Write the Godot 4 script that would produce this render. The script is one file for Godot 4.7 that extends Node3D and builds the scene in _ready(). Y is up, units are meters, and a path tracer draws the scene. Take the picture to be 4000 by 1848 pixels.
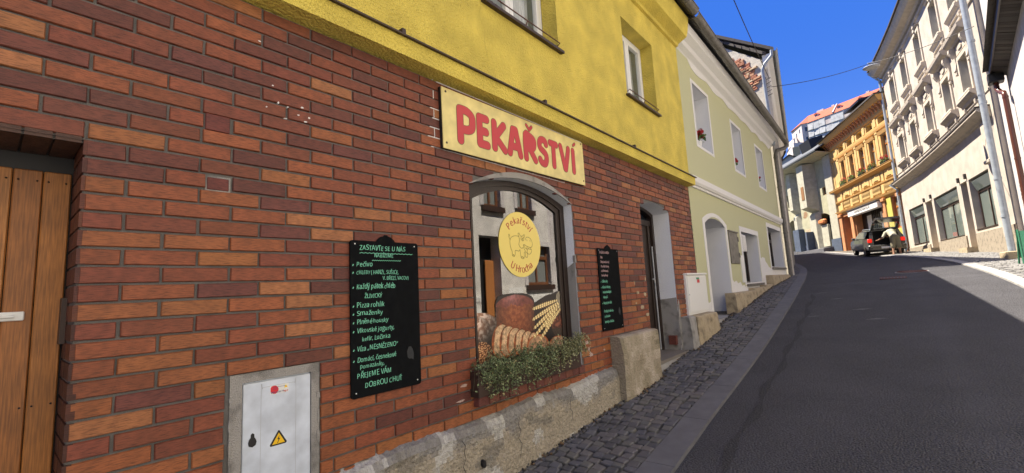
extends Node3D
# A steep old-town street: a bakery with a clinker front on the left, sunlit houses on the right, a castle on the hill.
# Local facade axes of the left side: (s, y, x), s metres up the street, x metres out from the bakery wall.
const LF := Transform3D(Basis(Vector3(0, 0, -1), Vector3(0, 1, 0), Vector3(1, 0, 0)), Vector3.ZERO)
const CAM := Vector3(2.4458, -0.2666, 0.2296)
const SUN_A := 0.595   # how far a shadow runs across the street per metre of height
var rng := RandomNumberGenerator.new()
var M := {}
var T := {}
var used := {}

class MB:
	var v := PackedVector3Array()
	var n := PackedVector3Array()
	var c := PackedColorArray()
	var uv := PackedVector2Array()
	var ix := PackedInt32Array()
	var xf := Transform3D.IDENTITY
	var col := Color(1, 1, 1)
	func q(a: Vector3, b: Vector3, d: Vector3, e: Vector3, t: Array = []) -> void:   # counter-clockwise from outside
		a = xf * a; b = xf * b; d = xf * d; e = xf * e
		var nn := (d - a).cross(e - b).normalized()
		var k := v.size()
		v.append_array([a, b, d, e]); n.append_array([nn, nn, nn, nn]); c.append_array([col, col, col, col])
		if t.size() == 4: uv.append_array(t)
		else: uv.append_array([Vector2(0, 1), Vector2(1, 1), Vector2(1, 0), Vector2(0, 0)])
		ix.append_array([k, k + 2, k + 1, k, k + 3, k + 2])
	func t3(a: Vector3, b: Vector3, d: Vector3, t: Array = []) -> void:
		a = xf * a; b = xf * b; d = xf * d
		var nn := (b - a).cross(d - a).normalized()
		var k := v.size()
		v.append_array([a, b, d]); n.append_array([nn, nn, nn]); c.append_array([col, col, col])
		if t.size() == 3: uv.append_array(t)
		else: uv.append_array([Vector2(), Vector2(), Vector2()])
		ix.append_array([k, k + 2, k + 1])
	func tn(a: Vector3, b: Vector3, d: Vector3, na: Vector3, nb: Vector3, nd: Vector3) -> void:   # smooth triangle
		var k := v.size()
		v.append_array([xf * a, xf * b, xf * d]); n.append_array([(xf.basis * na).normalized(), (xf.basis * nb).normalized(), (xf.basis * nd).normalized()])
		c.append_array([col, col, col]); uv.append_array([Vector2(), Vector2(), Vector2()])
		ix.append_array([k, k + 2, k + 1])
	func box(x0: float, y0: float, z0: float, x1: float, y1: float, z1: float) -> void:
		hex([Vector3(x0, y0, z0), Vector3(x1, y0, z0), Vector3(x1, y1, z0), Vector3(x0, y1, z0), Vector3(x0, y0, z1), Vector3(x1, y0, z1), Vector3(x1, y1, z1), Vector3(x0, y1, z1)])
	func hex(p: Array) -> void:   # 8 corners: 4 behind (counter-clockwise seen from the front), 4 in front
		q(p[4], p[5], p[6], p[7]); q(p[1], p[0], p[3], p[2]); q(p[0], p[4], p[7], p[3]); q(p[5], p[1], p[2], p[6]); q(p[7], p[6], p[2], p[3]); q(p[0], p[1], p[5], p[4])
	func cbox(x0: float, y0: float, z0: float, x1: float, y1: float, z1: float, b: float, jit: float = 0.0, r: RandomNumberGenerator = null) -> void:   # bevelled block
		var lo := Vector3(x0, y0, z0); var hi := Vector3(x1, y1, z1)
		var P := {}
		for i in [0, 1]:
			for j in [0, 1]:
				for k in [0, 1]:
					var cor := Vector3(hi.x if i else lo.x, hi.y if j else lo.y, hi.z if k else lo.z)
					if jit > 0.0: cor += Vector3(r.randf_range(-jit, jit), r.randf_range(-jit, jit), r.randf_range(-jit, jit))
					var s := Vector3(-b if i else b, -b if j else b, -b if k else b)
					P[[i, j, k]] = [cor + Vector3(0, s.y, s.z), cor + Vector3(s.x, 0, s.z), cor + Vector3(s.x, s.y, 0)]
		for ax in 3:
			var a1 := (ax + 1) % 3; var a2 := (ax + 2) % 3
			for sd in [0, 1]:
				var pts := []
				for w in [[0, 0], [1, 0], [1, 1], [0, 1]]:
					var key := [0, 0, 0]; key[ax] = sd; key[a1] = w[0]; key[a2] = w[1]
					pts.append(P[key][ax])
				if sd: q(pts[0], pts[1], pts[2], pts[3])
				else: q(pts[3], pts[2], pts[1], pts[0])
			for w in [[0, 0], [1, 0], [1, 1], [0, 1]]:   # edges along ax
				var k0 := [0, 0, 0]; var k1 := [0, 0, 0]
				k0[ax] = 0; k1[ax] = 1; k0[a1] = w[0]; k1[a1] = w[0]; k0[a2] = w[1]; k1[a2] = w[1]
				var A: Vector3 = P[k0][a1]; var B: Vector3 = P[k1][a1]; var C2: Vector3 = P[k1][a2]; var D: Vector3 = P[k0][a2]
				if w[0] == w[1]: q(A, D, C2, B)
				else: q(A, B, C2, D)
		for key in P:
			var p: Array = P[key]
			if (key[0] + key[1] + key[2]) % 2 == 1: t3(p[0], p[1], p[2])
			else: t3(p[0], p[2], p[1])
	func tube(path: Array, r: float, seg: int = 8, caps: bool = true, r1: float = -1.0) -> void:
		var rings := []
		var up := Vector3(0.13, 0.97, 0.21)
		for i in path.size():
			var d: Vector3 = (path[mini(i + 1, path.size() - 1)] - path[maxi(i - 1, 0)]).normalized()
			if absf(d.dot(up)) > 0.95: up = Vector3(0.9, 0.1, 0.4)
			var s := d.cross(up).normalized(); var w := s.cross(d)
			up = w
			var rr := r if r1 < 0.0 else lerpf(r, r1, float(i) / maxf(1.0, path.size() - 1))
			var ring := []
			for k in seg:
				var a := TAU * k / seg
				ring.append([path[i] + (s * cos(a) + w * sin(a)) * rr, s * cos(a) + w * sin(a)])
			rings.append(ring)
		for i in path.size() - 1:
			for k in seg:
				var k2 := (k + 1) % seg
				var a: Array = rings[i][k]; var b: Array = rings[i][k2]; var d: Array = rings[i + 1][k2]; var e: Array = rings[i + 1][k]
				tn(a[0], d[0], b[0], a[1], d[1], b[1]); tn(a[0], e[0], d[0], a[1], e[1], d[1])
		if caps:
			for i in [0, path.size() - 1]:
				for k in range(1, seg - 1):
					if i > 0: t3(rings[i][0][0], rings[i][k + 1][0], rings[i][k][0])
					else: t3(rings[i][0][0], rings[i][k][0], rings[i][k + 1][0])
	func lathe(o: Vector3, prof: Array, seg: int = 12) -> void:   # prof: [radius, height] from the bottom up, axis y
		for i in prof.size() - 1:
			var d := Vector2(prof[i + 1][0] - prof[i][0], prof[i + 1][1] - prof[i][1])
			var nr := Vector2(d.y, -d.x).normalized()
			for k in seg:
				var a := TAU * k / seg; var b := TAU * (k + 1) / seg
				var ca := Vector3(cos(a), 0, -sin(a)); var cb := Vector3(cos(b), 0, -sin(b))
				var na := ca * nr.x + Vector3(0, nr.y, 0); var nb := cb * nr.x + Vector3(0, nr.y, 0)
				var p0: Vector3 = o + ca * prof[i][0] + Vector3(0, prof[i][1], 0); var p1: Vector3 = o + cb * prof[i][0] + Vector3(0, prof[i][1], 0)
				var p2: Vector3 = o + cb * prof[i + 1][0] + Vector3(0, prof[i + 1][1], 0); var p3: Vector3 = o + ca * prof[i + 1][0] + Vector3(0, prof[i + 1][1], 0)
				tn(p0, p1, p2, na, nb, nb); tn(p0, p2, p3, na, nb, na)
	func prism(poly: Array, z0: float, z1: float) -> void:   # polygon in x, y, pushed out from z0 to z1
		var pp := PackedVector2Array(poly)
		if Geometry2D.is_polygon_clockwise(pp): pp.reverse()
		var tr := Geometry2D.triangulate_polygon(pp)
		for i in range(0, tr.size(), 3):
			var a := pp[tr[i]]; var b := pp[tr[i + 1]]; var d := pp[tr[i + 2]]
			if (b - a).cross(d - a) < 0.0:
				var w := b; b = d; d = w
			t3(Vector3(a.x, a.y, z1), Vector3(b.x, b.y, z1), Vector3(d.x, d.y, z1), [a, b, d])
			t3(Vector3(a.x, a.y, z0), Vector3(d.x, d.y, z0), Vector3(b.x, b.y, z0), [a, d, b])
		for i in pp.size():
			var a := pp[i]; var b := pp[(i + 1) % pp.size()]
			q(Vector3(a.x, a.y, z0), Vector3(b.x, b.y, z0), Vector3(b.x, b.y, z1), Vector3(a.x, a.y, z1), [a, b, b, a])
	func sweep(prof: Array, u0: float, u1: float) -> void:   # moulding: profile of (z, y), bottom to top outward, along local x from u0 to u1, with ends
		for i in prof.size() - 1:
			var a: Vector2 = prof[i]; var b: Vector2 = prof[i + 1]
			q(Vector3(u0, a.y, a.x), Vector3(u1, a.y, a.x), Vector3(u1, b.y, b.x), Vector3(u0, b.y, b.x))
		var m := prof.size()
		var pp := PackedVector2Array(prof)
		var tr := Geometry2D.triangulate_polygon(pp)
		for i in range(0, tr.size(), 3):
			for u in [u0, u1]:
				var a := pp[tr[i]]; var b := pp[tr[i + 1]]; var d := pp[tr[i + 2]]
				t3(Vector3(u, a.y, a.x), Vector3(u, b.y, b.x), Vector3(u, d.y, d.x))
	func wall(u0: float, u1: float, y0: float, y1: float, z: float, holes: Array, rev: MB = null) -> void:
		# holes: [u0, u1, y0, y1, depth, rise of the arch inside y1]; reveals go to rev
		var us := [u0, u1]; var ys := [y0, y1]
		for h in holes:
			us.append_array([clampf(h[0], u0, u1), clampf(h[1], u0, u1)]); ys.append_array([clampf(h[2], y0, y1), clampf(h[3], y0, y1)])
		us.sort(); ys.sort()
		for i in us.size() - 1:
			if us[i + 1] - us[i] < 1e-5: continue
			for j in ys.size() - 1:
				if ys[j + 1] - ys[j] < 1e-5: continue
				var cu: float = (us[i] + us[i + 1]) / 2; var cy: float = (ys[j] + ys[j + 1]) / 2
				var inside := false
				for h in holes:
					if cu > h[0] and cu < h[1] and cy > h[2] and cy < h[3]: inside = true
				if not inside: q(Vector3(us[i], ys[j], z), Vector3(us[i + 1], ys[j], z), Vector3(us[i + 1], ys[j + 1], z), Vector3(us[i], ys[j + 1], z))
		for h in holes:
			var R := rev if rev else self
			if rev: rev.xf = xf
			var d: float = h[4]; var rise: float = h[5] if h.size() > 5 else 0.0
			var ty: float = h[3] - rise
			R.q(Vector3(h[0], h[2], z), Vector3(h[0], h[2], z - d), Vector3(h[0], ty, z - d), Vector3(h[0], ty, z))   # faces +u
			R.q(Vector3(h[1], h[2], z - d), Vector3(h[1], h[2], z), Vector3(h[1], ty, z), Vector3(h[1], ty, z - d))
			R.q(Vector3(h[0], h[2], z), Vector3(h[1], h[2], z), Vector3(h[1], h[2], z - d), Vector3(h[0], h[2], z - d))
			if rise <= 0.0:
				R.q(Vector3(h[0], ty, z - d), Vector3(h[1], ty, z - d), Vector3(h[1], ty, z), Vector3(h[0], ty, z))
			else:
				for k in 16:
					var a: float = lerpf(h[0], h[1], k / 16.0); var b: float = lerpf(h[0], h[1], (k + 1) / 16.0)
					var ya: float = ty + rise * MB.arc(k / 16.0, rise / (h[1] - h[0])); var yb: float = ty + rise * MB.arc((k + 1) / 16.0, rise / (h[1] - h[0]))
					q(Vector3(a, ya, z), Vector3(b, yb, z), Vector3(b, h[3], z), Vector3(a, h[3], z))
					R.q(Vector3(a, ya, z - d), Vector3(b, yb, z - d), Vector3(b, yb, z), Vector3(a, ya, z))
	static func arc(t: float, k: float) -> float:
		var w := 2.0 * t - 1.0
		return lerpf(1.0 - w * w, sqrt(maxf(0.0, 1.0 - w * w)), clampf((k - 0.15) / 0.35, 0.0, 1.0))
	func archpts(u0: float, u1: float, ys: float, rise: float, m: int = 16) -> Array:
		var out := []
		for k in m + 1:
			out.append(Vector2(lerpf(u0, u1, k / float(m)), ys + rise * MB.arc(k / float(m), rise / (u1 - u0))))
		return out
	func add(am: ArrayMesh, mat: Material) -> void:
		if v.is_empty(): return
		var a := []
		a.resize(Mesh.ARRAY_MAX)
		a[Mesh.ARRAY_VERTEX] = v; a[Mesh.ARRAY_NORMAL] = n; a[Mesh.ARRAY_COLOR] = c; a[Mesh.ARRAY_TEX_UV] = uv; a[Mesh.ARRAY_INDEX] = ix
		am.add_surface_from_arrays(Mesh.PRIMITIVE_TRIANGLES, a)
		am.surface_set_material(am.get_surface_count() - 1, mat)
	func mesh(mat: Material) -> ArrayMesh:
		var am := ArrayMesh.new()
		add(am, mat)
		return am
	func text(tm: TextMesh, t: Transform3D) -> void:   # adds the arrays of a text mesh
		var a := tm.get_mesh_arrays() if tm.get_surface_count() else []
		if a.is_empty() or a[Mesh.ARRAY_VERTEX] == null: return
		var k := v.size()
		var tt := xf * t
		var av: PackedVector3Array = a[Mesh.ARRAY_VERTEX]; var an: PackedVector3Array = a[Mesh.ARRAY_NORMAL]
		for i in av.size():
			v.append(tt * av[i]); n.append((tt.basis * an[i]).normalized()); c.append(col); uv.append(Vector2())
		for i in a[Mesh.ARRAY_INDEX]: ix.append(k + i)

func mb(t: Transform3D = Transform3D.IDENTITY) -> MB:
	var o := MB.new(); o.xf = t
	return o

func numbered(s: String) -> String:
	var k: int = used.get(s, 0)
	used[s] = k + 1
	return s if k == 0 else "%s_%03d" % [s, k]

func put(b: MB, called: String, m: Material, parent: Node = null, stuff: bool = false) -> MeshInstance3D:
	return putm(b.mesh(m), called, parent, stuff)

func putm(me: Mesh, called: String, parent: Node = null, stuff: bool = false) -> MeshInstance3D:
	var o := MeshInstance3D.new()
	o.mesh = me; o.name = numbered(called) if parent == null else called
	(parent if parent else self).add_child(o, true)
	if stuff: o.set_meta("kind", "stuff")
	return o

func puts(b: MB, called: String, m: Material, parent: Node) -> void:   # every connected piece as a part of its own
	var root := []
	for i in b.v.size(): root.append(i)
	var at := {}
	var find := func(i: int) -> int:
		while root[i] != i:
			root[i] = root[root[i]]
			i = root[i]
		return i
	for i in b.v.size():
		var key := Vector3i((b.v[i] * 2000.0).round())
		if at.has(key): root[find.call(i)] = find.call(at[key])
		else: at[key] = i
	for i in range(0, b.ix.size(), 3):
		root[find.call(b.ix[i + 1])] = find.call(b.ix[i]); root[find.call(b.ix[i + 2])] = find.call(b.ix[i])
	var made := {}
	for i in range(0, b.ix.size(), 3):
		var r: int = find.call(b.ix[i])
		if not made.has(r): made[r] = [mb(), {}]
		var g: MB = made[r][0]; var seen: Dictionary = made[r][1]
		for k in 3:
			var o := b.ix[i + k]
			if not seen.has(o):
				seen[o] = g.v.size()
				g.v.append(b.v[o]); g.n.append(b.n[o]); g.c.append(b.c[o]); g.uv.append(b.uv[o])
			g.ix.append(seen[o])
	for r in made: put(made[r][0], called, m, parent)

func struct(b: MB, called: String, m: Material) -> MeshInstance3D:
	var o := put(b, called, m)
	o.set_meta("kind", "structure")
	return o

func thing(called: String, label: String, cat: String, at: Vector3 = Vector3.ZERO, group: String = "") -> Node3D:
	var o := Node3D.new()
	o.name = numbered(called); o.position = at
	add_child(o, true)
	return tag(o, label, cat, group)

func tag(o: Node3D, label: String, cat: String, group: String = "") -> Node3D:
	o.set_meta("label", label); o.set_meta("category", cat)
	if group: o.set_meta("group", group)
	return o

# ---------- textures and materials
func ntex(freq: float, lo: float, hi: float, sd: int, oct: int = 4, type: int = FastNoiseLite.TYPE_SIMPLEX_SMOOTH, size: int = 512, nrm: bool = false, bump: float = 4.0, mid: Array = []) -> NoiseTexture2D:
	var f := FastNoiseLite.new()
	f.noise_type = type; f.frequency = freq; f.seed = sd; f.fractal_octaves = oct
	if type == FastNoiseLite.TYPE_CELLULAR: f.cellular_return_type = FastNoiseLite.RETURN_DISTANCE
	var t := NoiseTexture2D.new()
	t.width = size; t.height = size; t.seamless = true; t.noise = f
	if nrm:
		t.as_normal_map = true; t.bump_strength = bump
	else:
		var g := Gradient.new()
		g.set_color(0, Color(lo, lo, lo)); g.set_color(1, Color(hi, hi, hi))
		for p in mid: g.add_point(p[0], Color(p[1], p[1], p[1]))
		t.color_ramp = g
	return t

func mat(srgb: Color, rough: float = 0.85, tex: Texture2D = null, sc = 1.0, nrm: Texture2D = null, ns: float = 1.0, det: Texture2D = null, dsc: float = 0.3, vc: bool = false) -> StandardMaterial3D:
	var m := StandardMaterial3D.new()
	m.albedo_color = srgb; m.roughness = rough; m.vertex_color_use_as_albedo = vc
	if tex or nrm:
		m.uv1_triplanar = true; m.uv1_world_triplanar = true
		m.uv1_scale = sc if sc is Vector3 else Vector3(sc, sc, sc)
	if tex: m.albedo_texture = tex
	if nrm:
		m.normal_enabled = true; m.normal_texture = nrm; m.normal_scale = ns
	if det:
		m.detail_enabled = true; m.detail_albedo = det; m.detail_blend_mode = BaseMaterial3D.BLEND_MODE_MUL
		m.detail_uv_layer = BaseMaterial3D.DETAIL_UV_2
		m.uv2_triplanar = true; m.uv2_world_triplanar = true; m.uv2_scale = Vector3(dsc, dsc, dsc)
	return m

func lin(r: float, g: float, b: float) -> Color:
	return Color(r, g, b).linear_to_srgb()

func glass(tint: Color, alpha: float) -> StandardMaterial3D:
	var m := StandardMaterial3D.new()
	m.transparency = BaseMaterial3D.TRANSPARENCY_ALPHA
	m.albedo_color = Color(tint.r, tint.g, tint.b, alpha); m.roughness = 0.02; m.metallic_specular = 0.7
	return m

func materials() -> void:
	T.grain = ntex(0.11, 0.86, 1.0, 3)
	T.blotch = ntex(0.012, 0.84, 1.0, 5, 5)
	T.stain = ntex(0.018, 0.66, 1.0, 11, 5, FastNoiseLite.TYPE_SIMPLEX_SMOOTH, 512, false, 1.0, [[0.42, 0.96]])
	T.streak = ntex(0.03, 0.58, 1.0, 7, 5, FastNoiseLite.TYPE_SIMPLEX_SMOOTH, 512, false, 1.0, [[0.5, 0.92]])
	T.speck = ntex(0.32, 0.6, 1.0, 9, 3, FastNoiseLite.TYPE_SIMPLEX_SMOOTH, 512, false, 1.0, [[0.35, 0.95]])
	T.grit = ntex(0.2, 0.55, 1.0, 17, 3, FastNoiseLite.TYPE_SIMPLEX_SMOOTH, 512, false, 1.0, [[0.4, 0.94]])
	T.asph = ntex(0.3, 0.30, 1.0, 13, 3, FastNoiseLite.TYPE_SIMPLEX_SMOOTH, 1024, false, 1.0, [[0.5, 0.80]])
	T.n_fine = ntex(0.12, 0, 1, 21, 4, FastNoiseLite.TYPE_SIMPLEX_SMOOTH, 512, true, 5.0)
	T.n_asph = ntex(0.3, 0, 1, 25, 3, FastNoiseLite.TYPE_SIMPLEX_SMOOTH, 1024, true, 6.0)
	T.n_cell = ntex(0.055, 0, 1, 23, 2, FastNoiseLite.TYPE_SIMPLEX, 512, true, 9.0)
	T.n_wave = ntex(0.012, 0, 1, 27, 3, FastNoiseLite.TYPE_SIMPLEX_SMOOTH, 512, true, 8.0)
	T.wood = ntex(0.02, 0.68, 1.0, 31, 4)
	M.mortar = mat(lin(0.20, 0.19, 0.18), 0.95, T.grain, 3.0, T.n_fine, 1.0, T.blotch, 0.9)
	M.brick = mat(Color(1, 1, 1), 0.62, T.streak, Vector3(1.3, 14.0, 1.3), T.n_fine, 0.35, T.blotch, 1.7, true)
	M.stucco = mat(lin(0.90, 0.71, 0.13), 0.95, T.grit, 1.1, T.n_cell, 0.6, T.blotch, 0.33)
	M.stucco_dark = M.stucco
	M.concrete = mat(Color(1, 1, 1), 0.95, T.grit, 0.9, T.n_cell, 0.55, T.grain, 0.5, true)
	M.stone = mat(Color(1, 1, 1), 0.92, T.grit, 1.0, T.n_cell, 0.5, T.grain, 0.6, true)
	M.sandstone = mat(lin(0.54, 0.44, 0.29), 0.92, T.grit, 1.0, T.n_fine, 0.9, T.stain, 0.5)
	M.plaster_raw = mat(lin(0.42, 0.40, 0.37), 0.95, T.grain, 2.0, T.n_fine, 1.0, T.stain, 0.5)
	M.plaster_white = mat(lin(0.88, 0.90, 0.95), 0.9, T.grain, 1.3, T.n_fine, 0.3)
	M.lime = mat(lin(0.60, 0.595, 0.36), 0.93, T.grain, 1.6, T.n_fine, 0.35)
	M.white = mat(lin(0.86, 0.85, 0.83), 0.9, T.grain, 1.2, T.n_fine, 0.3)
	M.bloom = mat(lin(0.50, 0.36, 0.30), 0.95, T.stain, 4.0)
	M.dark_wood = mat(lin(0.035, 0.02, 0.014), 0.45, T.wood, Vector3(9, 1.2, 9))
	M.brown_metal = mat(lin(0.05, 0.026, 0.018), 0.5, T.grain, 3.0)
	M.white_paint = mat(lin(0.74, 0.74, 0.72), 0.45)
	M.chalkboard = mat(lin(0.010, 0.011, 0.012), 0.8, T.blotch, 2.0)
	M.chalkboard.metallic_specular = 0.12
	M.chalk_green = mat(lin(0.22, 0.62, 0.42), 0.9)
	M.chalk_pink = mat(lin(0.55, 0.36, 0.36), 0.9)
	M.sign_yellow = mat(lin(0.86, 0.72, 0.28), 0.38, T.blotch, 0.8)
	M.sign_red = mat(lin(0.50, 0.022, 0.035), 0.32)
	M.black = mat(lin(0.012, 0.011, 0.012), 0.5)
	M.grey_metal = mat(lin(0.42, 0.44, 0.47), 0.42, T.blotch, 1.2)
	M.pane = glass(Color(0.75, 0.85, 0.85), 0.12)
	M.dark_pane = mat(lin(0.02, 0.023, 0.026), 0.04)
	M.dark_pane.metallic_specular = 0.8
	M.room = mat(lin(0.10, 0.095, 0.09), 0.9)
	M.curtain = mat(lin(0.62, 0.62, 0.62), 0.9, T.wood, Vector3(12, 0.4, 12))
	M.curtain.backlight_enabled = true; M.curtain.backlight = Color(0.3, 0.3, 0.3)
	M.asphalt = mat(lin(0.14, 0.14, 0.162), 0.93, T.asph, 0.19, T.n_asph, 1.6, T.blotch, 0.17)
	M.granite = mat(lin(0.165, 0.165, 0.18), 0.85, T.speck, 2.2, T.n_fine, 0.5, T.blotch, 0.6)
	M.granite_pale = mat(lin(0.42, 0.41, 0.40), 0.85, T.speck, 2.0, T.n_fine, 0.5, T.blotch, 0.6)
	M.cobble = mat(Color(1, 1, 1), 0.72, T.speck, 3.0, T.n_fine, 1.0, T.blotch, 1.5, true)
	M.sand = mat(lin(0.16, 0.145, 0.12), 0.98, T.grain, 3.0, T.n_fine, 1.0, T.blotch, 1.2)
	M.gutter = mat(lin(0.20, 0.185, 0.165), 0.5, T.blotch, 1.0, null, 1.0, T.stain, 0.7)
	M.gutter.metallic = 0.1
	M.zinc = mat(lin(0.40, 0.45, 0.50), 0.4, T.blotch, 0.8)
	M.zinc.metallic = 0.1
	M.rust = mat(lin(0.13, 0.045, 0.03), 0.75, T.grain, 4.0)
	M.tile_dark = mat(lin(0.07, 0.06, 0.055), 0.85, T.stain, 0.8)
	M.soffit_a = mat(lin(0.045, 0.032, 0.028), 0.6, T.wood, Vector3(2, 9, 9))
	M.soffit_b = mat(lin(0.07, 0.06, 0.055), 0.6, T.wood, Vector3(2, 9, 9))
	M.leaf = mat(Color(1, 1, 1), 0.7, null, 1.0, null, 1.0, null, 1.0, true)
	M.leaf.backlight_enabled = true; M.leaf.backlight = Color(0.35, 0.4, 0.2)
	M.ground = mat(lin(0.10, 0.11, 0.05), 0.98, T.stain, 0.05, null, 1.0, T.blotch, 0.02)

# ---------- the lie of the land
const GP := [[-60.0, -6.5], [-8.0, -2.5], [0.0, -1.86], [2.6, -1.66], [5.1, -1.44], [6.5, -1.27], [8.0, -1.07], [9.4, -0.88], [12.9, -0.48], [16.5, -0.23], [22.0, 0.05], [28.0, 0.37], [33.5, 0.68], [40.0, 1.2], [46.0, 1.78], [60.0, 2.9], [90.0, 6.0]]
const KL := [[-12.0, 1.12], [3.0, 1.10], [4.1, 1.03], [5.4, 1.02], [7.0, 1.01], [9.0, 0.96], [11.3, 0.88], [14.4, 0.69], [18.0, 0.35], [21.4, -0.06], [26.5, -0.89], [34.8, -2.5], [44.0, -4.9], [60.0, -9.5]]
const KR := [[-12.0, 4.2], [10.8, 4.13], [13.0, 4.03], [16.1, 3.95], [19.0, 3.86], [22.4, 3.66], [25.5, 3.32], [28.5, 2.86], [34.0, 1.75], [40.0, 0.1], [44.0, -1.4], [60.0, -8.0]]
func interp(tab: Array, s: float) -> float:
	for i in tab.size() - 1:
		if s <= tab[i + 1][0] or i == tab.size() - 2:
			return lerpf(tab[i][1], tab[i + 1][1], (s - tab[i][0]) / (tab[i + 1][0] - tab[i][0]))
	return 0.0
func gs(s: float) -> float:   # smoothed profile
	return (interp(GP, s - 1.0) + 2.0 * interp(GP, s) + interp(GP, s + 1.0)) / 4.0
func gy(s: float, x: float) -> float:
	return gs(s) + 0.028 * clampf(x - 1.0, 0.0, 5.0)
func kl(s: float) -> float: return (interp(KL, s - 0.8) + 2.0 * interp(KL, s) + interp(KL, s + 0.8)) / 4.0
func kr(s: float) -> float: return (interp(KR, s - 0.8) + 2.0 * interp(KR, s) + interp(KR, s + 0.8)) / 4.0
func P(s: float, x: float, dy: float = 0.0) -> Vector3: return Vector3(x, gy(s, x) + dy, -s)

func strip(b: MB, s0: float, s1: float, ds: float, fa: Callable, fb: Callable, dy: float, m: int = 1) -> void:   # a ribbon of ground between two lines
	var k := int(ceil((s1 - s0) / ds))
	for i in k:
		var a := lerpf(s0, s1, float(i) / k); var e := lerpf(s0, s1, float(i + 1) / k)
		for j in m:
			var t := float(j) / m; var t2 := float(j + 1) / m
			var A := P(a, lerpf(fa.call(a), fb.call(a), t), dy); var B := P(a, lerpf(fa.call(a), fb.call(a), t2), dy)
			var C2 := P(e, lerpf(fa.call(e), fb.call(e), t2), dy); var D := P(e, lerpf(fa.call(e), fb.call(e), t), dy)
			b.q(A, B, C2, D)

func terrain(p: Vector2) -> float:   # p = (s, x): the land away from the street
	var h := gs(clampf(p.x, -60.0, 62.0)) - 0.35
	var d := maxf(0.0, p.x - 62.0)
	h += 55.0 * pow(clampf(d / 198.0, 0.0, 1.0), 2.2)
	h += 4.0 * sin(p.x * 0.013 + 1.0) * sin(p.y * 0.011) * smoothstep(40.0, 120.0, p.length())
	h -= 0.02 * maxf(0.0, absf(p.y) - 60.0)
	return h

func _ready() -> void:
	rng.seed = 20240817
	var cam := Camera3D.new()
	cam.name = "camera"
	cam.transform = Transform3D(Basis(Vector3(0.761661, -0.053111, -0.645796), Vector3(0.119517, 0.99105, 0.059455), Vector3(0.636858, -0.122468, 0.761192)).orthonormalized(), CAM)
	cam.fov = 56.272; cam.near = 0.05; cam.far = 2000.0
	add_child(cam)
	var sky := ProceduralSkyMaterial.new()
	sky.sky_top_color = lin(0.0125, 0.050, 0.205); sky.sky_horizon_color = lin(0.23, 0.32, 0.40); sky.sky_curve = 0.075
	sky.ground_bottom_color = lin(0.10, 0.10, 0.09); sky.ground_horizon_color = lin(0.30, 0.36, 0.42)
	sky.sky_energy_multiplier = 1.0; sky.sun_angle_max = 25.0; sky.sun_curve = 0.12
	var env := Environment.new()
	env.background_mode = Environment.BG_SKY
	env.sky = Sky.new(); env.sky.sky_material = sky
	env.tonemap_mode = Environment.TONE_MAPPER_LINEAR
	env.tonemap_exposure = 4.2
	env.sdfgi_enabled = true; env.ssao_enabled = true; env.ssil_enabled = true
	var we := WorldEnvironment.new()
	we.name = "world_environment"; we.environment = env
	add_child(we)
	var sun := DirectionalLight3D.new()
	sun.name = "sun"
	sun.light_energy = 1.15; sun.light_color = Color(1.0, 0.955, 0.88); sun.light_angular_distance = 0.53; sun.shadow_enabled = true
	add_child(sun)
	sun.look_at_from_position(Vector3.ZERO, Vector3(SUN_A, -1.0, 0.01), Vector3(0, 0, 1))
	materials()
	build_ground()
	build_bakery()
	build_right()
	build_opposite()
	build_lime_house()
	build_far_left()
	build_beige()
	build_orange()
	build_green()
	build_castle()
	build_things()

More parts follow.
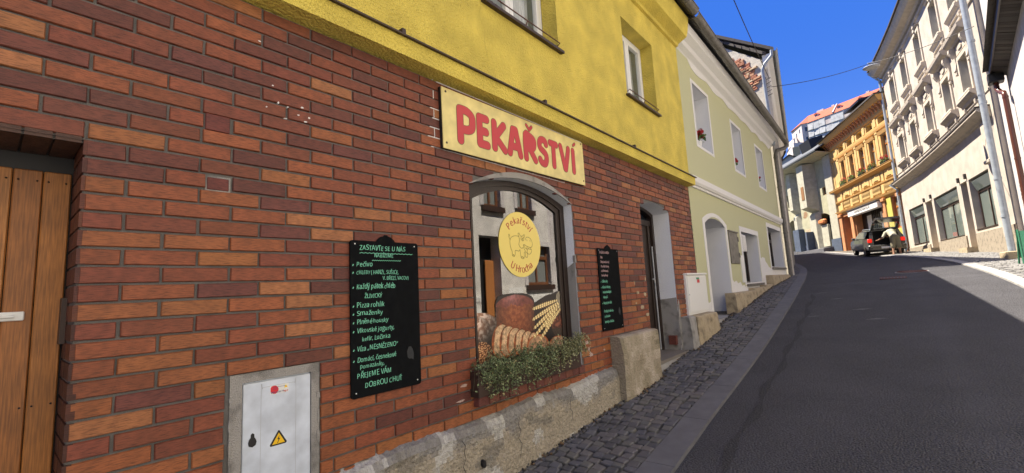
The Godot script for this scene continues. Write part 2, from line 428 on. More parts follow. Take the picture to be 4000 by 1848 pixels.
func build_ground() -> void:
	# terrain: one sheet to the horizon
	var b := mb()
	var ss := [-600.0, -300.0, -120.0, -60.0, -30.0, -10.0, 0.0, 10.0, 20.0, 30.0, 40.0, 50.0, 60.0, 70.0, 80.0, 92.0, 104.0, 116.0, 128.0, 140.0, 155.0, 170.0, 190.0, 215.0, 240.0, 270.0, 300.0, 360.0, 450.0, 600.0, 900.0]
	var xs := [-900.0, -500.0, -300.0, -200.0, -140.0, -100.0, -70.0, -50.0, -36.0, -24.0, -14.0, -6.0, 0.0, 6.0, 14.0, 24.0, 36.0, 50.0, 70.0, 100.0, 140.0, 200.0, 300.0, 500.0, 900.0]
	for i in ss.size() - 1:
		for j in xs.size() - 1:
			var p := [Vector2(ss[i], xs[j]), Vector2(ss[i], xs[j + 1]), Vector2(ss[i + 1], xs[j + 1]), Vector2(ss[i + 1], xs[j])]
			b.q(Vector3(p[0].y, terrain(p[0]), -p[0].x), Vector3(p[1].y, terrain(p[1]), -p[1].x), Vector3(p[2].y, terrain(p[2]), -p[2].x), Vector3(p[3].y, terrain(p[3]), -p[3].x))
	struct(b, "terrain", M.ground)
	# the road: asphalt between the two kerbs
	b = mb()
	strip(b, -12.0, 56.0, 0.5, kl, kr, -0.035, 4)
	struct(b, "road", M.asphalt)
	# bedding under the paving on both sides
	b = mb()
	strip(b, -12.0, 56.0, 0.5, func(s): return -3.0 if s < 16.4 else kl(s) - 4.0, func(s): return kl(s) - 0.1, -0.03)
	var pave := struct(b, "pavement", M.sand)
	# left kerb: flat granite strips, and right kerb: pale ones
	for side in 2:
		var g := mb()
		strip(g, -12.0, 56.0, 0.5, (func(s): return kl(s) - 0.23) if side == 0 else (func(s): return kr(s) + 0.005), (func(s): return kl(s) - 0.01) if side == 0 else (func(s): return kr(s) + 0.19), -0.05)
		var kerb := struct(g, "kerb", M.sand)
		var s := -1.0 if side == 0 else 6.0
		while s < 46.0:
			var ln := rng.randf_range(0.95, 1.1)
			g = mb()
			var gap := 0.006
			for k in 4:
				var a := s + gap + (ln - gap) * k / 4.0; var e := s + gap + (ln - gap) * (k + 1) / 4.0
				var lo := -0.23 if side == 0 else 0.0
				var hi := 0.0 if side == 0 else 0.2
				var f := kl if side == 0 else kr
				var P8 := []
				for dy in [-0.12, 0.0]:
					for w in [[a, lo], [a, hi], [e, hi], [e, lo]]: P8.append(P(w[0], f.call(w[0]) + w[1], dy))
				g.hex(P8)
			s += ln
			put(g, "kerbstone", M.granite if side == 0 else M.granite_pale, kerb)
	# cobbles of the left pavement, in rows across it
	var variants := []
	var tones := [lin(0.135, 0.132, 0.14), lin(0.165, 0.16, 0.165), lin(0.11, 0.11, 0.12), lin(0.19, 0.18, 0.175), lin(0.15, 0.152, 0.165), lin(0.17, 0.165, 0.155)]
	for i in 18:
		var g := mb()
		var tn: Color = tones[i % 6]
		g.col = tn.srgb_to_linear()
		g.cbox(-0.5, -0.6, -0.5, 0.5, 0.0, 0.5, 0.075, 0.06, rng)
		variants.append(g)
	var meshes := []
	for g in variants: meshes.append(g.mesh(M.cobble))
	var spots := []
	var s := 1.2
	while s < 33.0:
		var rowd := rng.randf_range(0.088, 0.108)
		var x0 := 0.03 if s < 16.2 else kl(s) - 0.95
		var x1 := kl(s) - 0.235
		var n := maxi(3, int(round((x1 - x0) / 0.105)))
		var off := rng.randf_range(-0.02, 0.02)
		for k in n:
			var w := (x1 - x0) / n
			var x := x0 + w * (k + 0.5) + (off if k > 0 and k < n - 1 else 0.0) + rng.randf_range(-0.006, 0.006)
			var ds := 0.03 * sin(x * 5.0 + s * 1.7) + rng.randf_range(-0.006, 0.006)
			var p := P(s + ds, x, rng.randf_range(-0.006, 0.006))
			var slope := atan((gs(s + 0.3) - gs(s - 0.3)) / 0.6)
			var t := Transform3D(Basis(Vector3(1, 0, 0), slope + rng.randf_range(-0.05, 0.05)) * Basis(Vector3(0, 1, 0), rng.randf_range(-0.09, 0.09)) * Basis(Vector3(0, 0, 1), rng.randf_range(-0.05, 0.05)), p)
			t.basis = t.basis * Basis.from_scale(Vector3(w - 0.008 - rng.randf() * 0.008, 0.09, rowd - 0.009 - rng.randf() * 0.006))
			spots.append([t, rng.randi() % 18, (p - CAM).length() + (50.0 if s < 2.4 else 0.0)])
		s += rowd
	spots.sort_custom(func(a, e): return a[2] < e[2])
	var rest := mb()
	for i in spots.size():
		if i < 300:
			var o := MeshInstance3D.new()
			o.mesh = meshes[spots[i][1]]; o.name = "cobblestone"; o.transform = spots[i][0]
			pave.add_child(o, true)
		else:
			append(rest, variants[spots[i][1]], spots[i][0])
	put(rest, "cobblestones", M.cobble, pave, true)
	# grit and dead leaves in the seam along the wall, dark seam in the asphalt
	b = mb()
	for k in 900:
		var sg := rng.randf_range(1.5, 16.0)
		var p := P(sg, rng.randf_range(0.06, 0.13) + (0.09 if sg > 4.3 and sg < 5.3 or sg > 6.5 and sg < 7.9 or sg > 9.2 and sg < 15.6 else 0.0), rng.randf_range(0.0, 0.012))
		var r := rng.randf_range(0.004, 0.013)
		b.col = [Color(0.05, 0.045, 0.04), Color(0.12, 0.10, 0.07), Color(0.22, 0.13, 0.06), Color(0.10, 0.10, 0.10)][rng.randi() % 4]
		b.xf = Transform3D(Basis(Vector3(rng.randfn(), rng.randfn(), rng.randfn()).normalized(), rng.randf() * TAU), p)
		b.box(-r, -r * 0.5, -r * 0.8, r, r * 0.5, r * 0.8)
	put(b, "grit", M.cobble, pave, true)
	b = mb()
	for k in 40:
		var s0 := 2.6 + k * 0.22
		var w0 := 0.03 + 0.02 * sin(k * 1.7); var w1 := 0.03 + 0.02 * sin((k + 1) * 1.7)
		var x0 := kl(s0) + 0.30 + 0.03 * sin(k * 0.9); var x1 := kl(s0 + 0.22) + 0.30 + 0.03 * sin((k + 1) * 0.9)
		b.q(P(s0, x0 - w0, -0.031), P(s0, x0 + w0, -0.031), P(s0 + 0.22, x1 + w1, -0.031), P(s0 + 0.22, x1 - w1, -0.031))
	put(b, "tar_seam", mat(lin(0.075, 0.075, 0.085), 0.9, T.asph, 0.19, T.n_asph, 1.6), get_node("road"))
	b = mb()
	for w in [[9.4, 1.9, 0.35], [8.6, 2.1, 0.3], [10.6, 1.5, 0.2], [11.5, 1.2, 0.15], [8.9, 1.3, 0.12]]:
		for k in 3:
			var x := P(w[0] + k * 0.03, w[1] + k * 0.05, -0.031)
			b.q(x, x + Vector3(w[2] * 0.6, 0, 0.01), x + Vector3(w[2] * 0.6, 0.0008, -0.012), x + Vector3(0.02, 0.0008, -0.018))
	puts(b, "scuff_mark", M.granite_pale, get_node("road"))
	# right pavement
	b = mb()
	strip(b, -12.0, 52.0, 0.5, func(x): return kr(x) + 0.1, func(x): return kr(x) + 3.4, -0.03)
	var pr := struct(b, "pavement", M.sand)
	var far := []
	for i in 8:
		var g := mb()
		var q := 0.21 + 0.08 * rng.randf()
		g.col = Color(q, q * 0.985, q * 0.96)
		g.cbox(-0.5, -0.6, -0.5, 0.5, 0.0, 0.5, 0.12, 0.09, rng)
		far.append(g)
	rest = mb()
	s = 8.0
	while s < 40.0:
		var rowd := rng.randf_range(0.12, 0.15)
		var x := kr(s) + 0.21
		while x < kr(s) + 2.6:
			var w := rng.randf_range(0.11, 0.15)
			var t := Transform3D(Basis(Vector3(1, 0, 0), 0.055 + rng.randf_range(-0.06, 0.06)) * Basis(Vector3(0, 1, 0), rng.randf_range(-0.12, 0.12)) * Basis(Vector3(0, 0, 1), rng.randf_range(-0.06, 0.06)), P(s + 0.04 * sin(x * 4.0), x + w / 2, rng.randf_range(-0.008, 0.006)))
			t.basis = t.basis * Basis.from_scale(Vector3(w - 0.012, 0.09, rowd - 0.014))
			append(rest, far[rng.randi() % 8], t)
			x += w
		s += rowd
	put(rest, "cobblestones", M.cobble, pr, true)
	# iron in the road: a drain grate and a manhole cover
	var dg := thing("drain_grate", "small rectangular iron drain grate sunk in the asphalt nearest the camera", "drain grate", P(13.5, 2.53, -0.03))
	var slope := atan(gs(14.0) - gs(13.0))
	dg.rotation.x = slope
	b = mb(); b.box(-0.24, -0.02, -0.24, 0.24, 0.003, 0.24)
	put(b, "pit", M.black, dg)
	b = mb()
	for w in [[-0.24, -0.24, 0.24, -0.215], [-0.24, 0.215, 0.24, 0.24], [-0.24, -0.215, -0.215, 0.215], [0.215, -0.215, 0.24, 0.215]]: b.box(w[0], -0.01, w[1], w[2], 0.009, w[3])
	put(b, "frame", M.rust, dg)
	for k in 7:
		b = mb(); b.box(-0.2 + k * 0.06, -0.01, -0.214, -0.172 + k * 0.06, 0.008, 0.214)
		put(b, "bar", M.rust, dg)
	var mh := thing("manhole_cover", "round rusty manhole cover with a ribbed rim in the asphalt", "manhole cover", P(14.95, 2.92, -0.034))
	mh.rotation.x = slope
	b = mb(); b.lathe(Vector3.ZERO, [[0.33, -0.01], [0.33, 0.008], [0.0, 0.009]], 32)
	put(b, "rim", M.granite_pale, mh)
	b = mb(); b.lathe(Vector3.ZERO, [[0.3, 0.005], [0.3, 0.014], [0.0, 0.0145]], 32)
	put(b, "lid", M.rust, mh)
	b = mb()
	for k in 20:
		b.xf = Transform3D(Basis(Vector3(0, 1, 0), TAU * k / 20.0), Vector3.ZERO)
		b.box(0.2, 0.01, -0.014, 0.28, 0.021, 0.014)
	put(b, "ribs", M.rust, mh)

func append(to: MB, g: MB, t: Transform3D) -> void:
	var k := to.v.size()
	var nb := t.basis.inverse().transposed()
	for i in g.v.size():
		to.v.append(t * g.v[i]); to.n.append((nb * g.n[i]).normalized())
	to.c.append_array(g.c); to.uv.append_array(g.uv)
	for i in g.ix: to.ix.append(k + i)

# ---------- the bakery: clinker ground floor, yellow roughcast above
const WIN_ARCH := [2.2, 3.7, 0.60, 0.145]
const DOOR_ARCH := [5.42, 6.47, 0.80, 0.09]
func arch_at(a: Array, s: float) -> float:
	var w: float = (s - (a[0] + a[1]) / 2) / ((a[1] - a[0]) / 2)
	return a[2] + a[3] * (1.0 - w * w)

func brick_mesh(w: float, h: float) -> MB:
	var g := mb()
	var e := 0.0035
	var j := func(): return rng.randf_range(-0.0016, 0.0016)
	var o := [Vector3(-w / 2, -h / 2, -0.006), Vector3(w / 2, -h / 2, -0.006), Vector3(w / 2, h / 2, -0.006), Vector3(-w / 2, h / 2, -0.006)]
	var f := []
	for k in 4:
		o[k] += Vector3(j.call(), j.call(), 0)
		f.append(o[k] + Vector3(e if k in [0, 3] else -e, e if k < 2 else -e, 0.006 + j.call() * 0.7))
	g.q(f[0], f[1], f[2], f[3])
	for k in 4:
		var m := (k + 1) % 4
		g.q(o[k], o[m], f[m], f[k])
		g.q(o[k] + Vector3(0, 0, -0.03), o[m] + Vector3(0, 0, -0.03), o[m], o[k])
	return g

func build_bakery() -> void:
	var H := thing("bakery_house", "bakery with dark red clinker ground floor and yellow roughcast upper floor", "house")
	# mortar bed with openings
	var b := mb(LF)
	var rv := mb(LF)
	b.wall(-1.6, 7.5, -3.0, 1.352, -0.012, [[-1.4, 0.0, -3.2, 0.43, 0.0], [2.2, 3.7, -1.12, WIN_ARCH[2] + WIN_ARCH[3], 0.0, WIN_ARCH[3]], [5.42, 6.47, -1.9, 0.89, 0.0, DOOR_ARCH[3]], [0.55, 0.975, -2.6, -0.605, 0.0]])
	var wall := put(b, "brick_wall", M.mortar, H)
	# clinker bricks one by one
	var L := 0.26625
	var cuts := [[-9.0, 0.0, -9.0, 0.425], [0.41, 0.525, 0.598, 0.675], [0.425, 0.525, 0.295, 0.365], [0.53, 0.99, -9.0, -0.60]]
	var tones := [Color(0.281, 0.0757, 0.0370), Color(0.320, 0.0877, 0.0378), Color(0.218, 0.0619, 0.0386), Color(0.398, 0.1221, 0.0412), Color(0.427, 0.1462, 0.0470), Color(0.189, 0.0550, 0.0386), Color(0.466, 0.1849, 0.0655), Color(0.349, 0.0963, 0.0378)]
	var list := []
	for k in range(-21, 18):
		var y0 := k * 0.075 + 0.005; var y1 := y0 + 0.065
		for m in range(-6, 30):
			var u0 := (m + (0.5 if k % 2 != 0 else 0.0)) * L + 0.005
			var segs := [[u0 + rng.randf_range(-0.003, 0.003), u0 + L - 0.01]]
			var holes := []
			for c in cuts:
				if y1 > c[2] and y0 < c[3]: holes.append([c[0], c[1]])
			for A in [WIN_ARCH, DOOR_ARCH]:
				if A == WIN_ARCH and y1 < -1.02: continue
				var hw: float = (A[1] - A[0]) / 2; var cs: float = (A[0] + A[1]) / 2
				var top: float = A[2] + A[3]
				if y0 < top:
					var r: float = 1.0 - (maxf(y0 + 0.012, A[2]) - A[2]) / A[3]
					holes.append([cs - hw * sqrt(maxf(r, 0.0)), cs + hw * sqrt(maxf(r, 0.0))])
			holes.append([7.49, 99.0]); holes.append([-99.0, -1.5])
			for h in holes:
				var out := []
				for sg in segs:
					if h[1] <= sg[0] or h[0] >= sg[1]: out.append(sg)
					else:
						if h[0] - sg[0] > 0.03: out.append([sg[0], h[0] - 0.002])
						if sg[1] - h[1] > 0.03: out.append([h[1] + 0.002, sg[1]])
				segs = out
			for sg in segs:
				var cs: float = (sg[0] + sg[1]) / 2; var cy := (y0 + y1) / 2
				if cy < -1.2 and cs > 1.3: continue
				var warm := clampf(0.35 - cy * 0.3, 0.0, 1.0)
				var ti: int
				if rng.randf() < 0.06: ti = 6
				elif rng.randf() < warm: ti = [3, 4, 1, 3, 7][rng.randi() % 5]
				else: ti = [0, 1, 2, 5, 7, 0][rng.randi() % 6]
				var d := Vector3(0, cy, -cs) - CAM
				var area: float = (sg[1] - sg[0]) * 0.065 * absf(d.x) / pow(d.length(), 3)
				if cs < -0.1 - maxf(0.0, -cy) * 0.0 and cy < 0.4: area = 0.0
				if cy < -1.25 or cs < -0.3: area *= 0.1
				list.append([area, cs, cy, sg[1] - sg[0], ti])
	list.sort_custom(func(a, e): return a[0] > e[0])
	var cache := {}
	var rest := mb(LF)
	for i in list.size():
		var it: Array = list[i]
		var key := "%d_%d_%d" % [int(round(it[3] * 200)), it[4], rng.randi() % 3]
		if not cache.has(key):
			var g := brick_mesh(round(it[3] * 200) / 200.0 - 0.0005, 0.065)
			var c: Color = tones[it[4]]
			var f := rng.randf_range(0.88, 1.12)
			var cc := Color(c.r * f, c.g * f * rng.randf_range(0.95, 1.05), c.b * f)
			for z in g.c.size(): g.c[z] = cc
			cache[key] = [g, g.mesh(M.brick)]
		var t := LF * Transform3D(Basis(Vector3(0, 0, 1), rng.randf_range(-0.006, 0.006)), Vector3(it[1], it[2], rng.randf_range(-0.002, 0.0025)))
		if i < 300:
			var o := MeshInstance3D.new()
			o.mesh = cache[key][1]; o.name = "brick"; o.transform = t
			wall.add_child(o, true)
		else:
			append(rest, cache[key][0], t)
	rest.xf = Transform3D.IDENTITY
	put(rest, "bricks", M.brick, wall, true)
	# two square clinker vent plates
	for w in [[0.415, 0.52, 0.597, 0.68], [0.43, 0.522, 0.30, 0.36]]:
		b = mb(LF); b.col = Color(0.20, 0.045, 0.032)
		b.cbox(w[0], w[2], -0.02, w[1], w[3], -0.002, 0.003)
		put(b, "vent_plate", M.brick, H)
	b = mb(LF)
	for w in [[0.422, 0.293, 0.53, 0.3], [0.422, 0.36, 0.53, 0.368], [0.422, 0.3, 0.43, 0.36], [0.522, 0.3, 0.53, 0.36]]: b.box(w[0], w[1], -0.02, w[2], w[3], -0.006)
	puts(b, "pale_mortar", M.plaster_raw, H)
	# whitish pointing round the signboard
	b = mb(LF)
	for k in range(11, 19):
		var y := k * 0.075
		if y < 1.2:
			b.box(1.80 + rng.randf() * 0.05, y - 0.004, -0.02, 1.93, y + 0.003, -0.0045)
		if k % 2 == 0: b.box(1.862, y + 0.006, -0.02, 1.868, y + 0.068, -0.0045)
	for k in range(8, 14):
		b.box(k * L + 0.13, 0.785, -0.02, k * L + 0.136, 0.835, -0.0045)
	b.box(1.85, 0.822, -0.02, 3.6, 0.827, -0.0045)
	b.box(1.9, 1.347, -0.02, 4.0, 1.353, -0.004)
	puts(b, "pale_pointing", M.white, H)
	# dried paint and chipped corners near the door
	b = mb(LF)
	for w in [[5.12, -0.37, 0.1, 0.05], [5.33, -0.40, 0.09, 0.06], [5.22, -0.555, 0.12, 0.06], [5.36, -0.66, 0.12, 0.05], [5.05, -0.50, 0.05, 0.03], [5.38, -0.2, 0.03, 0.07], [5.05, -0.25, 0.02, 0.06]]:
		b.prism(blob(Vector2(w[0], w[1]), w[2] / 2, w[3] / 2, 9, 0.35), -0.012, 0.0035)
	puts(b, "chipped_brick", M.sandstone, H)
	b = mb(LF)
	for w in [[3.80, -0.83, 0.10, 0.05], [3.87, -0.96, 0.09, 0.06], [3.83, -0.9, 0.05, 0.06], [4.15, -0.95, 0.06, 0.02], [2.06, -0.93, 0.09, 0.025], [2.02, -1.03, 0.10, 0.02]]:
		b.prism(blob(Vector2(w[0], w[1]), w[2] / 2, w[3] / 2, 14, 0.55), -0.012, 0.003)
	puts(b, "lime_bloom", M.bloom, H)
	b = mb(LF)
	for w in [[0.75, 0.83], [0.80, 0.82], [0.69, 0.79], [0.86, 0.79], [0.90, 0.76], [0.72, 0.92], [0.79, 0.75], [0.65, 1.15], [0.92, 0.79], [0.88, 0.84]]:
		b.prism(blob(Vector2(w[0], w[1]), rng.randf_range(0.004, 0.012), rng.randf_range(0.004, 0.008), 7, 0.4), -0.012, 0.003)
	puts(b, "paint_splash", M.white, H)
	# upper floor
	b = mb(LF)
	b.wall(-1.6, 7.5, 1.36, 4.6, 0.035, [[2.44, 3.60, 2.27, 3.75, 0.19], [5.26, 6.32, 2.31, 3.46, 0.19]])
	b.sweep([Vector2(-0.3, 1.352), Vector2(0.125, 1.362), Vector2(0.13, 1.49), Vector2(0.02, 1.50)], -1.6, 7.5)
	put(b, "roughcast_wall", M.stucco, H)
	b = mb(LF)
	line(b, curve(lip([2.38, 2.26, 2.40, 2.2, 2.37, 2.1, 2.43, 2.0, 2.42, 1.88, 2.46, 1.72]), 4), 0.003, 0.037)
	put(b, "hairline_crack", mat(lin(0.42, 0.32, 0.07), 0.95), H)
	b = mb(LF)
	b.sweep([Vector2(0.03, 1.493), Vector2(0.155, 1.487), Vector2(0.155, 1.499), Vector2(0.045, 1.527), Vector2(0.03, 1.527)], -1.6, 7.52)
	for s in [1.48, 3.12, 5.1]: b.box(s, 1.5, 0.04, s + 0.03, 1.536, 0.15)
	put(b, "drip_strip", M.brown_metal, H)
	b = mb(LF)
	b.sweep([Vector2(0.03, 3.9), Vector2(0.075, 3.91), Vector2(0.09, 3.95), Vector2(0.24, 4.02), Vector2(0.27, 4.12), Vector2(0.30, 4.35), Vector2(0.03, 4.36)], -1.6, 7.5)
	put(b, "eaves_cornice", M.stucco, H)
	casement(H, Transform3D(Basis.IDENTITY, Vector3(0, 0, 0)), 2.44, 3.60, 2.30, 3.75, -0.155, 2)
	casement(H, Transform3D(Basis.IDENTITY, Vector3(0, 0, 0)), 5.26, 6.32, 2.34, 3.46, -0.155, 2)
	for w in [[2.40, 3.64, 2.285], [5.22, 6.34, 2.325]]:
		b = mb(LF)
		b.hex([Vector3(w[0], w[2] - 0.02, -0.15), Vector3(w[1], w[2] - 0.02, -0.15), Vector3(w[1], w[2] + 0.012, -0.15), Vector3(w[0], w[2] + 0.012, -0.15), Vector3(w[0], w[2] - 0.05, 0.085), Vector3(w[1], w[2] - 0.05, 0.085), Vector3(w[1], w[2] - 0.022, 0.085), Vector3(w[0], w[2] - 0.022, 0.085)])
		var sill := put(b, "window_sill", M.brown_metal, H)
		b = mb(LF)
		b.tube([Vector3(w[0] + 0.05, w[2], -0.02), Vector3(w[0] + 0.05, w[2] + 0.05, 0.07), Vector3(w[1] - 0.06, w[2] + 0.05, 0.07), Vector3(w[1] - 0.06, w[2], -0.02)], 0.006, 6)
		b.tube([Vector3((w[0] + w[1]) / 2, w[2] - 0.01, 0.04), Vector3((w[0] + w[1]) / 2, w[2] + 0.05, 0.07)], 0.006, 6)
		put(b, "flower_rail", M.rust, sill)
	# plank door on the left, deep in a brick reveal
	b = mb(LF)
	b.box(-1.2, -2.6, -0.33, 0.0, 0.46, -0.3)
	var door := put(b, "plank_door", M.black, H)
	var pal := [lin(0.54, 0.205, 0.042), lin(0.47, 0.17, 0.036), lin(0.58, 0.23, 0.052)]
	for k in 12:
		b = mb(LF)
		var u1 := -0.012 - k * 0.0875
		b.cbox(u1 - 0.0845, -2.2, -0.3, u1, 0.352, -0.268, 0.004)
		var wm: StandardMaterial3D = mat(pal[k % 3], 0.5, T.wood, Vector3(14.0, 0.6, 14.0), null, 1.0, T.blotch, 0.8)
		wm.uv1_offset = Vector3(k * 0.37, k * 0.61, k * 0.29); wm.uv2_offset = Vector3(k * 0.3, k * 0.7, 0.2)
		var pl := put(b, "plank", wm, door)
		var nb := mb(LF)
		for y in [0.306, -0.627, -1.2]:
			for u in [u1 - 0.07, u1 - 0.016]: nb.lathe(Vector3(u, y, -0.268), [[0.004, -0.001], [0.004, 0.001], [0.0, 0.0012]], 6)
		nb.v = rotate_screws(nb.v)
		put(nb, "screws", M.black, door)
	b = mb(LF)
	b.cbox(-0.30, -0.279, -0.268, -0.122, -0.243, -0.258, 0.003)
	b.tube([Vector3(-0.29, -0.262, -0.256), Vector3(-0.15, -0.262, -0.252)], 0.006, 8)
	put(b, "handle", M.white_paint, door)
	b = mb(LF)
	b.box(-0.022, -0.385, -0.268, -0.004, -0.195, -0.2)
	put(b, "hinge", M.brown_metal, door)
	b = mb(LF)   # brick jamb and soldier course over the door
	b.q(Vector3(0.001, -3.0, -0.009), Vector3(0.001, -3.0, -0.33), Vector3(0.001, 0.46, -0.33), Vector3(0.001, 0.46, -0.009))
	b.q(Vector3(-1.4, 0.441, -0.33), Vector3(-1.4, 0.441, 0.0), Vector3(0.002, 0.441, 0.0), Vector3(0.002, 0.441, -0.33))
	var jamb := put(b, "door_jamb", M.mortar, H)
	for k in range(-26, 6):
		for m in 2:
			b = mb(LF)
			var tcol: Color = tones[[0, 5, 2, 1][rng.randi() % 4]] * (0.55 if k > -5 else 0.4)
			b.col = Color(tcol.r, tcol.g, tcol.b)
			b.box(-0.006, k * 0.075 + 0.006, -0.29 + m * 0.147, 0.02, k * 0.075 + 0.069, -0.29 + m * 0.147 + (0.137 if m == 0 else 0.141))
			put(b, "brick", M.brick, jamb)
	for k in 16:
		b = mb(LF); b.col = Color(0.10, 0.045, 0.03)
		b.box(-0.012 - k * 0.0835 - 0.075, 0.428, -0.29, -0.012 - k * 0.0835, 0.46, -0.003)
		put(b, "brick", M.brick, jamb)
	# the shop window
	b = mb(LF)
	var rw := mb(LF)
	b.wall(2.2, 3.7, -1.12, 0.745, -0.008, [[2.2, 3.7, -1.119, 0.745, 0.115, 0.145]], rw)
	put(rw, "window_reveal", M.plaster_white, H)
	b = mb(LF)   # patch of raw render low on the far reveal
	b.q(Vector3(3.697, -0.9, -0.011), Vector3(3.697, -0.9, -0.118), Vector3(3.697, -0.06, -0.118), Vector3(3.697, 0.0, -0.011))
	b.prism(blob(Vector2(3.702, 0.03), 0.012, 0.05, 8, 0.3), -0.03, 0.0005)
	put(b, "raw_render", M.plaster_raw, H)
	var shop := shop_window(H)
	var mo := mb(LF)   # rendered rim over the arch
	mo.prism(ring_arch(2.2, 3.7, 0.60, 0.145, 0.055), -0.012, 0.004)
	put(mo, "arch_render", M.plaster_raw, H)
	# shop door
	rw = mb(LF); b = mb(LF)
	b.wall(5.42, 6.47, -1.9, 0.89, -0.008, [[5.42, 6.47, -1.899, 0.89, 0.30, 0.09]], rw)
	put(rw, "door_reveal", M.plaster_white, H)
	b = mb(LF)
	b.q(Vector3(6.467, -1.4, -0.011), Vector3(6.467, -1.4, -0.3), Vector3(6.467, -0.52, -0.3), Vector3(6.467, -0.49, -0.011))
	b.prism(blob(Vector2(6.5, -0.9), 0.05, 0.42, 12, 0.25), -0.03, 0.004)
	put(b, "raw_render", M.plaster_raw, H)
	b = mb(LF); b.col = Color(0.22, 0.06, 0.04)
	b.box(6.40, -1.18, -0.16, 6.464, -1.05, -0.05)
	put(b, "brick", M.brick, H)
	b = mb(LF)
	b.prism(door_ring(5.42, 6.47, 0.80, 0.09, 0.07, -1.32), -0.36, -0.26)
	b.box(5.50, 0.62, -0.34, 6.40, 0.70, -0.28)
	var sd := put(b, "shop_door", M.dark_wood, H)
	b = mb(LF)
	b.box(5.50, -1.3, -0.33, 6.38, 0.62, -0.31)
	for u in [5.5, 5.93]:
		b.cbox(u, -1.3, -0.31, u + 0.07, 0.62, -0.285, 0.004); b.cbox(u + 0.36, -1.3, -0.31, u + 0.43, 0.62, -0.285, 0.004)
	put(b, "door_leaf", M.dark_wood, sd)
	b = mb(LF)
	b.tube([Vector3(6.35, -1.25, -0.27), Vector3(6.35, 0.3, -0.27)], 0.012, 6)
	b.tube([Vector3(6.30, -0.2, -0.25), Vector3(6.22, -0.2, -0.25)], 0.01, 6)
	put(b, "handle", M.grey_metal, sd)
	b = mb(LF)
	b.hex([Vector3(5.40, -1.7, -0.36), Vector3(6.60, -1.7, -0.36), Vector3(6.60, -1.27, -0.36), Vector3(5.40, -1.29, -0.36), Vector3(5.40, -1.7, 0.09), Vector3(6.60, -1.7, 0.09), Vector3(6.60, -1.29, 0.09), Vector3(5.40, -1.31, 0.09)])
	var stp := put(b, "doorstep", M.granite_pale, H)
	for w in [[-0.35, -0.1], [-0.09, 0.095]]:
		for k in 3:
			b = mb(LF)
			b.box(5.41 + k * 0.395, -1.30, w[0], 5.80 + k * 0.395, -1.262 , w[1])
			put(b, "tile", mat(lin(0.20, 0.175, 0.15), 0.6, T.speck, 2.0), stp)
	# concrete plinth: a sloping, weathered face
	b = mb(LF)
	var wn := FastNoiseLite.new(); wn.seed = 5; wn.frequency = 1.9; wn.fractal_octaves = 4
	var rows := 20; var cols := 190
	var top := func(s): return -1.245 + 0.012 * s + 0.014 * sin(s * 5.0)
	var grid := []
	for i in cols + 1:
		var s := lerpf(-1.6, 4.40, float(i) / cols)
		var yb := gy(s, 0.1) - 0.1
		var col := []
		for j in rows + 1:
			var t := float(j) / rows
			var y := lerpf(yb, top.call(s), t)
			var x := 0.085 - 0.02 * t + 0.012 * wn.get_noise_2d(s * 1.5, y * 2.0) + rng.randf_range(-0.0015, 0.0015)
			if j == rows: x = 0.04; y += 0.012 + rng.randf_range(-0.003, 0.003)
			col.append(Vector3(s, y, x))
		col.append(Vector3(s, top.call(s) + 0.035 + rng.randf_range(-0.01, 0.01), -0.012))
		grid.append(col)
	for i in cols:
		for j in rows + 1:
			var g: Vector3 = grid[i][j]
			var up: float = top.call(g.x) - g.y
			var w := wn.get_noise_2d(g.x, g.y * 1.3)
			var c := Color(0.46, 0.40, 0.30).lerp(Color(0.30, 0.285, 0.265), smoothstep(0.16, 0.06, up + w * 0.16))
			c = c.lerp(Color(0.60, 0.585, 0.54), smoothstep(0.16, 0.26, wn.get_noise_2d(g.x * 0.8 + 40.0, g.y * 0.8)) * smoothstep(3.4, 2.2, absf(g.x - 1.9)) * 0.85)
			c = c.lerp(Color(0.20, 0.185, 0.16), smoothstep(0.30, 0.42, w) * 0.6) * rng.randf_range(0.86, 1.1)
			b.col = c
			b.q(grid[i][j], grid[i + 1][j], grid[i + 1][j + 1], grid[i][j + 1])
	b.q(grid[cols][0], grid[cols][0] - Vector3(0, 0, 0.1), grid[cols][rows] - Vector3(0, 0, 0.1), grid[cols][rows])
	put(b, "concrete_plinth", M.concrete, H)
	b = mb(LF)   # cracks running down from the brick
	for w in [[2.55, 0.3], [1.95, 0.26], [3.3, 0.2]]:
		var pts := []
		for k in 7: pts.append(Vector2(w[0] + rng.randf_range(-0.02, 0.02), -1.26 - w[1] * k / 6.0))
		line(b, pts, 0.005, 0.094)
	puts(b, "crack", M.black, H)
	b = mb(LF); b.lathe(Vector3(2.13, -1.49, 0.078), [[0.0, 0.0]], 8)
	b.prism(blob(Vector2(2.135, -1.475), 0.017, 0.03, 9, 0.2), 0.05, 0.103)
	put(b, "drain_hole", M.black, H)
	# guard stones beside the door
	b = mb(LF); b.col = Color(0.47, 0.40, 0.29); rough_block(b, 4.30, 5.30, -1.75, -0.845, -0.05, 0.17, 0.02)
	put(b, "guard_stone", M.stone, H)
	b = mb(LF); rough_block(b, 6.52, 6.80, -1.6, -0.80, -0.05, 0.17, 0.02)
	put(b, "guard_stone", M.plaster_raw, H)
	b = mb(LF); rough_block(b, 6.81, 7.86, -1.6, -0.81, -0.05, 0.19, 0.02)
	put(b, "guard_stone", M.sandstone, H)
	# the volume behind: roof, back and party walls
	b = mb(LF)
	b.hex([Vector3(-1.6, -3, -9.0), Vector3(7.5, -3, -9.0), Vector3(7.5, 4.3, -9.0), Vector3(-1.6, 4.3, -9.0), Vector3(-1.6, -3, -8.9), Vector3(7.5, -3, -8.9), Vector3(7.5, 4.3, -8.9), Vector3(-1.6, 4.3, -8.9)])
	b.box(-1.75, -3, -9.0, -1.6, 4.3, 0.03)
	put(b, "back_walls", M.white, H)
	b = mb(LF)
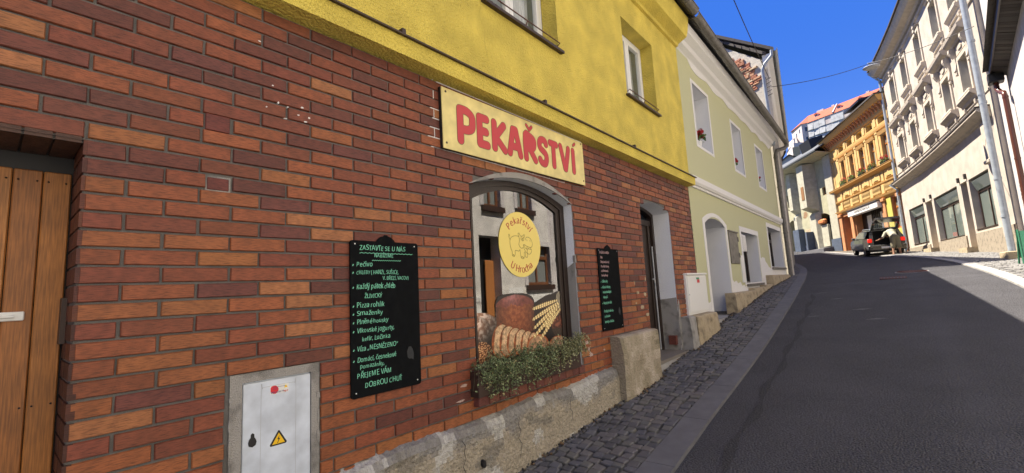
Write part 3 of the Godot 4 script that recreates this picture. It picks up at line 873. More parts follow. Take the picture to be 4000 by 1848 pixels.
	roof(b, -1.8, 7.5, 4.40, 0.42, -9.2, 40.0)
	put(b, "roof", M.tile_dark, H)
	b = mb(LF)
	gutter_run(b, -1.8, 7.45, 4.40, 0.43)
	put(b, "gutter", M.gutter, H)

func rotate_screws(v: PackedVector3Array) -> PackedVector3Array:   # the lathe's axis is y: turn each screw to face the street
	var out := PackedVector3Array()
	var n := v.size()
	var per := n / 6
	for i in n:
		var k := i / per
		var c := Vector3.ZERO
		for z in range(k * per, (k + 1) * per): c += v[z]
		c /= per
		var d := v[i] - c
		out.append(c + Vector3(d.y, -d.x, d.z).rotated(Vector3(0, 1, 0), 0.0))
	return out

func blob(c: Vector2, rx: float, ry: float, n: int, jit: float) -> Array:
	var out := []
	for k in n:
		var a := TAU * k / n
		var f := 1.0 - jit * rng.randf()
		out.append(c + Vector2(cos(a) * rx * f, sin(a) * ry * f))
	return out

func ring_arch(u0: float, u1: float, ys: float, rise: float, w: float) -> Array:
	var a := mb().archpts(u0, u1, ys, rise, 20)
	var e := mb().archpts(u0 - 0.01, u1 + 0.01, ys, rise + w, 20)
	e.reverse()
	return a + e

func door_ring(u0: float, u1: float, ys: float, rise: float, w: float, y0: float) -> Array:   # frame along both sides and the arch
	var out := [Vector2(u0, y0)]
	out.append_array(mb().archpts(u0, u1, ys, rise, 14)); out.append(Vector2(u1, y0)); out.append(Vector2(u1 - w, y0))
	var e := mb().archpts(u0 + w, u1 - w, ys - w * 0.6, rise, 14)
	e.reverse()
	out.append_array(e); out.append(Vector2(u0 + w, y0))
	return out

func rough_block(b: MB, u0: float, u1: float, y0: float, y1: float, z0: float, z1: float, jit: float) -> void:   # a worn stone: bulged front, rounded top edge
	var nu := int(maxf(3, (u1 - u0) / 0.045)); var ny := 16
	var g := []
	for i in nu + 1:
		var col := []
		for j in ny + 1:
			var t := float(j) / ny
			var u := lerpf(u0, u1, float(i) / nu); var y := lerpf(y0, y1, t)
			var edge := 0.0
			if i == 0 or i == nu: edge = 0.022
			var z := z1 - edge - 0.02 * pow(t, 6) + rng.randf_range(-jit, jit) * 0.25 + 0.008 * sin(u * 11.0 + y * 7.0)
			col.append(Vector3(u, y, z))
		var lastp: Vector3 = col[ny]
		col.append(lastp + Vector3(0, 0.012 + rng.randf_range(0, jit * 0.4), -0.035))
		col.append(Vector3(lastp.x, lastp.y + 0.012, z0))
		g.append(col)
	var base := b.col
	var sn := FastNoiseLite.new(); sn.seed = int(u0 * 10.0); sn.frequency = 2.2; sn.fractal_octaves = 3
	for i in nu:
		for j in ny + 2:
			var p: Vector3 = g[i][j]
			var f := (1.0 + 0.55 * sn.get_noise_2d(p.x, p.y * 1.4)) * rng.randf_range(0.88, 1.1)
			b.col = Color(base.r * f, base.g * f, base.b * f * lerpf(1.0, f, 0.3)) if base != Color(1, 1, 1) else base
			b.q(g[i][j], g[i + 1][j], g[i + 1][j + 1], g[i][j + 1])
	b.col = base * 0.8 if base != Color(1, 1, 1) else base
	for i in [0, nu]:
		for j in ny + 1:
			var p: Vector3 = g[i][j]; var w: Vector3 = g[i][j + 1]
			var pb := Vector3(p.x, p.y, z0); var wb := Vector3(w.x, w.y, z0)
			if i == 0: b.q(pb, p, w, wb)
			else: b.q(p, pb, wb, w)

func roof(b: MB, u0: float, u1: float, ye: float, xe: float, xback: float, pitch: float) -> void:
	var xr := (xe + xback) / 2
	var yr := ye + (xe - xr) * tan(deg_to_rad(pitch))
	var yb := ye + 0.02
	for w in [[0.0, 0.0], [-0.12, 0.0]]:
		pass
	b.hex([Vector3(u0, yb - 0.1, xe - 0.02), Vector3(u1, yb - 0.1, xe - 0.02), Vector3(u1, yr - 0.1, xr), Vector3(u0, yr - 0.1, xr), Vector3(u0, yb, xe), Vector3(u1, yb, xe), Vector3(u1, yr, xr), Vector3(u0, yr, xr)])
	b.hex([Vector3(u0, yr - 0.1, xr - 0.005), Vector3(u1, yr - 0.1, xr - 0.005), Vector3(u1, yb - 0.1, xback), Vector3(u0, yb - 0.1, xback), Vector3(u0, yr, xr - 0.005), Vector3(u1, yr, xr - 0.005), Vector3(u1, yb, xback), Vector3(u0, yb, xback)])

func gutter_run(b: MB, u0: float, u1: float, y: float, x: float, r: float = 0.078) -> void:   # half-round gutter seen from below, with joints
	var n := int((u1 - u0) / 1.0) + 1
	for k in 12:
		var a := PI + PI * k / 12.0 - 0.15; var e := PI + PI * (k + 1) / 12.0 - 0.15
		b.q(Vector3(u0, y + sin(a) * r, x + cos(a) * r), Vector3(u1, y + sin(a) * r, x + cos(a) * r), Vector3(u1, y + sin(e) * r, x + cos(e) * r), Vector3(u0, y + sin(e) * r, x + cos(e) * r))
		b.q(Vector3(u1, y + sin(a) * (r - 0.004), x + cos(a) * (r - 0.004)), Vector3(u0, y + sin(a) * (r - 0.004), x + cos(a) * (r - 0.004)), Vector3(u0, y + sin(e) * (r - 0.004), x + cos(e) * (r - 0.004)), Vector3(u1, y + sin(e) * (r - 0.004), x + cos(e) * (r - 0.004)))
	for k in n:
		var u := lerpf(u0, u1, (k + 0.5) / n)
		for j in 12:
			var a := PI + PI * j / 12.0; var e := PI + PI * (j + 1) / 12.0
			var R := r + 0.006
			b.hex([Vector3(u, y + sin(a) * r, x + cos(a) * r), Vector3(u + 0.025, y + sin(a) * r, x + cos(a) * r), Vector3(u + 0.025, y + sin(e) * r, x + cos(e) * r), Vector3(u, y + sin(e) * r, x + cos(e) * r), Vector3(u, y + sin(a) * R, x + cos(a) * R), Vector3(u + 0.025, y + sin(a) * R, x + cos(a) * R), Vector3(u + 0.025, y + sin(e) * R, x + cos(e) * R), Vector3(u, y + sin(e) * R, x + cos(e) * R)])
	b.tube([Vector3(u0, y + 0.005, x + r), Vector3(u1, y + 0.005, x + r)], 0.01, 6)

func room(b: MB, u0: float, u1: float, y0: float, y1: float, z: float, d: float) -> void:   # an open-fronted box behind a window
	b.q(Vector3(u0, y0, z - d), Vector3(u1, y0, z - d), Vector3(u1, y1, z - d), Vector3(u0, y1, z - d))
	b.q(Vector3(u0, y0, z), Vector3(u0, y0, z - d), Vector3(u0, y1, z - d), Vector3(u0, y1, z))
	b.q(Vector3(u1, y0, z - d), Vector3(u1, y0, z), Vector3(u1, y1, z), Vector3(u1, y1, z - d))
	b.q(Vector3(u0, y0, z), Vector3(u1, y0, z), Vector3(u1, y0, z - d), Vector3(u0, y0, z - d))
	b.q(Vector3(u0, y1, z - d), Vector3(u1, y1, z - d), Vector3(u1, y1, z), Vector3(u0, y1, z))

func casement(H: Node3D, t: Transform3D, u0: float, u1: float, y0: float, y1: float, z: float, leaves: int) -> void:   # white double-leaf window with curtains
	var b := mb(LF * t)
	for w in [[u0, y0, u0 + 0.05, y1], [u1 - 0.05, y0, u1, y1], [u0 + 0.05, y1 - 0.05, u1 - 0.05, y1], [u0 + 0.05, y0, u1 - 0.05, y0 + 0.05]]: b.cbox(w[0], w[1], z - 0.06, w[2], w[3], z, 0.006)
	var f := put(b, "window", M.white_paint, H)
	var lw := (u1 - u0 - 0.1) / leaves
	for k in leaves:
		var a := u0 + 0.05 + lw * k; var e := a + lw
		b = mb(LF * t)
		for w in [[a + 0.003, y0 + 0.05, a + 0.062, y1 - 0.05], [e - 0.062, y0 + 0.05, e - 0.003, y1 - 0.05], [a + 0.062, y1 - 0.11, e - 0.062, y1 - 0.05], [a + 0.062, y0 + 0.05, e - 0.062, y0 + 0.12]]: b.cbox(w[0], w[1], z - 0.045, w[2], w[3], z + 0.012, 0.006)
		put(b, "sash", M.white_paint, f)
		b = mb(LF * t)
		b.q(Vector3(a + 0.06, y0 + 0.1, z - 0.02), Vector3(e - 0.06, y0 + 0.1, z - 0.02), Vector3(e - 0.06, y1 - 0.1, z - 0.02), Vector3(a + 0.06, y1 - 0.1, z - 0.02))
		put(b, "pane", M.pane, f)
	b = mb(LF * t)
	room(b, u0, u1, y0, y1, z - 0.06, 1.2)
	put(b, "room", M.room, f)
	b = mb(LF * t)
	for side in 2:
		var a := u0 + 0.06 if side == 0 else u1 - 0.38
		for k in 16:
			var p := a + 0.02 * k; var zz := z - 0.14 + 0.018 * sin(k * 1.9); var z2 := z - 0.14 + 0.018 * sin((k + 1) * 1.9)
			b.q(Vector3(p, y0 + 0.05, zz), Vector3(p + 0.02, y0 + 0.05, z2), Vector3(p + 0.02, y1 - 0.06, z2), Vector3(p, y1 - 0.06, zz))
	put(b, "curtain", M.curtain, f)

# ---------- lettering
var fonts := {}
var glyphs := {}
func font(kind: String) -> Font:
	if not fonts.has(kind):
		var f := SystemFont.new()
		f.font_names = PackedStringArray(["Droid Serif" if kind.begins_with("serif") else "Droid Sans"])
		f.font_weight = 700 if "bold" in kind else 400
		if "fat" in kind:
			var fv := FontVariation.new()
			fv.base_font = f; fv.variation_embolden = 1.1 if "outline" in kind else 0.75
			fonts[kind] = fv
		else: fonts[kind] = f
	return fonts[kind]

func glyph(ch: String, kind: String) -> Array:   # [text mesh of cap height 1, advance, baseline offset]
	var key := kind + ch
	if not glyphs.has(key):
		var f := font(kind)
		var ps := 1.0 / (64.0 * 0.714)
		var tm := TextMesh.new()
		tm.font = f; tm.font_size = 64; tm.pixel_size = ps; tm.depth = 0.03; tm.text = ch; tm.curve_step = 2.0
		tm.horizontal_alignment = HORIZONTAL_ALIGNMENT_LEFT
		glyphs[key] = [tm, f.get_string_size(ch, HORIZONTAL_ALIGNMENT_LEFT, -1, 64).x * ps, (f.get_ascent(64) - f.get_descent(64)) / 2.0 * ps]
	return glyphs[key]

func write(b: MB, s: String, h: float, at: Vector3, kind: String = "sans", squeeze: float = 1.0, jit: float = 0.0, centre: bool = false, slant: float = 0.0) -> void:   # in the local axes of b; at is the start of the baseline
	var w := 0.0
	for ch in s: w += (0.3 if ch == " " else glyph(ch, kind)[1]) * h * squeeze
	var x := at.x - (w / 2 if centre else 0.0)
	for ch in s:
		if ch == " ":
			x += 0.32 * h * squeeze
			continue
		var g := glyph(ch, kind)
		var k := 1.0 + jit * rng.randf_range(-1.6, 1.6)
		var bs := Basis(Vector3(0, 0, 1), jit * rng.randf_range(-1.2, 1.2)) * Basis(Vector3(squeeze * h * k, 0, 0), Vector3(slant * h, h * k, 0), Vector3(0, 0, h))
		b.text(g[0], Transform3D(bs, Vector3(x, at.y + jit * h * rng.randf_range(-0.8, 0.8), at.z) + bs * Vector3(0, g[2], 0)))
		x += g[1] * h * squeeze

func write_arc(b: MB, s: String, h: float, c: Vector3, r: float, mid: float, inward: bool, kind: String) -> void:
	var w := 0.0
	for ch in s: w += 0.32 * h if ch == " " else glyph(ch, kind)[1] * h
	var x := -w / 2
	for ch in s:
		var adv: float = 0.32 * h if ch == " " else glyph(ch, kind)[1] * h
		if ch != " ":
			var a := mid - (x + adv / 2) / r if not inward else mid + (x + adv / 2) / r
			var rot := a - PI / 2 if not inward else a + PI / 2
			var bs := Basis(Vector3(0, 0, 1), rot) * Basis.from_scale(Vector3(h, h, h))
			var p := c + Vector3(cos(a) * r, sin(a) * r, 0)
			b.text(glyph(ch, kind)[0], Transform3D(bs, p + bs * Vector3(-adv / 2 / h, glyph(ch, kind)[2], 0)))
		x += adv

func fit_letter(b: MB, ch: String, kind: String, x0: float, y0: float, x1: float, y1: float, z: float) -> void:
	var tm: TextMesh = glyph(ch, kind)[0]
	var bb := tm.get_aabb()
	var sx := (x1 - x0) / bb.size.x; var sy := (y1 - y0) / bb.size.y
	b.text(tm, Transform3D(Basis.from_scale(Vector3(sx, sy, 0.06)), Vector3(x0 - bb.position.x * sx, y0 - bb.position.y * sy, z)))

func line(b: MB, pts: Array, w: float, z: float) -> void:   # a flat drawn stroke
	for i in pts.size() - 1:
		var a: Vector2 = pts[i]; var e: Vector2 = pts[i + 1]
		var d := (e - a).normalized() * w / 2; var n := Vector2(-d.y, d.x)
		a -= d; e += d
		b.q(Vector3(a.x - n.x, a.y - n.y, z), Vector3(e.x - n.x, e.y - n.y, z), Vector3(e.x + n.x, e.y + n.y, z), Vector3(a.x + n.x, a.y + n.y, z))

func curve(pts: Array, m: int = 5) -> Array:   # Catmull-Rom through the points
	var out := []
	for i in pts.size() - 1:
		var p0: Vector2 = pts[maxi(i - 1, 0)]; var p1: Vector2 = pts[i]; var p2: Vector2 = pts[i + 1]; var p3: Vector2 = pts[mini(i + 2, pts.size() - 1)]
		for k in m: out.append(p1.cubic_interpolate(p2, p0, p3, float(k) / m))
	out.append(pts[-1])
	return out

func lip(pts: Array) -> Array:   # list of numbers to points
	var out := []
	for i in range(0, pts.size(), 2): out.append(Vector2(pts[i], pts[i + 1]))
	return out

# ---------- the bread poster: a printed picture, computed
func bread_picture() -> ImageTexture:
	var W := 560; var Hh := 248
	var im := Image.create(W, Hh, false, Image.FORMAT_RGB8)
	var n1 := FastNoiseLite.new(); n1.seed = 4; n1.frequency = 0.05; n1.fractal_octaves = 4
	var n2 := FastNoiseLite.new(); n2.seed = 8; n2.frequency = 0.14; n2.fractal_octaves = 2
	var n3 := FastNoiseLite.new(); n3.seed = 15; n3.frequency = 0.10; n3.noise_type = FastNoiseLite.TYPE_CELLULAR
	var ears := [[0.92, 0.16, 0.63, 0.26], [0.93, 0.20, 0.62, 0.42], [0.94, 0.22, 0.63, 0.55], [0.94, 0.26, 0.62, 0.68], [0.95, 0.30, 0.69, 0.73], [0.95, 0.32, 0.76, 0.55]]
	for y in Hh:
		for x in W:
			var u := float(x) / W; var v := float(y) / Hh
			var px := u * 1.4; var py := v * 0.62   # metres
			var a := n1.get_noise_2d(x, y); var f := n2.get_noise_2d(x, y)
			var c := Color(0.10, 0.07, 0.06)
			# floury round loaves at the left
			for L in [[0.20, 0.235, 0.20, 0.15], [0.16, 0.30, 0.135, 0.12]]:
				var d := Vector2((px - L[0]) / L[2], (py - L[1]) / L[3])
				if d.length() < 1.0 + 0.04 * a:
					var sh := clampf(1.15 - 0.75 * Vector2(d.x + 0.3, d.y + 0.5).length() * 0.8, 0.25, 1.0)
					c = Color(0.50, 0.36, 0.28).lerp(Color(0.80, 0.72, 0.66), clampf(0.45 + a * 1.6 + (0.3 if sin((px * 0.6 + py) * 42.0 + a * 3.0) > 0.5 else -0.15), 0.0, 1.0)) * sh
			# tin loaf
			var bx := (px - 0.635) / 0.265; var top := 0.035 + 0.05 * bx * bx * bx * bx
			if absf(bx) < 1.0 and py > top - 0.02 + 0.03 * absf(bx) and py < 0.36:
				var sh := clampf(1.1 - 0.45 * bx * bx - 0.6 * maxf(0.0, py - 0.2), 0.3, 1.2)
				c = Color(0.47, 0.27, 0.16).lerp(Color(0.36, 0.18, 0.10), clampf(0.5 + a, 0, 1)) * sh
				if f > 0.45: c = c * 1.25
				if py < 0.115 + 0.012 * sin(bx * 9.0) + 0.02 * a: c = Color(0.43, 0.22, 0.18).lerp(Color(0.62, 0.42, 0.42), clampf(0.75 - absf(bx + 0.2) - (py - 0.05) * 5.0, 0, 1)) * (0.85 + 0.25 * a)
			# darker loaves at the right
			for L in [[1.36, 0.16, 0.075, 0.12], [1.33, 0.36, 0.16, 0.11]]:
				var d := Vector2((px - L[0]) / L[2], (py - L[1]) / L[3])
				if d.length() < 1.0:
					c = Color(0.42, 0.24, 0.17).lerp(Color(0.22, 0.12, 0.09), clampf(0.5 + a * 1.7, 0, 1)) * clampf(1.25 - 0.6 * (d + Vector2(0.4, 0.4)).length(), 0.3, 1.1)
					if L[1] > 0.3 and d.y > 0.1: c = Color(0.48, 0.38, 0.30) * (0.7 + 0.5 * n3.get_noise_2d(x * 1.5, y * 1.5))
			# slices fanned out to the right
			for k in 6:
				var cx := 0.42 + 0.088 * k; var cy := 0.395 + 0.014 * k
				var d := Vector2((px - cx - (py - cy) * -0.12) / (0.12 - 0.006 * k), (py - cy) / (0.145 - 0.01 * k))
				var r := d.length() + 0.03 * a
				if r < 1.0:
					if r > 0.9 or d.x < -0.72 - 0.12 * d.y: c = Color(0.62, 0.33, 0.16) * (0.75 + 0.4 * a + 0.2 * d.y)
					else:
						var hole := n3.get_noise_2d(x * 2.2, y * 2.2)
						c = Color(0.68, 0.56, 0.43) * (0.92 + 0.3 * a - 0.18 * maxf(0.0, d.y))
						if hole > -0.25 + 0.2 * a: c = c * 0.72
						if f > 0.5: c = Color(0.85, 0.74, 0.58)
			# heel and small rounds in front
			for L in [[0.93, 0.50, 0.17, 0.10], [1.25, 0.52, 0.14, 0.075]]:
				var d := Vector2((px - L[0]) / L[2], (py - L[1]) / L[3])
				if d.length() < 1.0:
					c = Color(0.66, 0.52, 0.40) * (0.85 + 0.4 * a)
					if n3.get_noise_2d(x * 2.0, y * 2.0) > -0.3: c = c * 0.7
					if d.length() > 0.88: c = Color(0.55, 0.30, 0.16)
			var sd := Vector2((px - 0.18) / 0.135, (py - 0.50) / 0.12)
			if sd.length() < 1.0:
				c = Color(0.34, 0.19, 0.11)
				if n3.get_noise_2d(x * 1.3 + 90, y * 2.0) < -0.62: c = Color(0.80, 0.62, 0.44)
				c = c * clampf(1.2 - 0.5 * (sd + Vector2(0.3, 0.4)).length(), 0.3, 1.1)
			# sheaf of wheat
			if Vector2((px - 1.36) / 0.09, (py - 0.10) / 0.10).length() < 1.0 and px > 1.24: c = Color(0.62, 0.58, 0.50) * (0.7 + 0.3 * sin(px * 260.0 + py * 120.0))
			for e in ears:
				var p := Vector2(px, py); var A := Vector2(e[0] * 1.4, e[1] * 0.62); var B := Vector2(e[2] * 1.4, e[3] * 0.62)
				var ab := B - A; var t := clampf((p - A).dot(ab) / ab.length_squared(), 0.0, 1.0)
				var dv := p - (A + ab * t)
				var side := ab.normalized().cross(dv)
				var hw := 0.024 * (0.35 + 0.65 * sin(clampf(t, 0.02, 1.0) * PI * 0.93)) * (0.85 + 0.25 * sin(t * 75.0))
				if dv.length() < hw:
					var ker := sin(t * 75.0 - absf(side) * 140.0)
					c = Color(0.88, 0.79, 0.58).lerp(Color(0.56, 0.44, 0.26), clampf(0.45 - 0.55 * ker + 12.0 * (absf(side) - 0.012), 0, 1))
					if absf(side) < 0.003: c = c * 0.75
			c = c * 1.22
			im.set_pixel(x, y, Color(clampf(c.r, 0, 1), clampf(c.g, 0, 1), clampf(c.b, 0, 1)))
	return ImageTexture.create_from_image(im)

func shop_window(H: Node3D) -> MeshInstance3D:
	var b := mb(LF)
	# frame: bead, sash and the deep lining, dark brown
	b.prism(door_ring(2.2, 3.695, 0.598, 0.143, 0.075, -0.98), -0.2, -0.105)
	b.prism(door_ring(2.27, 3.615, 0.555, 0.143, 0.045, -0.98), -0.2, -0.118)
	b.prism(door_ring(2.31, 3.565, 0.528, 0.142, 0.022, -0.98), -0.2, -0.109)
	b.box(2.25, -1.0, -0.2, 3.64, -0.93, -0.11)
	var f := put(b, "shop_window", M.dark_wood, H)
	b = mb(LF)
	var arc := mb().archpts(2.26, 3.6, 0.53, 0.142, 20)
	arc.append(Vector2(3.6, -0.95)); arc.append(Vector2(2.26, -0.95))
	b.prism(arc, -0.131, -0.124)
	var gl := StandardMaterial3D.new()   # coated double glazing: a solid, strongly mirroring slab
	gl.albedo_color = Color(1, 1, 1, 0.0); gl.roughness = 0.0; gl.refraction_enabled = true; gl.refraction_scale = 0.11
	put(b, "pane", gl, f)
	b = mb(LF)
	room(b, 1.9, 4.0, -1.2, 0.9, -0.2, 2.6)
	put(b, "room", M.room, f)
	# shelving and a counter dimly seen inside
	b = mb(LF)
	b.box(2.3, -1.2, -2.0, 3.9, -0.35, -1.6)
	b.box(2.0, 0.05, -2.7, 3.9, 0.09, -2.4)
	put(b, "counter", M.sandstone, f)
	b = mb(LF)
	var sil := lip([0.0, 0.235, 0.09, 0.235, 0.18, 0.25, 0.235, 0.30, 0.262, 0.32, 0.262, 0.16, 0.27, 0.10, 0.29, 0.045, 0.34, 0.018, 0.43, 0.008, 0.55, 0.018, 0.62, 0.06, 0.648, 0.12, 0.652, 0.18, 0.70, 0.14, 0.80, 0.07, 0.885, 0.05, 0.93, 0.02, 0.985, 0.02, 0.985, 1.05, 0.04, 1.05, 0.04, 0.235])
	sil.remove_at(0)
	var pts := []
	for p in sil: pts.append(Vector2(2.2 + 1.4 * p.x, -0.28 - 0.62 * p.y))
	b.prism(pts, -0.1215, -0.119)
	for i in b.uv.size(): b.uv[i] = Vector2((b.uv[i].x - 2.2) / 1.4, (-0.28 - b.uv[i].y) / 0.62)
	var pm := StandardMaterial3D.new()
	pm.albedo_texture = bread_picture(); pm.roughness = 0.35
	put(b, "bread_poster", pm, f)
	# round yellow sticker: disc, red words, black line drawing
	var am := ArrayMesh.new()
	b = mb(LF)
	var c := Vector3(2.955, 0.16, -0.118)
	var disc := []
	for k in 48: disc.append(Vector2(c.x + 0.304 * cos(TAU * k / 48), c.y + 0.304 * sin(TAU * k / 48)))
	b.prism(disc, -0.1215, -0.1185)
	b.add(am, mat(lin(0.80, 0.64, 0.16), 0.4))
	b = mb(LF)
	write_arc(b, "Pekařství", 0.062, c + Vector3(-0.005, 0, 0.0005), 0.195, PI / 2, false, "sans")
	write_arc(b, "U Hrocha", 0.062, c + Vector3(0, 0, 0.0005), 0.262, -PI / 2, true, "sans")
	b.add(am, mat(lin(0.42, 0.03, 0.035), 0.5))
	b = mb(LF)
	b.xf = LF * Transform3D(Basis.from_scale(Vector3(0.003, 0.003, 1)), c + Vector3(-0.01, -0.005, 0.001))
	for st in [[-5, 26, -14, 27, -28, 26, -42, 20, -48, 8, -46, -10, -40, -22, -39, -34, -30, -36, -26, -28, -24, -18, -8, -20, -2, -16, 2, -40, 16, -41, 18, -24, 24, -22, 24, -36, 34, -36, 34, -16], [-47, 14, -52, 22, -51, 30, -47, 24], [-5, 26, -2, 14, -6, 0, 4, -10, 14, -8], [-4, 26, -8, 34, -2, 36, 4, 28, 16, 29, 22, 34, 24, 28, 20, 22], [8, 26, 6, 18, 14, 13, 20, 18, 18, 26], [12, 22, 12, 18, 15, 19, 13, 22], [26, 16, 34, 26, 50, 24, 60, 14, 62, 4, 58, -4, 48, -6, 30, -2, 18, 2, 16, -6, 26, -20, 42, -28, 54, -22, 56, -12, 48, -12, 34, -8, 26, -10, 18, 0], [34, 18, 36, 14], [50, 18, 52, 13], [30, -9, 32, -14, 38, -13, 38, -9], [50, -7, 51, -12], [-39, -34, -34, -31, -31, -35], [2, -40, 7, -36, 11, -40, 15, -37]]:
		line(b, curve(lip(st), 4), 1.1, 0.0)
	b.add(am, M.black)
	putm(am, "round_sticker", f)
	# sill of headers under the planter
	for k in 13:
		b = mb(LF)
		b.col = [Color(0.21, 0.06, 0.045), Color(0.25, 0.075, 0.045), Color(0.19, 0.055, 0.04)][k % 3]
		var u := 2.15 + k * 0.1155
		b.cbox(u, -1.098, -0.12, u + 0.108, -1.028, 0.06 + rng.randf_range(-0.003, 0.003), 0.006, 0.002, rng)
		put(b, "sill_brick", M.brick, H)
	return f

func build_things() -> void:
	# signboard
	var H := thing("bakery_signboard", "long yellow board with fat red letters PEKAŘSTVÍ over the arched window", "sign")
	var b := mb(LF)
	b.xf = LF * Transform3D(Basis(Vector3(0, 0, 1), 0.008), Vector3(1.91, 0.822, 0))
	b.box(0, 0.0, 0.003, 2.04, 0.482, 0.026)
	put(b, "backing", M.black, H)
	b = mb(LF * Transform3D(Basis(Vector3(0, 0, 1), 0.008), Vector3(1.91, 0.822, 0)))
	b.cbox(0.004, 0.0, 0.026, 2.042, 0.484, 0.036, 0.002)
	put(b, "panel", M.sign_yellow, H)
	# letters as fat rounded brush strokes, each in its own box [x0, y0, x1, y1, half width, strokes in 0..1]
	var letters := [
		[2.06, 0.89, 2.262, 1.21, 0.033, [[0, 0, 0, 1], [0, 1, 0.55, 1, 0.95, 0.88, 1, 0.68, 0.92, 0.48, 0.55, 0.38, 0, 0.38]]],
		[2.278, 0.912, 2.432, 1.203, 0.033, [[1, 0, 0, 0, 0, 1, 0.95, 1], [0, 0.5, 0.85, 0.5]]],
		[2.458, 0.916, 2.652, 1.203, 0.032, [[0, 0, 0, 1], [0.95, 1, 0.1, 0.46, 1, 0]]],
		[2.655, 0.916, 2.868, 1.206, 0.032, [[0, 0, 0.36, 1, 0.62, 1, 1, 0], [0.2, 0.3, 0.8, 0.3]]],
		[2.888, 0.914, 3.092, 1.198, 0.032, [[0, 0, 0, 1, 0.5, 1, 0.86, 0.9, 0.92, 0.72, 0.8, 0.54, 0.45, 0.46, 0.05, 0.46], [0.42, 0.44, 1, 0]]],
		[2.93, 1.215, 3.035, 1.28, 0.013, [[0, 1, 0.5, 0, 1, 1]]],
		[3.105, 0.914, 3.275, 1.21, 0.032, [[1, 0.86, 0.82, 1, 0.3, 1, 0, 0.84, 0.1, 0.62, 0.85, 0.44, 1, 0.22, 0.75, 0, 0.25, 0, 0, 0.12]]],
		[3.285, 0.922, 3.455, 1.212, 0.032, [[0, 1, 1, 1], [0.5, 1, 0.5, 0]]],
		[3.468, 0.927, 3.678, 1.217, 0.032, [[0, 1, 0.46, 0, 0.56, 0, 1, 1]]],
		[3.706, 0.927, 3.766, 1.215, 0.032, [[0.5, 0, 0.5, 1]]],
		[3.735, 1.235, 3.795, 1.285, 0.012, [[0, 0, 1, 1]]]]
	for pass_i in 2:
		b = mb(LF)
		var z := 0.0362 + 0.0014 * pass_i
		var m := 0.0055 if pass_i == 0 else 0.0
		for w in letters:
			var r: float = w[4]
			for st in w[5]:
				var pts := PackedVector2Array()
				for k in range(0, st.size(), 2): pts.append(Vector2(lerpf(w[0] + r, w[2] - r, st[k]), lerpf(w[1] + r, w[3] - r, st[k + 1])))
				if st.size() > 10: pts = PackedVector2Array(curve(Array(pts), 3))
				for k in pts.size(): pts[k] *= 1000.0
				for poly in Geometry2D.offset_polyline(pts, (r + m) * 1000.0, Geometry2D.JOIN_ROUND, Geometry2D.END_ROUND):
					z += 0.00004
					var small := []
					for q in poly: small.append(q / 1000.0)
					b.prism(small, 0.035, z)
		put(b, "lettering" if pass_i else "letter_outline", M.sign_red if pass_i else mat(lin(0.13, 0.09, 0.03), 0.4), H)
	for w in [[1.95, 1.275], [1.945, 0.868], [3.912, 1.30], [3.92, 0.885]]:
		b = mb(LF)
		b.prism(blob(Vector2(w[0], w[1]), 0.009, 0.009, 8, 0.0), 0.03, 0.039)
		put(b, "screw", M.brown_metal, H)
	# blackboards
	var l1 := [["ZASTAVTE SE U NÁS", 0.12, 0.062, 0.030, 0.92], ["NABÍZÍME", 0.32, 0.108, 0.022, 1.0], ["· Pečivo", 0.03, 0.172, 0.029, 0.95], ["· CHLEBY ( HANŽL, SUŠICE,", 0.03, 0.222, 0.024, 0.80], ["V. BŘEZÍ, VACOV)", 0.44, 0.262, 0.022, 0.85], ["· Každý pátek chléb", 0.03, 0.318, 0.030, 0.82], ["ŽLIVICKÝ", 0.18, 0.378, 0.024, 0.9], ["· Pizza rohlík", 0.03, 0.438, 0.030, 0.9], ["· Smaženky", 0.03, 0.488, 0.026, 1.1], ["· Plněné housky", 0.03, 0.542, 0.025, 0.95], ["· Vlkovské jogurty,", 0.03, 0.598, 0.027, 0.92], ["kefír, Lučinka", 0.14, 0.652, 0.025, 0.95], ["· Víza „NESNĚZENO\"", 0.03, 0.712, 0.028, 0.86], ["· Domácí, česnekové", 0.03, 0.780, 0.027, 0.84], ["pomazánky,", 0.11, 0.822, 0.024, 0.92], ["PŘEJEME VÁM", 0.07, 0.878, 0.030, 0.92], ["DOBROU CHUŤ", 0.17, 0.945, 0.030, 0.92]]
	blackboard("large black chalkboard with a list in green chalk left of the arched window", 1.163, 1.663, -0.838, 0.09, l1, 8)
	var l2 := [["CHLÉB OD HANŽLA", 0.08, 0.065, 0.026, 0.72, 1], ["Žito", 0.1, 0.125, 0.024, 0.9, 1], ["Žitný slunečnicový", 0.1, 0.18, 0.024, 0.72, 1], ["Plzeňské Ebony", 0.1, 0.235, 0.024, 0.8, 1], ["Luštěninový", 0.1, 0.29, 0.024, 0.9, 1], ["Bezlepkový", 0.1, 0.345, 0.023, 0.9, 1], ["· Zákusky", 0.05, 0.42, 0.029, 0.9, 0], ["· Různé druhy", 0.05, 0.49, 0.026, 0.9, 0], ["nealkoholických", 0.1, 0.55, 0.026, 0.75, 0], ["nápojů", 0.1, 0.61, 0.026, 0.9, 0], ["· Nápoje pro děti", 0.05, 0.68, 0.026, 0.75, 0], ["Prodej drobného", 0.1, 0.78, 0.027, 0.75, 0], ["pečiva ke", 0.1, 0.84, 0.026, 0.85, 0], ["krmným účelům", 0.1, 0.905, 0.026, 0.78, 0]]
	blackboard("narrow black chalkboard with pink and green chalk beside the bakery door", 4.14, 4.632, -0.757, 0.16, l2, 3)
	# electrical cabinet set in cement
	H = thing("electrical_cabinet", "pale grey electrical cabinet with yellow warning triangle let into the clinker wall", "electrical cabinet")
	b = mb(LF)
	b.wall(0.548, 0.982, -2.3, -0.598, -0.004, [[0.602, 0.94, -2.25, -0.642, 0.06]])
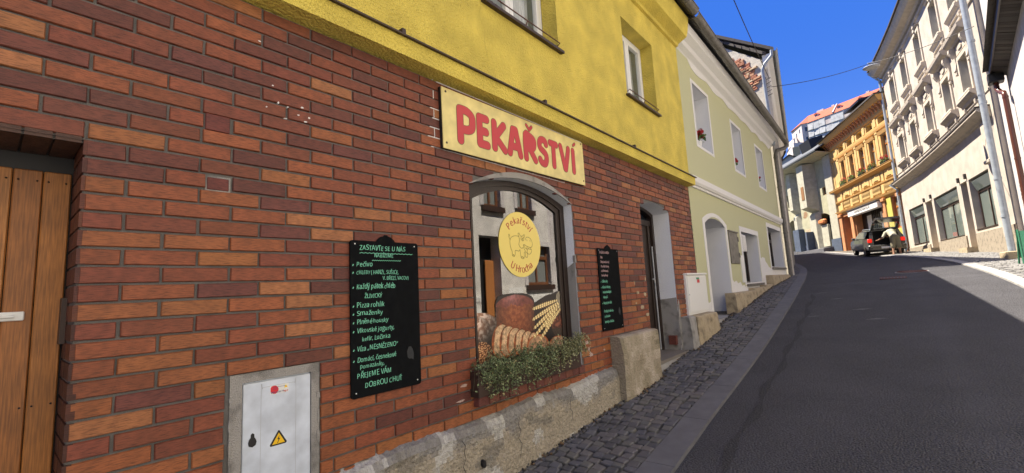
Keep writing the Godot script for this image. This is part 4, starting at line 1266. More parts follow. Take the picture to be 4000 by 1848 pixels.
	for k in 14:
		b.prism(blob(Vector2(0.553 if k % 2 else 0.977, -0.66 - k * 0.055), rng.randf_range(0.006, 0.014), rng.randf_range(0.02, 0.06), 9, 0.4), -0.03, rng.randf_range(-0.002, 0.002))
	put(b, "cement_collar", M.plaster_raw, H)
	var steel := mat(lin(0.68, 0.745, 0.84), 0.42, T.blotch, 1.0)
	b = mb(LF)
	b.cbox(0.602, -2.2, -0.06, 0.94, -0.642, -0.022, 0.004)
	put(b, "housing", steel, H)
	b = mb(LF)
	b.cbox(0.608, -2.2, -0.022, 0.938, -0.65, -0.010, 0.003)
	b.q(Vector3(0.625, -2.2, -0.0095), Vector3(0.627, -2.2, -0.0095), Vector3(0.627, -0.655, -0.0095), Vector3(0.625, -0.655, -0.0095))
	var door := put(b, "door", steel, H)
	b = mb(LF)
	line(b, curve(lip([0.69, -2.1, 0.69, -1.2, 0.69, -0.70, 0.695, -0.685, 0.71, -0.68, 0.84, -0.68, 0.855, -0.685, 0.86, -0.70, 0.86, -1.2, 0.86, -2.1]), 4), 0.0022, -0.0094)
	put(b, "pressed_groove", mat(lin(0.42, 0.44, 0.47), 0.5), door)
	b = mb(LF)
	b.prism(lip([0.637, -0.945, 0.634, -0.93, 0.638, -0.915, 0.645, -0.907, 0.646, -0.892, 0.653, -0.887, 0.66, -0.892, 0.661, -0.907, 0.667, -0.917, 0.671, -0.93, 0.667, -0.945, 0.652, -0.952]), -0.012, -0.006)
	put(b, "latch", M.black, door)
	var am := ArrayMesh.new()
	b = mb(LF); b.prism(lip([0.737, -0.975, 0.811, -0.975, 0.816, -0.968, 0.779, -0.905, 0.773, -0.905, 0.733, -0.968]), -0.011, -0.0085); b.add(am, M.black)
	b = mb(LF); b.prism(lip([0.744, -0.968, 0.806, -0.968, 0.776, -0.916]), -0.011, -0.0078); b.add(am, mat(lin(0.85, 0.52, 0.01), 0.4))
	b = mb(LF); b.prism(lip([0.779, -0.927, 0.768, -0.947, 0.775, -0.946, 0.770, -0.961, 0.767, -0.959, 0.769, -0.965, 0.775, -0.961, 0.772, -0.960, 0.783, -0.942, 0.776, -0.943]), -0.011, -0.0072); b.add(am, M.black)
	putm(am, "warning_triangle", door)
	am = ArrayMesh.new()
	b = mb(LF); b.box(0.731, -0.722, -0.011, 0.822, -0.68, -0.0088); b.add(am, M.white_paint)
	b = mb(LF); b.prism(blob(Vector2(0.752, -0.70), 0.022, 0.023, 14, 0.15), -0.011, -0.0082); b.add(am, mat(lin(0.62, 0.02, 0.03), 0.4))
	b = mb(LF)
	write(b, "V případě poruchy", 0.0052, Vector3(0.745, -0.691, -0.0078)); write(b, "volejte", 0.0052, Vector3(0.745, -0.700, -0.0078)); write(b, "800 22 55 77", 0.008, Vector3(0.735, -0.718, -0.0078), "bold")
	b.add(am, mat(lin(0.03, 0.04, 0.15), 0.5))
	b = mb(LF); write(b, "eg-d", 0.008, Vector3(0.797, -0.718, -0.0078), "bold"); b.add(am, mat(lin(0.6, 0.03, 0.03), 0.5))
	b = mb(LF); b.prism(lip([0.800, -0.699, 0.817, -0.699, 0.8085, -0.684]), -0.011, -0.0080); b.add(am, mat(lin(0.85, 0.55, 0.01), 0.4))
	putm(am, "fault_line_sticker", door)
	# planter and its trailing plant
	H = thing("planter_box", "brown window box on the brick sill of the arched window", "planter")
	b = mb(LF)
	b.cbox(2.125, -1.025, 0.065, 3.53, -0.83, 0.085, 0.003)
	put(b, "front_board", M.brown_metal, H)
	b = mb(LF)
	b.box(2.13, -1.025, -0.09, 2.15, -0.84, 0.065); b.box(3.505, -1.025, -0.09, 3.525, -0.84, 0.065); b.box(2.15, -1.025, -0.09, 3.505, -1.01, 0.065)
	put(b, "sides", M.brown_metal, H)
	b = mb(LF)
	b.box(2.15, -1.0, -0.09, 3.505, -0.86, 0.064)
	put(b, "soil", M.sand, H)
	var leaf := mb()
	var stem := mb()
	var lt := [Color(0.20, 0.27, 0.12), Color(0.27, 0.33, 0.16), Color(0.14, 0.19, 0.09), Color(0.36, 0.40, 0.22), Color(0.42, 0.36, 0.17)]
	for k in 270:
		var s0 := rng.randf_range(2.14, 3.54)
		var lump := absf(sin(s0 * 7.0 + 0.6)) * 0.6 + absf(sin(s0 * 17.0)) * 0.4
		var hang := lerpf(0.24, 0.05, smoothstep(3.0, 3.42, s0)) * (0.3 + 0.75 * lump)
		var path := []
		var out := rng.randf_range(0.01, 0.11); var rise := rng.randf_range(0.02, 0.15) * (0.5 + 0.7 * absf(sin(s0 * 11.0 + 1.0)))
		var sd := rng.randf_range(-0.07, 0.07); var dr := rng.randf_range(0.2, 1.0)
		for j in 9:
			var t := j / 8.0
			path.append(LF * Vector3(s0 + sd * t, -0.855 + rise * sin(minf(t * 2.0, 1.0) * PI * 0.5) - maxf(0.0, t - 0.35) / 0.65 * (hang + rise) * dr, rng.randf_range(-0.05, 0.06) if j == 0 else path[0].x + out * 1.35 * t + 0.04 * sin(t * 3.0)))
		stem.col = Color(0.09, 0.09, 0.04)
		stem.tube(path, 0.0016, 3, false)
		for j in range(1, 9):
			for m in 3:
				var p: Vector3 = path[j] + Vector3(rng.randf_range(-0.014, 0.014), rng.randf_range(-0.014, 0.014), rng.randf_range(-0.014, 0.014))
				p.x = maxf(p.x, -0.09 if p.y > -0.84 else 0.09)
				var dir := Vector3(rng.randf_range(-0.4, 1.0), rng.randf_range(-0.8, 0.5), rng.randf_range(-1, 1)).normalized()
				var w := dir.cross(Vector3(rng.randf_range(-1, 1), 1.0, rng.randf_range(-1, 1))).normalized()
				var l := rng.randf_range(0.012, 0.027); var hw := l * rng.randf_range(0.2, 0.36)
				var dry := smoothstep(2.9, 3.4, s0) * 0.7
				leaf.col = lt[rng.randi() % 3 + (1 if rng.randf() < 0.35 else 0)].lerp(Color(0.52, 0.46, 0.26), dry * rng.randf_range(0.3, 1.0)) if rng.randf() > 0.06 else lt[4]
				leaf.q(p, p + dir * l * 0.5 - w * hw, p + dir * l, p + dir * l * 0.5 + w * hw)
	H = thing("trailing_plant", "bushy grey-green trailing plant spilling over the brown window box", "plant")
	put(stem, "stems", M.leaf, H)
	put(leaf, "leaves", M.leaf, H, true)
	# meter cabinet on the corner of the two houses
	H = thing("meter_cabinet", "white meter cabinet above a yellow guard stone at the bakery corner", "meter cabinet")
	b = mb(LF); b.cbox(6.83, -0.79, -0.02, 7.815, -0.132, 0.035, 0.004)
	put(b, "housing", M.white_paint, H)
	b = mb(LF); b.cbox(6.86, -0.755, 0.035, 7.79, -0.185, 0.046, 0.004)
	put(b, "door", M.white_paint, H)
	b = mb(LF); b.cbox(6.83, -0.16, 0.035, 7.815, -0.132, 0.06, 0.004)
	put(b, "rain_edge", M.white_paint, H)
	am = ArrayMesh.new()
	b = mb(LF); b.box(7.28, -0.235, 0.04, 7.42, -0.205, 0.048); b.add(am, mat(lin(0.03, 0.25, 0.10), 0.5))
	b = mb(LF); b.box(7.31, -0.29, 0.04, 7.43, -0.237, 0.048); b.add(am, mat(lin(0.6, 0.03, 0.03), 0.5))
	putm(am, "label", H)
	b = mb(LF); b.prism(blob(Vector2(6.89, -0.47), 0.012, 0.012, 10, 0.0), 0.04, 0.05)
	put(b, "lock", M.grey_metal, H)
	cables_and_lamp()
	street_things()

func blackboard(label: String, s0: float, s1: float, y0: float, y1: float, lines: Array, sd: int) -> void:
	rng.seed = sd
	var H := thing("chalkboard", label, "chalkboard", Vector3.ZERO, "chalkboards on the bakery wall")
	var b := mb(LF)
	var c := (s0 + s1) / 2
	var o := []
	for w in [[s1 - 0.018, y0 + 0.018, -PI / 2, 0.0], [s1 - 0.018, y1 - 0.018, 0.0, PI / 2]]:
		for k in 5:
			var a := lerpf(w[2], w[3], k / 4.0)
			o.append(Vector2(w[0] + 0.018 * cos(a), w[1] + 0.018 * sin(a)))
	for p in [[0.068, 0.0], [0.06, 0.012], [0.038, 0.030], [0.014, 0.036], [0.008, 0.044], [-0.008, 0.044], [-0.014, 0.036], [-0.038, 0.030], [-0.06, 0.012], [-0.068, 0.0]]: o.append(Vector2(c + p[0], y1 + p[1]))
	for w in [[s0 + 0.018, y1 - 0.018, PI / 2, PI], [s0 + 0.018, y0 + 0.018, PI, PI * 1.5]]:
		for k in 5:
			var a := lerpf(w[2], w[3], k / 4.0)
			o.append(Vector2(w[0] + 0.018 * cos(a), w[1] + 0.018 * sin(a)))
	b.prism(o, 0.004, 0.016)
	put(b, "board", M.chalkboard, H)
	var g := mb(LF); var pk := mb(LF)
	for l in lines:
		var use: MB = pk if l.size() > 5 and l[5] == 1 else g
		var x: float = s0 + (s1 - s0) * l[1]; var y: float = y1 - (y1 - y0) * l[2]
		if l[0].begins_with("·"):
			line(use, [Vector2(x, y + 0.006), Vector2(x + 0.003, y + 0.011)], 0.006, 0.0175)
			write(use, l[0].substr(2), l[3], Vector3(x + 0.022, y, 0.0165), "sans", l[4], 0.07, false, 0.08)
		else: write(use, l[0], l[3], Vector3(x, y, 0.0165), "sans", l[4], 0.07, false, 0.05)
	if sd == 8:
		for w in [[1.225, 1.615, 0.013], [1.31, 1.52, -0.032]]:
			var pts := []
			for k in 30: pts.append(Vector2(lerpf(w[0], w[1], k / 29.0), w[2] + (0.003 if k % 2 else -0.001)))
			line(g, pts, 0.0035, 0.0172)
	put(g, "chalk_writing", M.chalk_green, H)
	if not pk.v.is_empty(): put(pk, "pink_chalk_writing", M.chalk_pink, H)
	for w in [[s0 + 0.03, y1 - 0.022], [s1 - 0.03, y1 - 0.022], [s0 + 0.03, y0 + 0.03], [s1 - 0.03, y0 + 0.03]]:
		b = mb(LF); b.prism(blob(Vector2(w[0], w[1]), 0.004, 0.004, 8, 0.0), 0.01, 0.0185)
		put(b, "screw", M.white_paint, H)
	b = mb(LF)
	b.prism(blob(Vector2(s1 - 0.08, y0 + 0.2), 0.03, 0.06, 9, 0.6), 0.01, 0.0163)
	put(b, "chalk_smudge", mat(lin(0.022, 0.024, 0.026), 0.7), H)

# ---------- right-hand and far houses: facades along plan polylines of [s, x]; u runs from the far end of a segment towards the camera
const BE := [[21.4, 5.5], [24.0, 5.2], [27.3, 4.78], [30.4, 4.31], [34.2, 3.63]]
const OR := [[34.4, 3.65], [43.95, -0.15]]
const GR := [[43.95, -0.15], [52.0, -5.15]]
const WH := [[-9.0, 4.75], [10.5, 4.88], [17.2, 5.52], [20.1, 5.78]]
func pp(poly: Array, t: float) -> Vector2:
	for i in poly.size() - 1:
		var a := Vector2(poly[i][0], poly[i][1]); var e := Vector2(poly[i + 1][0], poly[i + 1][1])
		var l := (e - a).length()
		if t <= l or i == poly.size() - 2: return a + (e - a) / l * t
		t -= l
	return Vector2.ZERO
func seg(poly: Array, ta: float, tb: float) -> Transform3D:
	var a := pp(poly, ta); var e := pp(poly, tb)
	var X := Vector3(a.y - e.y, 0, -a.x + e.x).normalized()
	return Transform3D(Basis(X, Vector3.UP, X.cross(Vector3.UP)), Vector3(e.y, 0, -e.x))

func moulding(prof: Array, dy: float) -> Array:
	var out := []
	for p in prof: out.append(Vector2(p[0], p[1] + dy))
	return out

func pane_win(H: Node3D, t: Transform3D, u0: float, u1: float, y0: float, y1: float, z: float, frame: Material, pane: Material, bars: Array, bw: float = 0.05) -> MeshInstance3D:
	# bars: [vertical fractions, horizontal fractions]
	var b := mb(t)
	for w in [[u0, y0, u0 + bw, y1], [u1 - bw, y0, u1, y1], [u0 + bw, y1 - bw, u1 - bw, y1], [u0 + bw, y0, u1 - bw, y0 + bw]]: b.box(w[0], w[1], z - 0.06, w[2], w[3], z)
	for f in bars[1]:
		var y := lerpf(y0, y1, f)
		b.box(u0 + bw, y - bw * 0.6, z - 0.055, u1 - bw, y + bw * 0.6, z + 0.006)
	for f in bars[0]:
		var u := lerpf(u0, u1, f)
		b.box(u - bw * 0.45, y0 + bw, z - 0.05, u + bw * 0.45, y1 - bw, z + 0.003)
	var o := put(b, "window", frame, H)
	var us := [u0 + bw]; var ys := [y0 + bw]
	for f in bars[0]: us.append(lerpf(u0, u1, f))
	for f in bars[1]: ys.append(lerpf(y0, y1, f))
	us.append(u1 - bw); ys.append(y1 - bw)
	for i in us.size() - 1:
		for j in ys.size() - 1:
			b = mb(t)
			b.q(Vector3(us[i], ys[j], z - 0.03), Vector3(us[i + 1], ys[j], z - 0.03), Vector3(us[i + 1], ys[j + 1], z - 0.03), Vector3(us[i], ys[j + 1], z - 0.03))
			put(b, "pane", pane, o)
	return o

func roof_over(H: Node3D, pts: Array, ye: float, rise: float, m: Material) -> void:   # hipped-in prism over a plan quad [front a, front b, back b, back a] in (s, x)
	var b := mb()
	var v := []
	for p in pts: v.append(Vector3(p.y, ye, -p.x))
	var r0: Vector3 = (v[0] + v[3]) / 2 + Vector3(0, rise, 0); var r1: Vector3 = (v[1] + v[2]) / 2 + Vector3(0, rise, 0)
	b.q(v[1], v[0], r0, r1); b.q(v[3], v[2], r1, r0); b.t3(v[2], v[1], r1); b.t3(v[0], v[3], r0)
	b.q(v[0], v[1], v[2], v[3])
	put(b, "roof", m, H)

func body(H: Node3D, poly: Array, t0: float, t1: float, depth: float, y0: float, y1: float, m: Material) -> void:   # back and end walls of a house
	var a := pp(poly, t0); var e := pp(poly, t1)
	var d := (e - a).normalized(); var n := Vector2(d.y, -d.x) * -1.0
	# n points away from the street on the right-hand side
	n = Vector2(-d.y, d.x)
	var pts := [a, a + n * depth, e + n * depth, e]
	var b := mb()
	for i in 3:
		var p: Vector2 = pts[i]; var q2: Vector2 = pts[i + 1]
		b.q(Vector3(p.y, y0, -p.x), Vector3(q2.y, y0, -q2.x), Vector3(q2.y, y1, -q2.x), Vector3(p.y, y1, -p.x))
	put(b, "outer_wall", m, H)

func build_right() -> void:
	# the white house on the right with the boarded eaves, running back past the camera
	var H := thing("white_house", "white rendered house with dark boarded eaves at the right edge of the picture", "house")
	M.white_wall = mat(lin(0.74, 0.70, 0.69), 0.92, T.grain, 1.3, T.n_fine, 0.5, T.blotch, 0.35)
	M.bounce_wall = mat(lin(0.88, 0.85, 0.80), 0.92, T.grain, 1.3, T.n_fine, 0.5, T.blotch, 0.35)  # opposite house wall, whitened to bounce more sunlight across the street
	M.win_brown = mat(lin(0.22, 0.085, 0.035), 0.5, T.wood, Vector3(8, 1, 8))
	M.pane_pale = mat(lin(0.20, 0.215, 0.21), 0.06); M.pane_pale.metallic_specular = 0.7
	# second part, from the bend to the gap: boarded eaves, hopper and brown pipe
	var t2 := seg(WH, 19.5, 26.23)
	var L2 := 6.73
	var b := mb(t2)
	b.wall(0, L2, -1.2, 5.5, 0.0, [[3.2, 4.1, 1.4, 2.7, 0.2]])
	put(b, "street_wall", M.white_wall, H)
	pane_win(H, t2, 3.2, 4.1, 1.4, 2.7, -0.12, M.win_brown, M.pane_pale, [[0.5], [0.7]], 0.07)
	body(H, WH, 19.52, 26.2, 8.0, -3.5, 5.4, M.white_wall)
	roof_over(H, [Vector2(10.55, 4.45), Vector2(17.2, 5.1), Vector2(16.4, 14.0), Vector2(10.2, 13.2)], 5.02, 4.2, M.tile_dark)
	b = mb(t2)
	b.box(0.05, 4.83, 0.28, L2 + 0.3, 5.04, 0.31)
	put(b, "fascia", M.dark_wood, H)
	for k in 46:
		b = mb(t2)
		var u := 0.08 + k * 0.15
		if u > L2: break
		var yj := rng.randf_range(-0.004, 0.004)
		b.hex([Vector3(u, 4.76 + yj, -0.02), Vector3(u + 0.142, 4.76 + yj, -0.02), Vector3(u + 0.142, 4.80, -0.02), Vector3(u, 4.80, -0.02), Vector3(u, 4.88 + yj, 0.28), Vector3(u + 0.142, 4.88 + yj, 0.28), Vector3(u + 0.142, 4.92, 0.28), Vector3(u, 4.92, 0.28)])
		put(b, "soffit_board", [M.dark_wood, M.soffit_a, M.soffit_b][rng.randi() % 3] if M.has("soffit_a") else M.dark_wood, H)
	b = mb(t2)
	b.cbox(0.02, 4.60, 0.06, 0.36, 4.86, 0.36, 0.02)
	put(b, "rain_hopper", M.black, H)
	b = mb(t2)
	b.tube([Vector3(0.2, 4.6, 0.22), Vector3(0.22, 4.42, 0.22), Vector3(0.34, 4.28, 0.17), Vector3(0.5, 4.22, 0.14), Vector3(0.56, 4.1, 0.13), Vector3(0.56, 2.5, 0.13), Vector3(0.56, 0.0, 0.13)], 0.055, 12)
	for y in [4.05, 2.4]: b.tube([Vector3(0.56, y, 0.13), Vector3(0.56, y + 0.04, 0.13)], 0.062, 12)
	put(b, "downpipe", mat(lin(0.10, 0.035, 0.025), 0.25), H)
	# taller white neighbour between that and the beige building
	H = thing("niche_house", "narrow white house wall with small dark diamond niches beside the beige building", "house")
	var t3 := seg(WH, 26.24, 29.15)
	b = mb(t3)
	b.wall(0, 2.92, -0.6, 9.5, 0.0, [])
	put(b, "street_wall", M.white_wall, H)
	for w in [[1.2, 4.2], [1.5, 2.9], [0.6, 5.4], [1.7, 6.5]]:
		b = mb(t3)
		b.prism([Vector2(w[0] - 0.11, w[1]), Vector2(w[0], w[1] - 0.2), Vector2(w[0] + 0.11, w[1]), Vector2(w[0], w[1] + 0.2)], -0.05, 0.004)
		put(b, "niche", M.tile_dark, H)
	b = mb(t3); b.cbox(1.6, 1.45, 0.0, 2.1, 2.15, 0.04, 0.01)
	for k in 5: b.cbox(1.66, 1.52 + k * 0.115, 0.04, 2.04, 1.60 + k * 0.115, 0.055, 0.008)
	put(b, "relief_plaque", mat(lin(0.13, 0.125, 0.12), 0.7, T.grain, 3.0), H)
	body(H, WH, 26.24, 29.15, 7.0, -1, 9.5, M.white_wall)
	roof_over(H, [Vector2(17.2, 5.2), Vector2(20.1, 5.4), Vector2(19.8, 13.0), Vector2(16.5, 12.8)], 9.5, 3.0, M.tile_dark)

func build_opposite() -> void:
	var H := thing("opposite_house", "house across the street from the bakery, partly seen in its window, made tall and pale to bounce sunlight", "house")
	var t := seg(WH, 0.0, 19.5)  # height above the reflected part is unseen, added for bounced sunlight
	var b := mb(t)
	b.wall(0, 19.5, -3.6, 9.3, 0.0, [[0.75, 1.4, 1.98, 3.5, 0.18], [2.1, 2.75, 1.92, 3.5, 0.18], [2.2, 2.98, -1.4, 1.15, 0.35], [0.0, 1.1, -0.13, 0.98, 0.2], [6.6, 7.6, 1.6, 3.1, 0.18], [9.6, 10.6, 1.4, 2.9, 0.18], [12.6, 13.6, 1.2, 2.7, 0.18], [15.6, 16.6, 1.0, 2.5, 0.18], [0.95, 1.75, 5.2, 6.8, 0.18], [3.6, 4.4, 5.2, 6.8, 0.18], [6.6, 7.4, 5.2, 6.8, 0.18], [9.6, 10.4, 5.2, 6.8, 0.18]])
	b.xf = Transform3D.IDENTITY
	put(b, "street_wall", M.bounce_wall, H)
	for w in [[0.75, 1.4, 1.98, 3.5], [2.1, 2.75, 1.92, 3.5], [0.0, 1.1, -0.13, 0.98], [6.6, 7.6, 1.6, 3.1], [9.6, 10.6, 1.4, 2.9], [12.6, 13.6, 1.2, 2.7], [15.6, 16.6, 1.0, 2.5], [0.95, 1.75, 5.2, 6.8], [3.6, 4.4, 5.2, 6.8], [6.6, 7.4, 5.2, 6.8], [9.6, 10.4, 5.2, 6.8]]:
		pane_win(H, t, w[0], w[1], w[2], w[3], -0.1, M.win_brown, M.pane_pale, [[0.5], [0.7]], 0.08)
		b = mb(t); b.box(w[0] - 0.1, w[2] - 0.14, -0.1, w[1] + 0.1, w[2], 0.08)
		put(b, "window_sill", M.brown_metal, H)
		b = mb(t)
		b.box(w[0] - 0.14, w[2], 0.001, w[0], w[3] + 0.14, 0.02); b.box(w[1], w[2], 0.001, w[1] + 0.14, w[3] + 0.14, 0.02); b.box(w[0], w[3], 0.001, w[1], w[3] + 0.14, 0.02)
		puts(b, "window_surround", M.white_wall, H)
	b = mb(t); b.box(2.2, -1.4, -0.38, 2.98, 1.15, -0.33)
	put(b, "doorway", M.black, H)
	b = mb(t); b.cbox(2.2, -1.4, -0.3, 2.52, 0.55, -0.25, 0.01)
	put(b, "door", mat(lin(0.40, 0.16, 0.05), 0.5), H)
	b = mb(t)
	for k in 46:   # tiled base
		for j in 8:
			var u := k * 0.3 + (0.15 if j % 2 else 0.0)
			if u + 0.29 > 13.5 or (u + 0.29 > 2.15 and u < 3.0) or (u < 1.15 and j > 6): continue
			b.box(u, -1.45 + j * 0.16, 0.0, u + 0.288, -1.45 + j * 0.16 + 0.15, 0.012)
	put(b, "tiles", M.white_paint, H, true)
	body(H, WH, 0.0, 19.5, 8.0, -3.5, 9.3, M.white_wall)
	roof_over(H, [Vector2(-9.0, 4.4), Vector2(10.5, 4.5), Vector2(10.0, 13.0), Vector2(-9.2, 13.2)], 9.3, 3.2, M.tile_dark)

func build_lime_house() -> void:
	var H := thing("lime_house", "pale lime-green house with white window surrounds next to the yellow bakery", "house")
	var b := mb(LF); var rv := mb(LF)
	var y1 := 4.35
	var openings := [[8.33, 9.29, 2.31, 3.54, 0.42], [11.09, 11.97, 2.32, 3.49, 0.42], [13.65, 14.53, 2.31, 3.46, 0.42], [8.21, 9.53, -1.7, 0.92, 0.62, 0.10], [10.86, 12.47, -0.40, 0.82, 0.36], [13.97, 15.97, 0.0, 1.16, 0.36]]
	b.wall(7.5, 16.2, -1.8, y1, 0.0, openings, rv)
	put(b, "lime_wall", M.lime, H)
	for h in openings:
		rv = mb(LF)
		mb(LF).wall(h[0], h[1], h[2], h[3], 0.0, [h], rv)
		put(rv, "white_reveal", M.plaster_white, H)
	# surrounds
	for w in [[8.25, 9.36, 2.255, 3.61, 0.07], [11.02, 12.04, 2.265, 3.55, 0.065], [13.58, 14.6, 2.255, 3.52, 0.065], [10.72, 12.63, -0.41, 0.93, 0.12], [13.83, 16.11, -0.02, 1.28, 0.12]]:
		b = mb(LF)
		var f: float = w[4]
		b.box(w[0], w[2], -0.01, w[0] + f + 0.005, w[3], 0.006); b.box(w[1] - f - 0.005, w[2], -0.01, w[1], w[3], 0.006); b.box(w[0] + f + 0.005, w[3] - f, -0.01, w[1] - f - 0.005, w[3], 0.006); b.box(w[0] + f + 0.005, w[2], -0.01, w[1] - f - 0.005, w[2] + 0.05, 0.006)
		puts(b, "window_surround", M.white, H)
	b = mb(LF)
	b.prism(door_ring(8.08, 9.67, 0.86, 0.165, 0.125, -1.05), -0.01, 0.006)
	put(b, "door_surround", M.white, H)
	# windows
	for w in [[8.33, 9.29, 2.31, 3.54], [11.09, 11.97, 2.32, 3.49], [13.65, 14.53, 2.31, 3.46]]: pane_win(H, LF, w[0], w[1], w[2], w[3], -0.36, M.white_paint, M.pane_pale, [[0.5], [0.68]], 0.06)
	for w in [[10.86, 12.47, -0.40, 0.82], [13.97, 15.97, 0.0, 1.16]]:
		pane_win(H, LF, w[0], w[1], w[2], w[3], -0.27, M.dark_wood, M.dark_pane, [[0.34, 0.67], [0.74]], 0.07)
		b = mb(LF); b.box(w[0] - 0.03, w[2] - 0.045, -0.28, w[1] + 0.03, w[2] + 0.012, 0.05)
		put(b, "window_sill", M.gutter, H)
	b = mb(LF)
	b.box(8.2, -1.6, -0.64, 9.55, 0.95, -0.60)
	for k in 5: b.cbox(8.25 + k * 0.255, -1.6, -0.6, 8.49 + k * 0.255, 0.8, -0.585, 0.006)
	put(b, "door", M.dark_wood, H)
	b = mb(LF)
	b.hex([Vector3(8.1, -1.5, -0.6), Vector3(9.66, -1.5, -0.6), Vector3(9.66, -0.93, -0.6), Vector3(8.1, -0.96, -0.6), Vector3(8.1, -1.5, 0.06), Vector3(9.66, -1.5, 0.06), Vector3(9.66, -0.94, 0.06), Vector3(8.1, -0.97, 0.06)])
	put(b, "doorstep", M.granite_pale, H)
	# string course between the floors, rough white strip under the eaves
	b = mb(LF)
	b.sweep([Vector2(0.0, 1.38), Vector2(0.03, 1.385), Vector2(0.035, 1.42), Vector2(0.06, 1.43), Vector2(0.085, 1.47), Vector2(0.09, 1.565), Vector2(0.0, 1.585)], 7.53, 16.26)
	put(b, "string_course", M.white, H)
	b = mb(LF)
	b.sweep([Vector2(0.0, 3.98), Vector2(0.02, 4.0), Vector2(0.10, 4.04), Vector2(0.13, 4.10), Vector2(0.24, 4.16), Vector2(0.27, 4.3), Vector2(0.0, 4.34)], 7.53, 16.26)
	put(b, "eaves_cornice", M.white, H)
	b = mb(LF)   # freshly smeared white plaster along its foot
	var e := [Vector2(7.9, 4.02)]
	for k in 34: e.append(Vector2(7.9 + k * 0.24, 3.86 + 0.035 * sin(k * 1.3) + rng.randf_range(-0.02, 0.02) + (0.1 if k < 2 else 0.0)))
	e.append(Vector2(16.2, 4.0))
	b.prism(e, -0.01, 0.008)
	put(b, "plaster_smear", M.white, H)
	b = mb(LF)   # bare white render low on the wall
	b.prism([Vector2(9.69, -1.2), Vector2(9.68, -0.28), Vector2(9.8, -0.33), Vector2(9.95, -0.3), Vector2(10.1, -0.36), Vector2(10.3, -0.33), Vector2(10.42, -0.42), Vector2(10.6, -0.40), Vector2(10.71, -0.46), Vector2(10.72, -1.2)], -0.01, 0.005)
	b.prism([Vector2(10.72, -1.2), Vector2(10.72, -0.43), Vector2(12.64, -0.43), Vector2(12.64, 0.25), Vector2(12.72, 0.22), Vector2(12.80, 0.27), Vector2(13.1, 0.25), Vector2(13.15, 0.16), Vector2(13.35, 0.10), Vector2(13.5, 0.02), Vector2(13.75, -0.02), Vector2(13.9, -0.03), Vector2(16.15, -0.04), Vector2(16.15, -0.8), Vector2(13, -1.2)], -0.01, 0.005)
	b.prism([Vector2(7.82, -0.9), Vector2(7.82, -0.6), Vector2(7.9, -0.58), Vector2(7.95, -0.66), Vector2(8.07, -0.64), Vector2(8.07, -1.2)], -0.01, 0.005)
	puts(b, "bare_render", M.white, H)
	b = mb(LF); b.cbox(9.72, 0.06, -0.02, 10.40, 0.74, 0.02, 0.005); b.box(9.70, 0.735, 0.0, 10.44, 0.76, 0.04)
	for y in [0.2, 0.55]: b.box(10.40, y, 0.0, 10.45, y + 0.1, 0.03)
	put(b, "grey_wall_cabinet", M.gutter, H)
	b = mb(LF); b.cbox(10.50, -0.35, -0.02, 10.72, 0.25, 0.025, 0.005)
	put(b, "white_cable_box", M.white_paint, H)
	b = mb(LF); b.cbox(10.9, 0.36, -0.1, 11.25, 0.75, 0.0, 0.01)
	for k in 7: b.box(10.93, 0.41 + k * 0.045, 0.0, 11.22, 0.435 + k * 0.045, 0.008)
	put(b, "vent_unit", M.white, H)
	# guard stones along the foot of the wall
	for w in [[9.20, 10.9, -1.35, -0.55], [10.92, 12.1, -1.2, -0.50], [12.12, 13.25, -1.1, -0.46], [12.95, 15.65, -0.9, -0.225]]:
		b = mb(LF); rough_block(b, w[0], w[1], w[2], w[3], -0.05, 0.17 if w[0] < 12.9 else 0.19, 0.02)
		put(b, "guard_stone", M.sandstone, H)
	b = mb(LF)
	b.box(7.5, -2.5, -9.0, 7.6, 4.3, -0.5); b.box(16.1, -2.5, -9.0, 16.2, 4.3, -0.02); b.box(7.6, -2.5, -9.0, 16.1, 4.3, -8.9)
	put(b, "outer_wall", M.lime, H)
	b = mb(LF)
	roof(b, 7.5, 16.3, 4.36, 0.40, -9.2, 40.0)
	put(b, "roof", M.tile_dark, H)
	b = mb(LF)
	var d := mb()
	gutter_run(d, 0.0, 9.05, 0.0, 0.0)
	var sl := Transform3D(Basis(Vector3(0, 0, 1), -0.028), Vector3(7.46, 4.36, 0.42))
	append(b, d, LF * sl)
	put(b, "gutter", M.gutter, H)
	b = mb(LF)
	b.tube([Vector3(16.42, 4.12, 0.42), Vector3(16.43, 3.98, 0.42), Vector3(16.36, 3.9, 0.38), Vector3(16.22, 3.84, 0.16), Vector3(16.22, 3.7, 0.11), Vector3(16.2, 1.0, 0.11), Vector3(16.2, -0.35, 0.11)], 0.062, 12)
	for y in [3.6, 2.6, 1.1, 0.2]: b.tube([Vector3(16.2, y, 0.11), Vector3(16.2, y + 0.04, 0.11)], 0.07, 12)
	put(b, "downpipe", M.gutter, H)
	# geraniums on the three sills
	for w in [[8.72, 2.315, 0.13, "potted red geranium in the lime house's nearest upper window, the biggest of three"], [11.3, 2.325, 0.085, "potted red geranium in the lime house's middle upper window"], [13.85, 2.315, 0.085, "potted red geranium in the lime house's farthest upper window"]]:
		var g := thing("geranium_pot", w[3], "potted plant", LF * Vector3(w[0], w[1], -0.11), "geraniums on the lime house sills")
		b = mb(); b.lathe(Vector3.ZERO, [[0.055, 0.0], [0.075, 0.13], [0.083, 0.13], [0.083, 0.155], [0.0, 0.15]], 14)
		put(b, "pot", M.white, g)
		flowers(g, Vector3(0.03, 0.17 + w[2] * 0.7, 0.0), w[2] * 1.1, w[2], 70, 420)

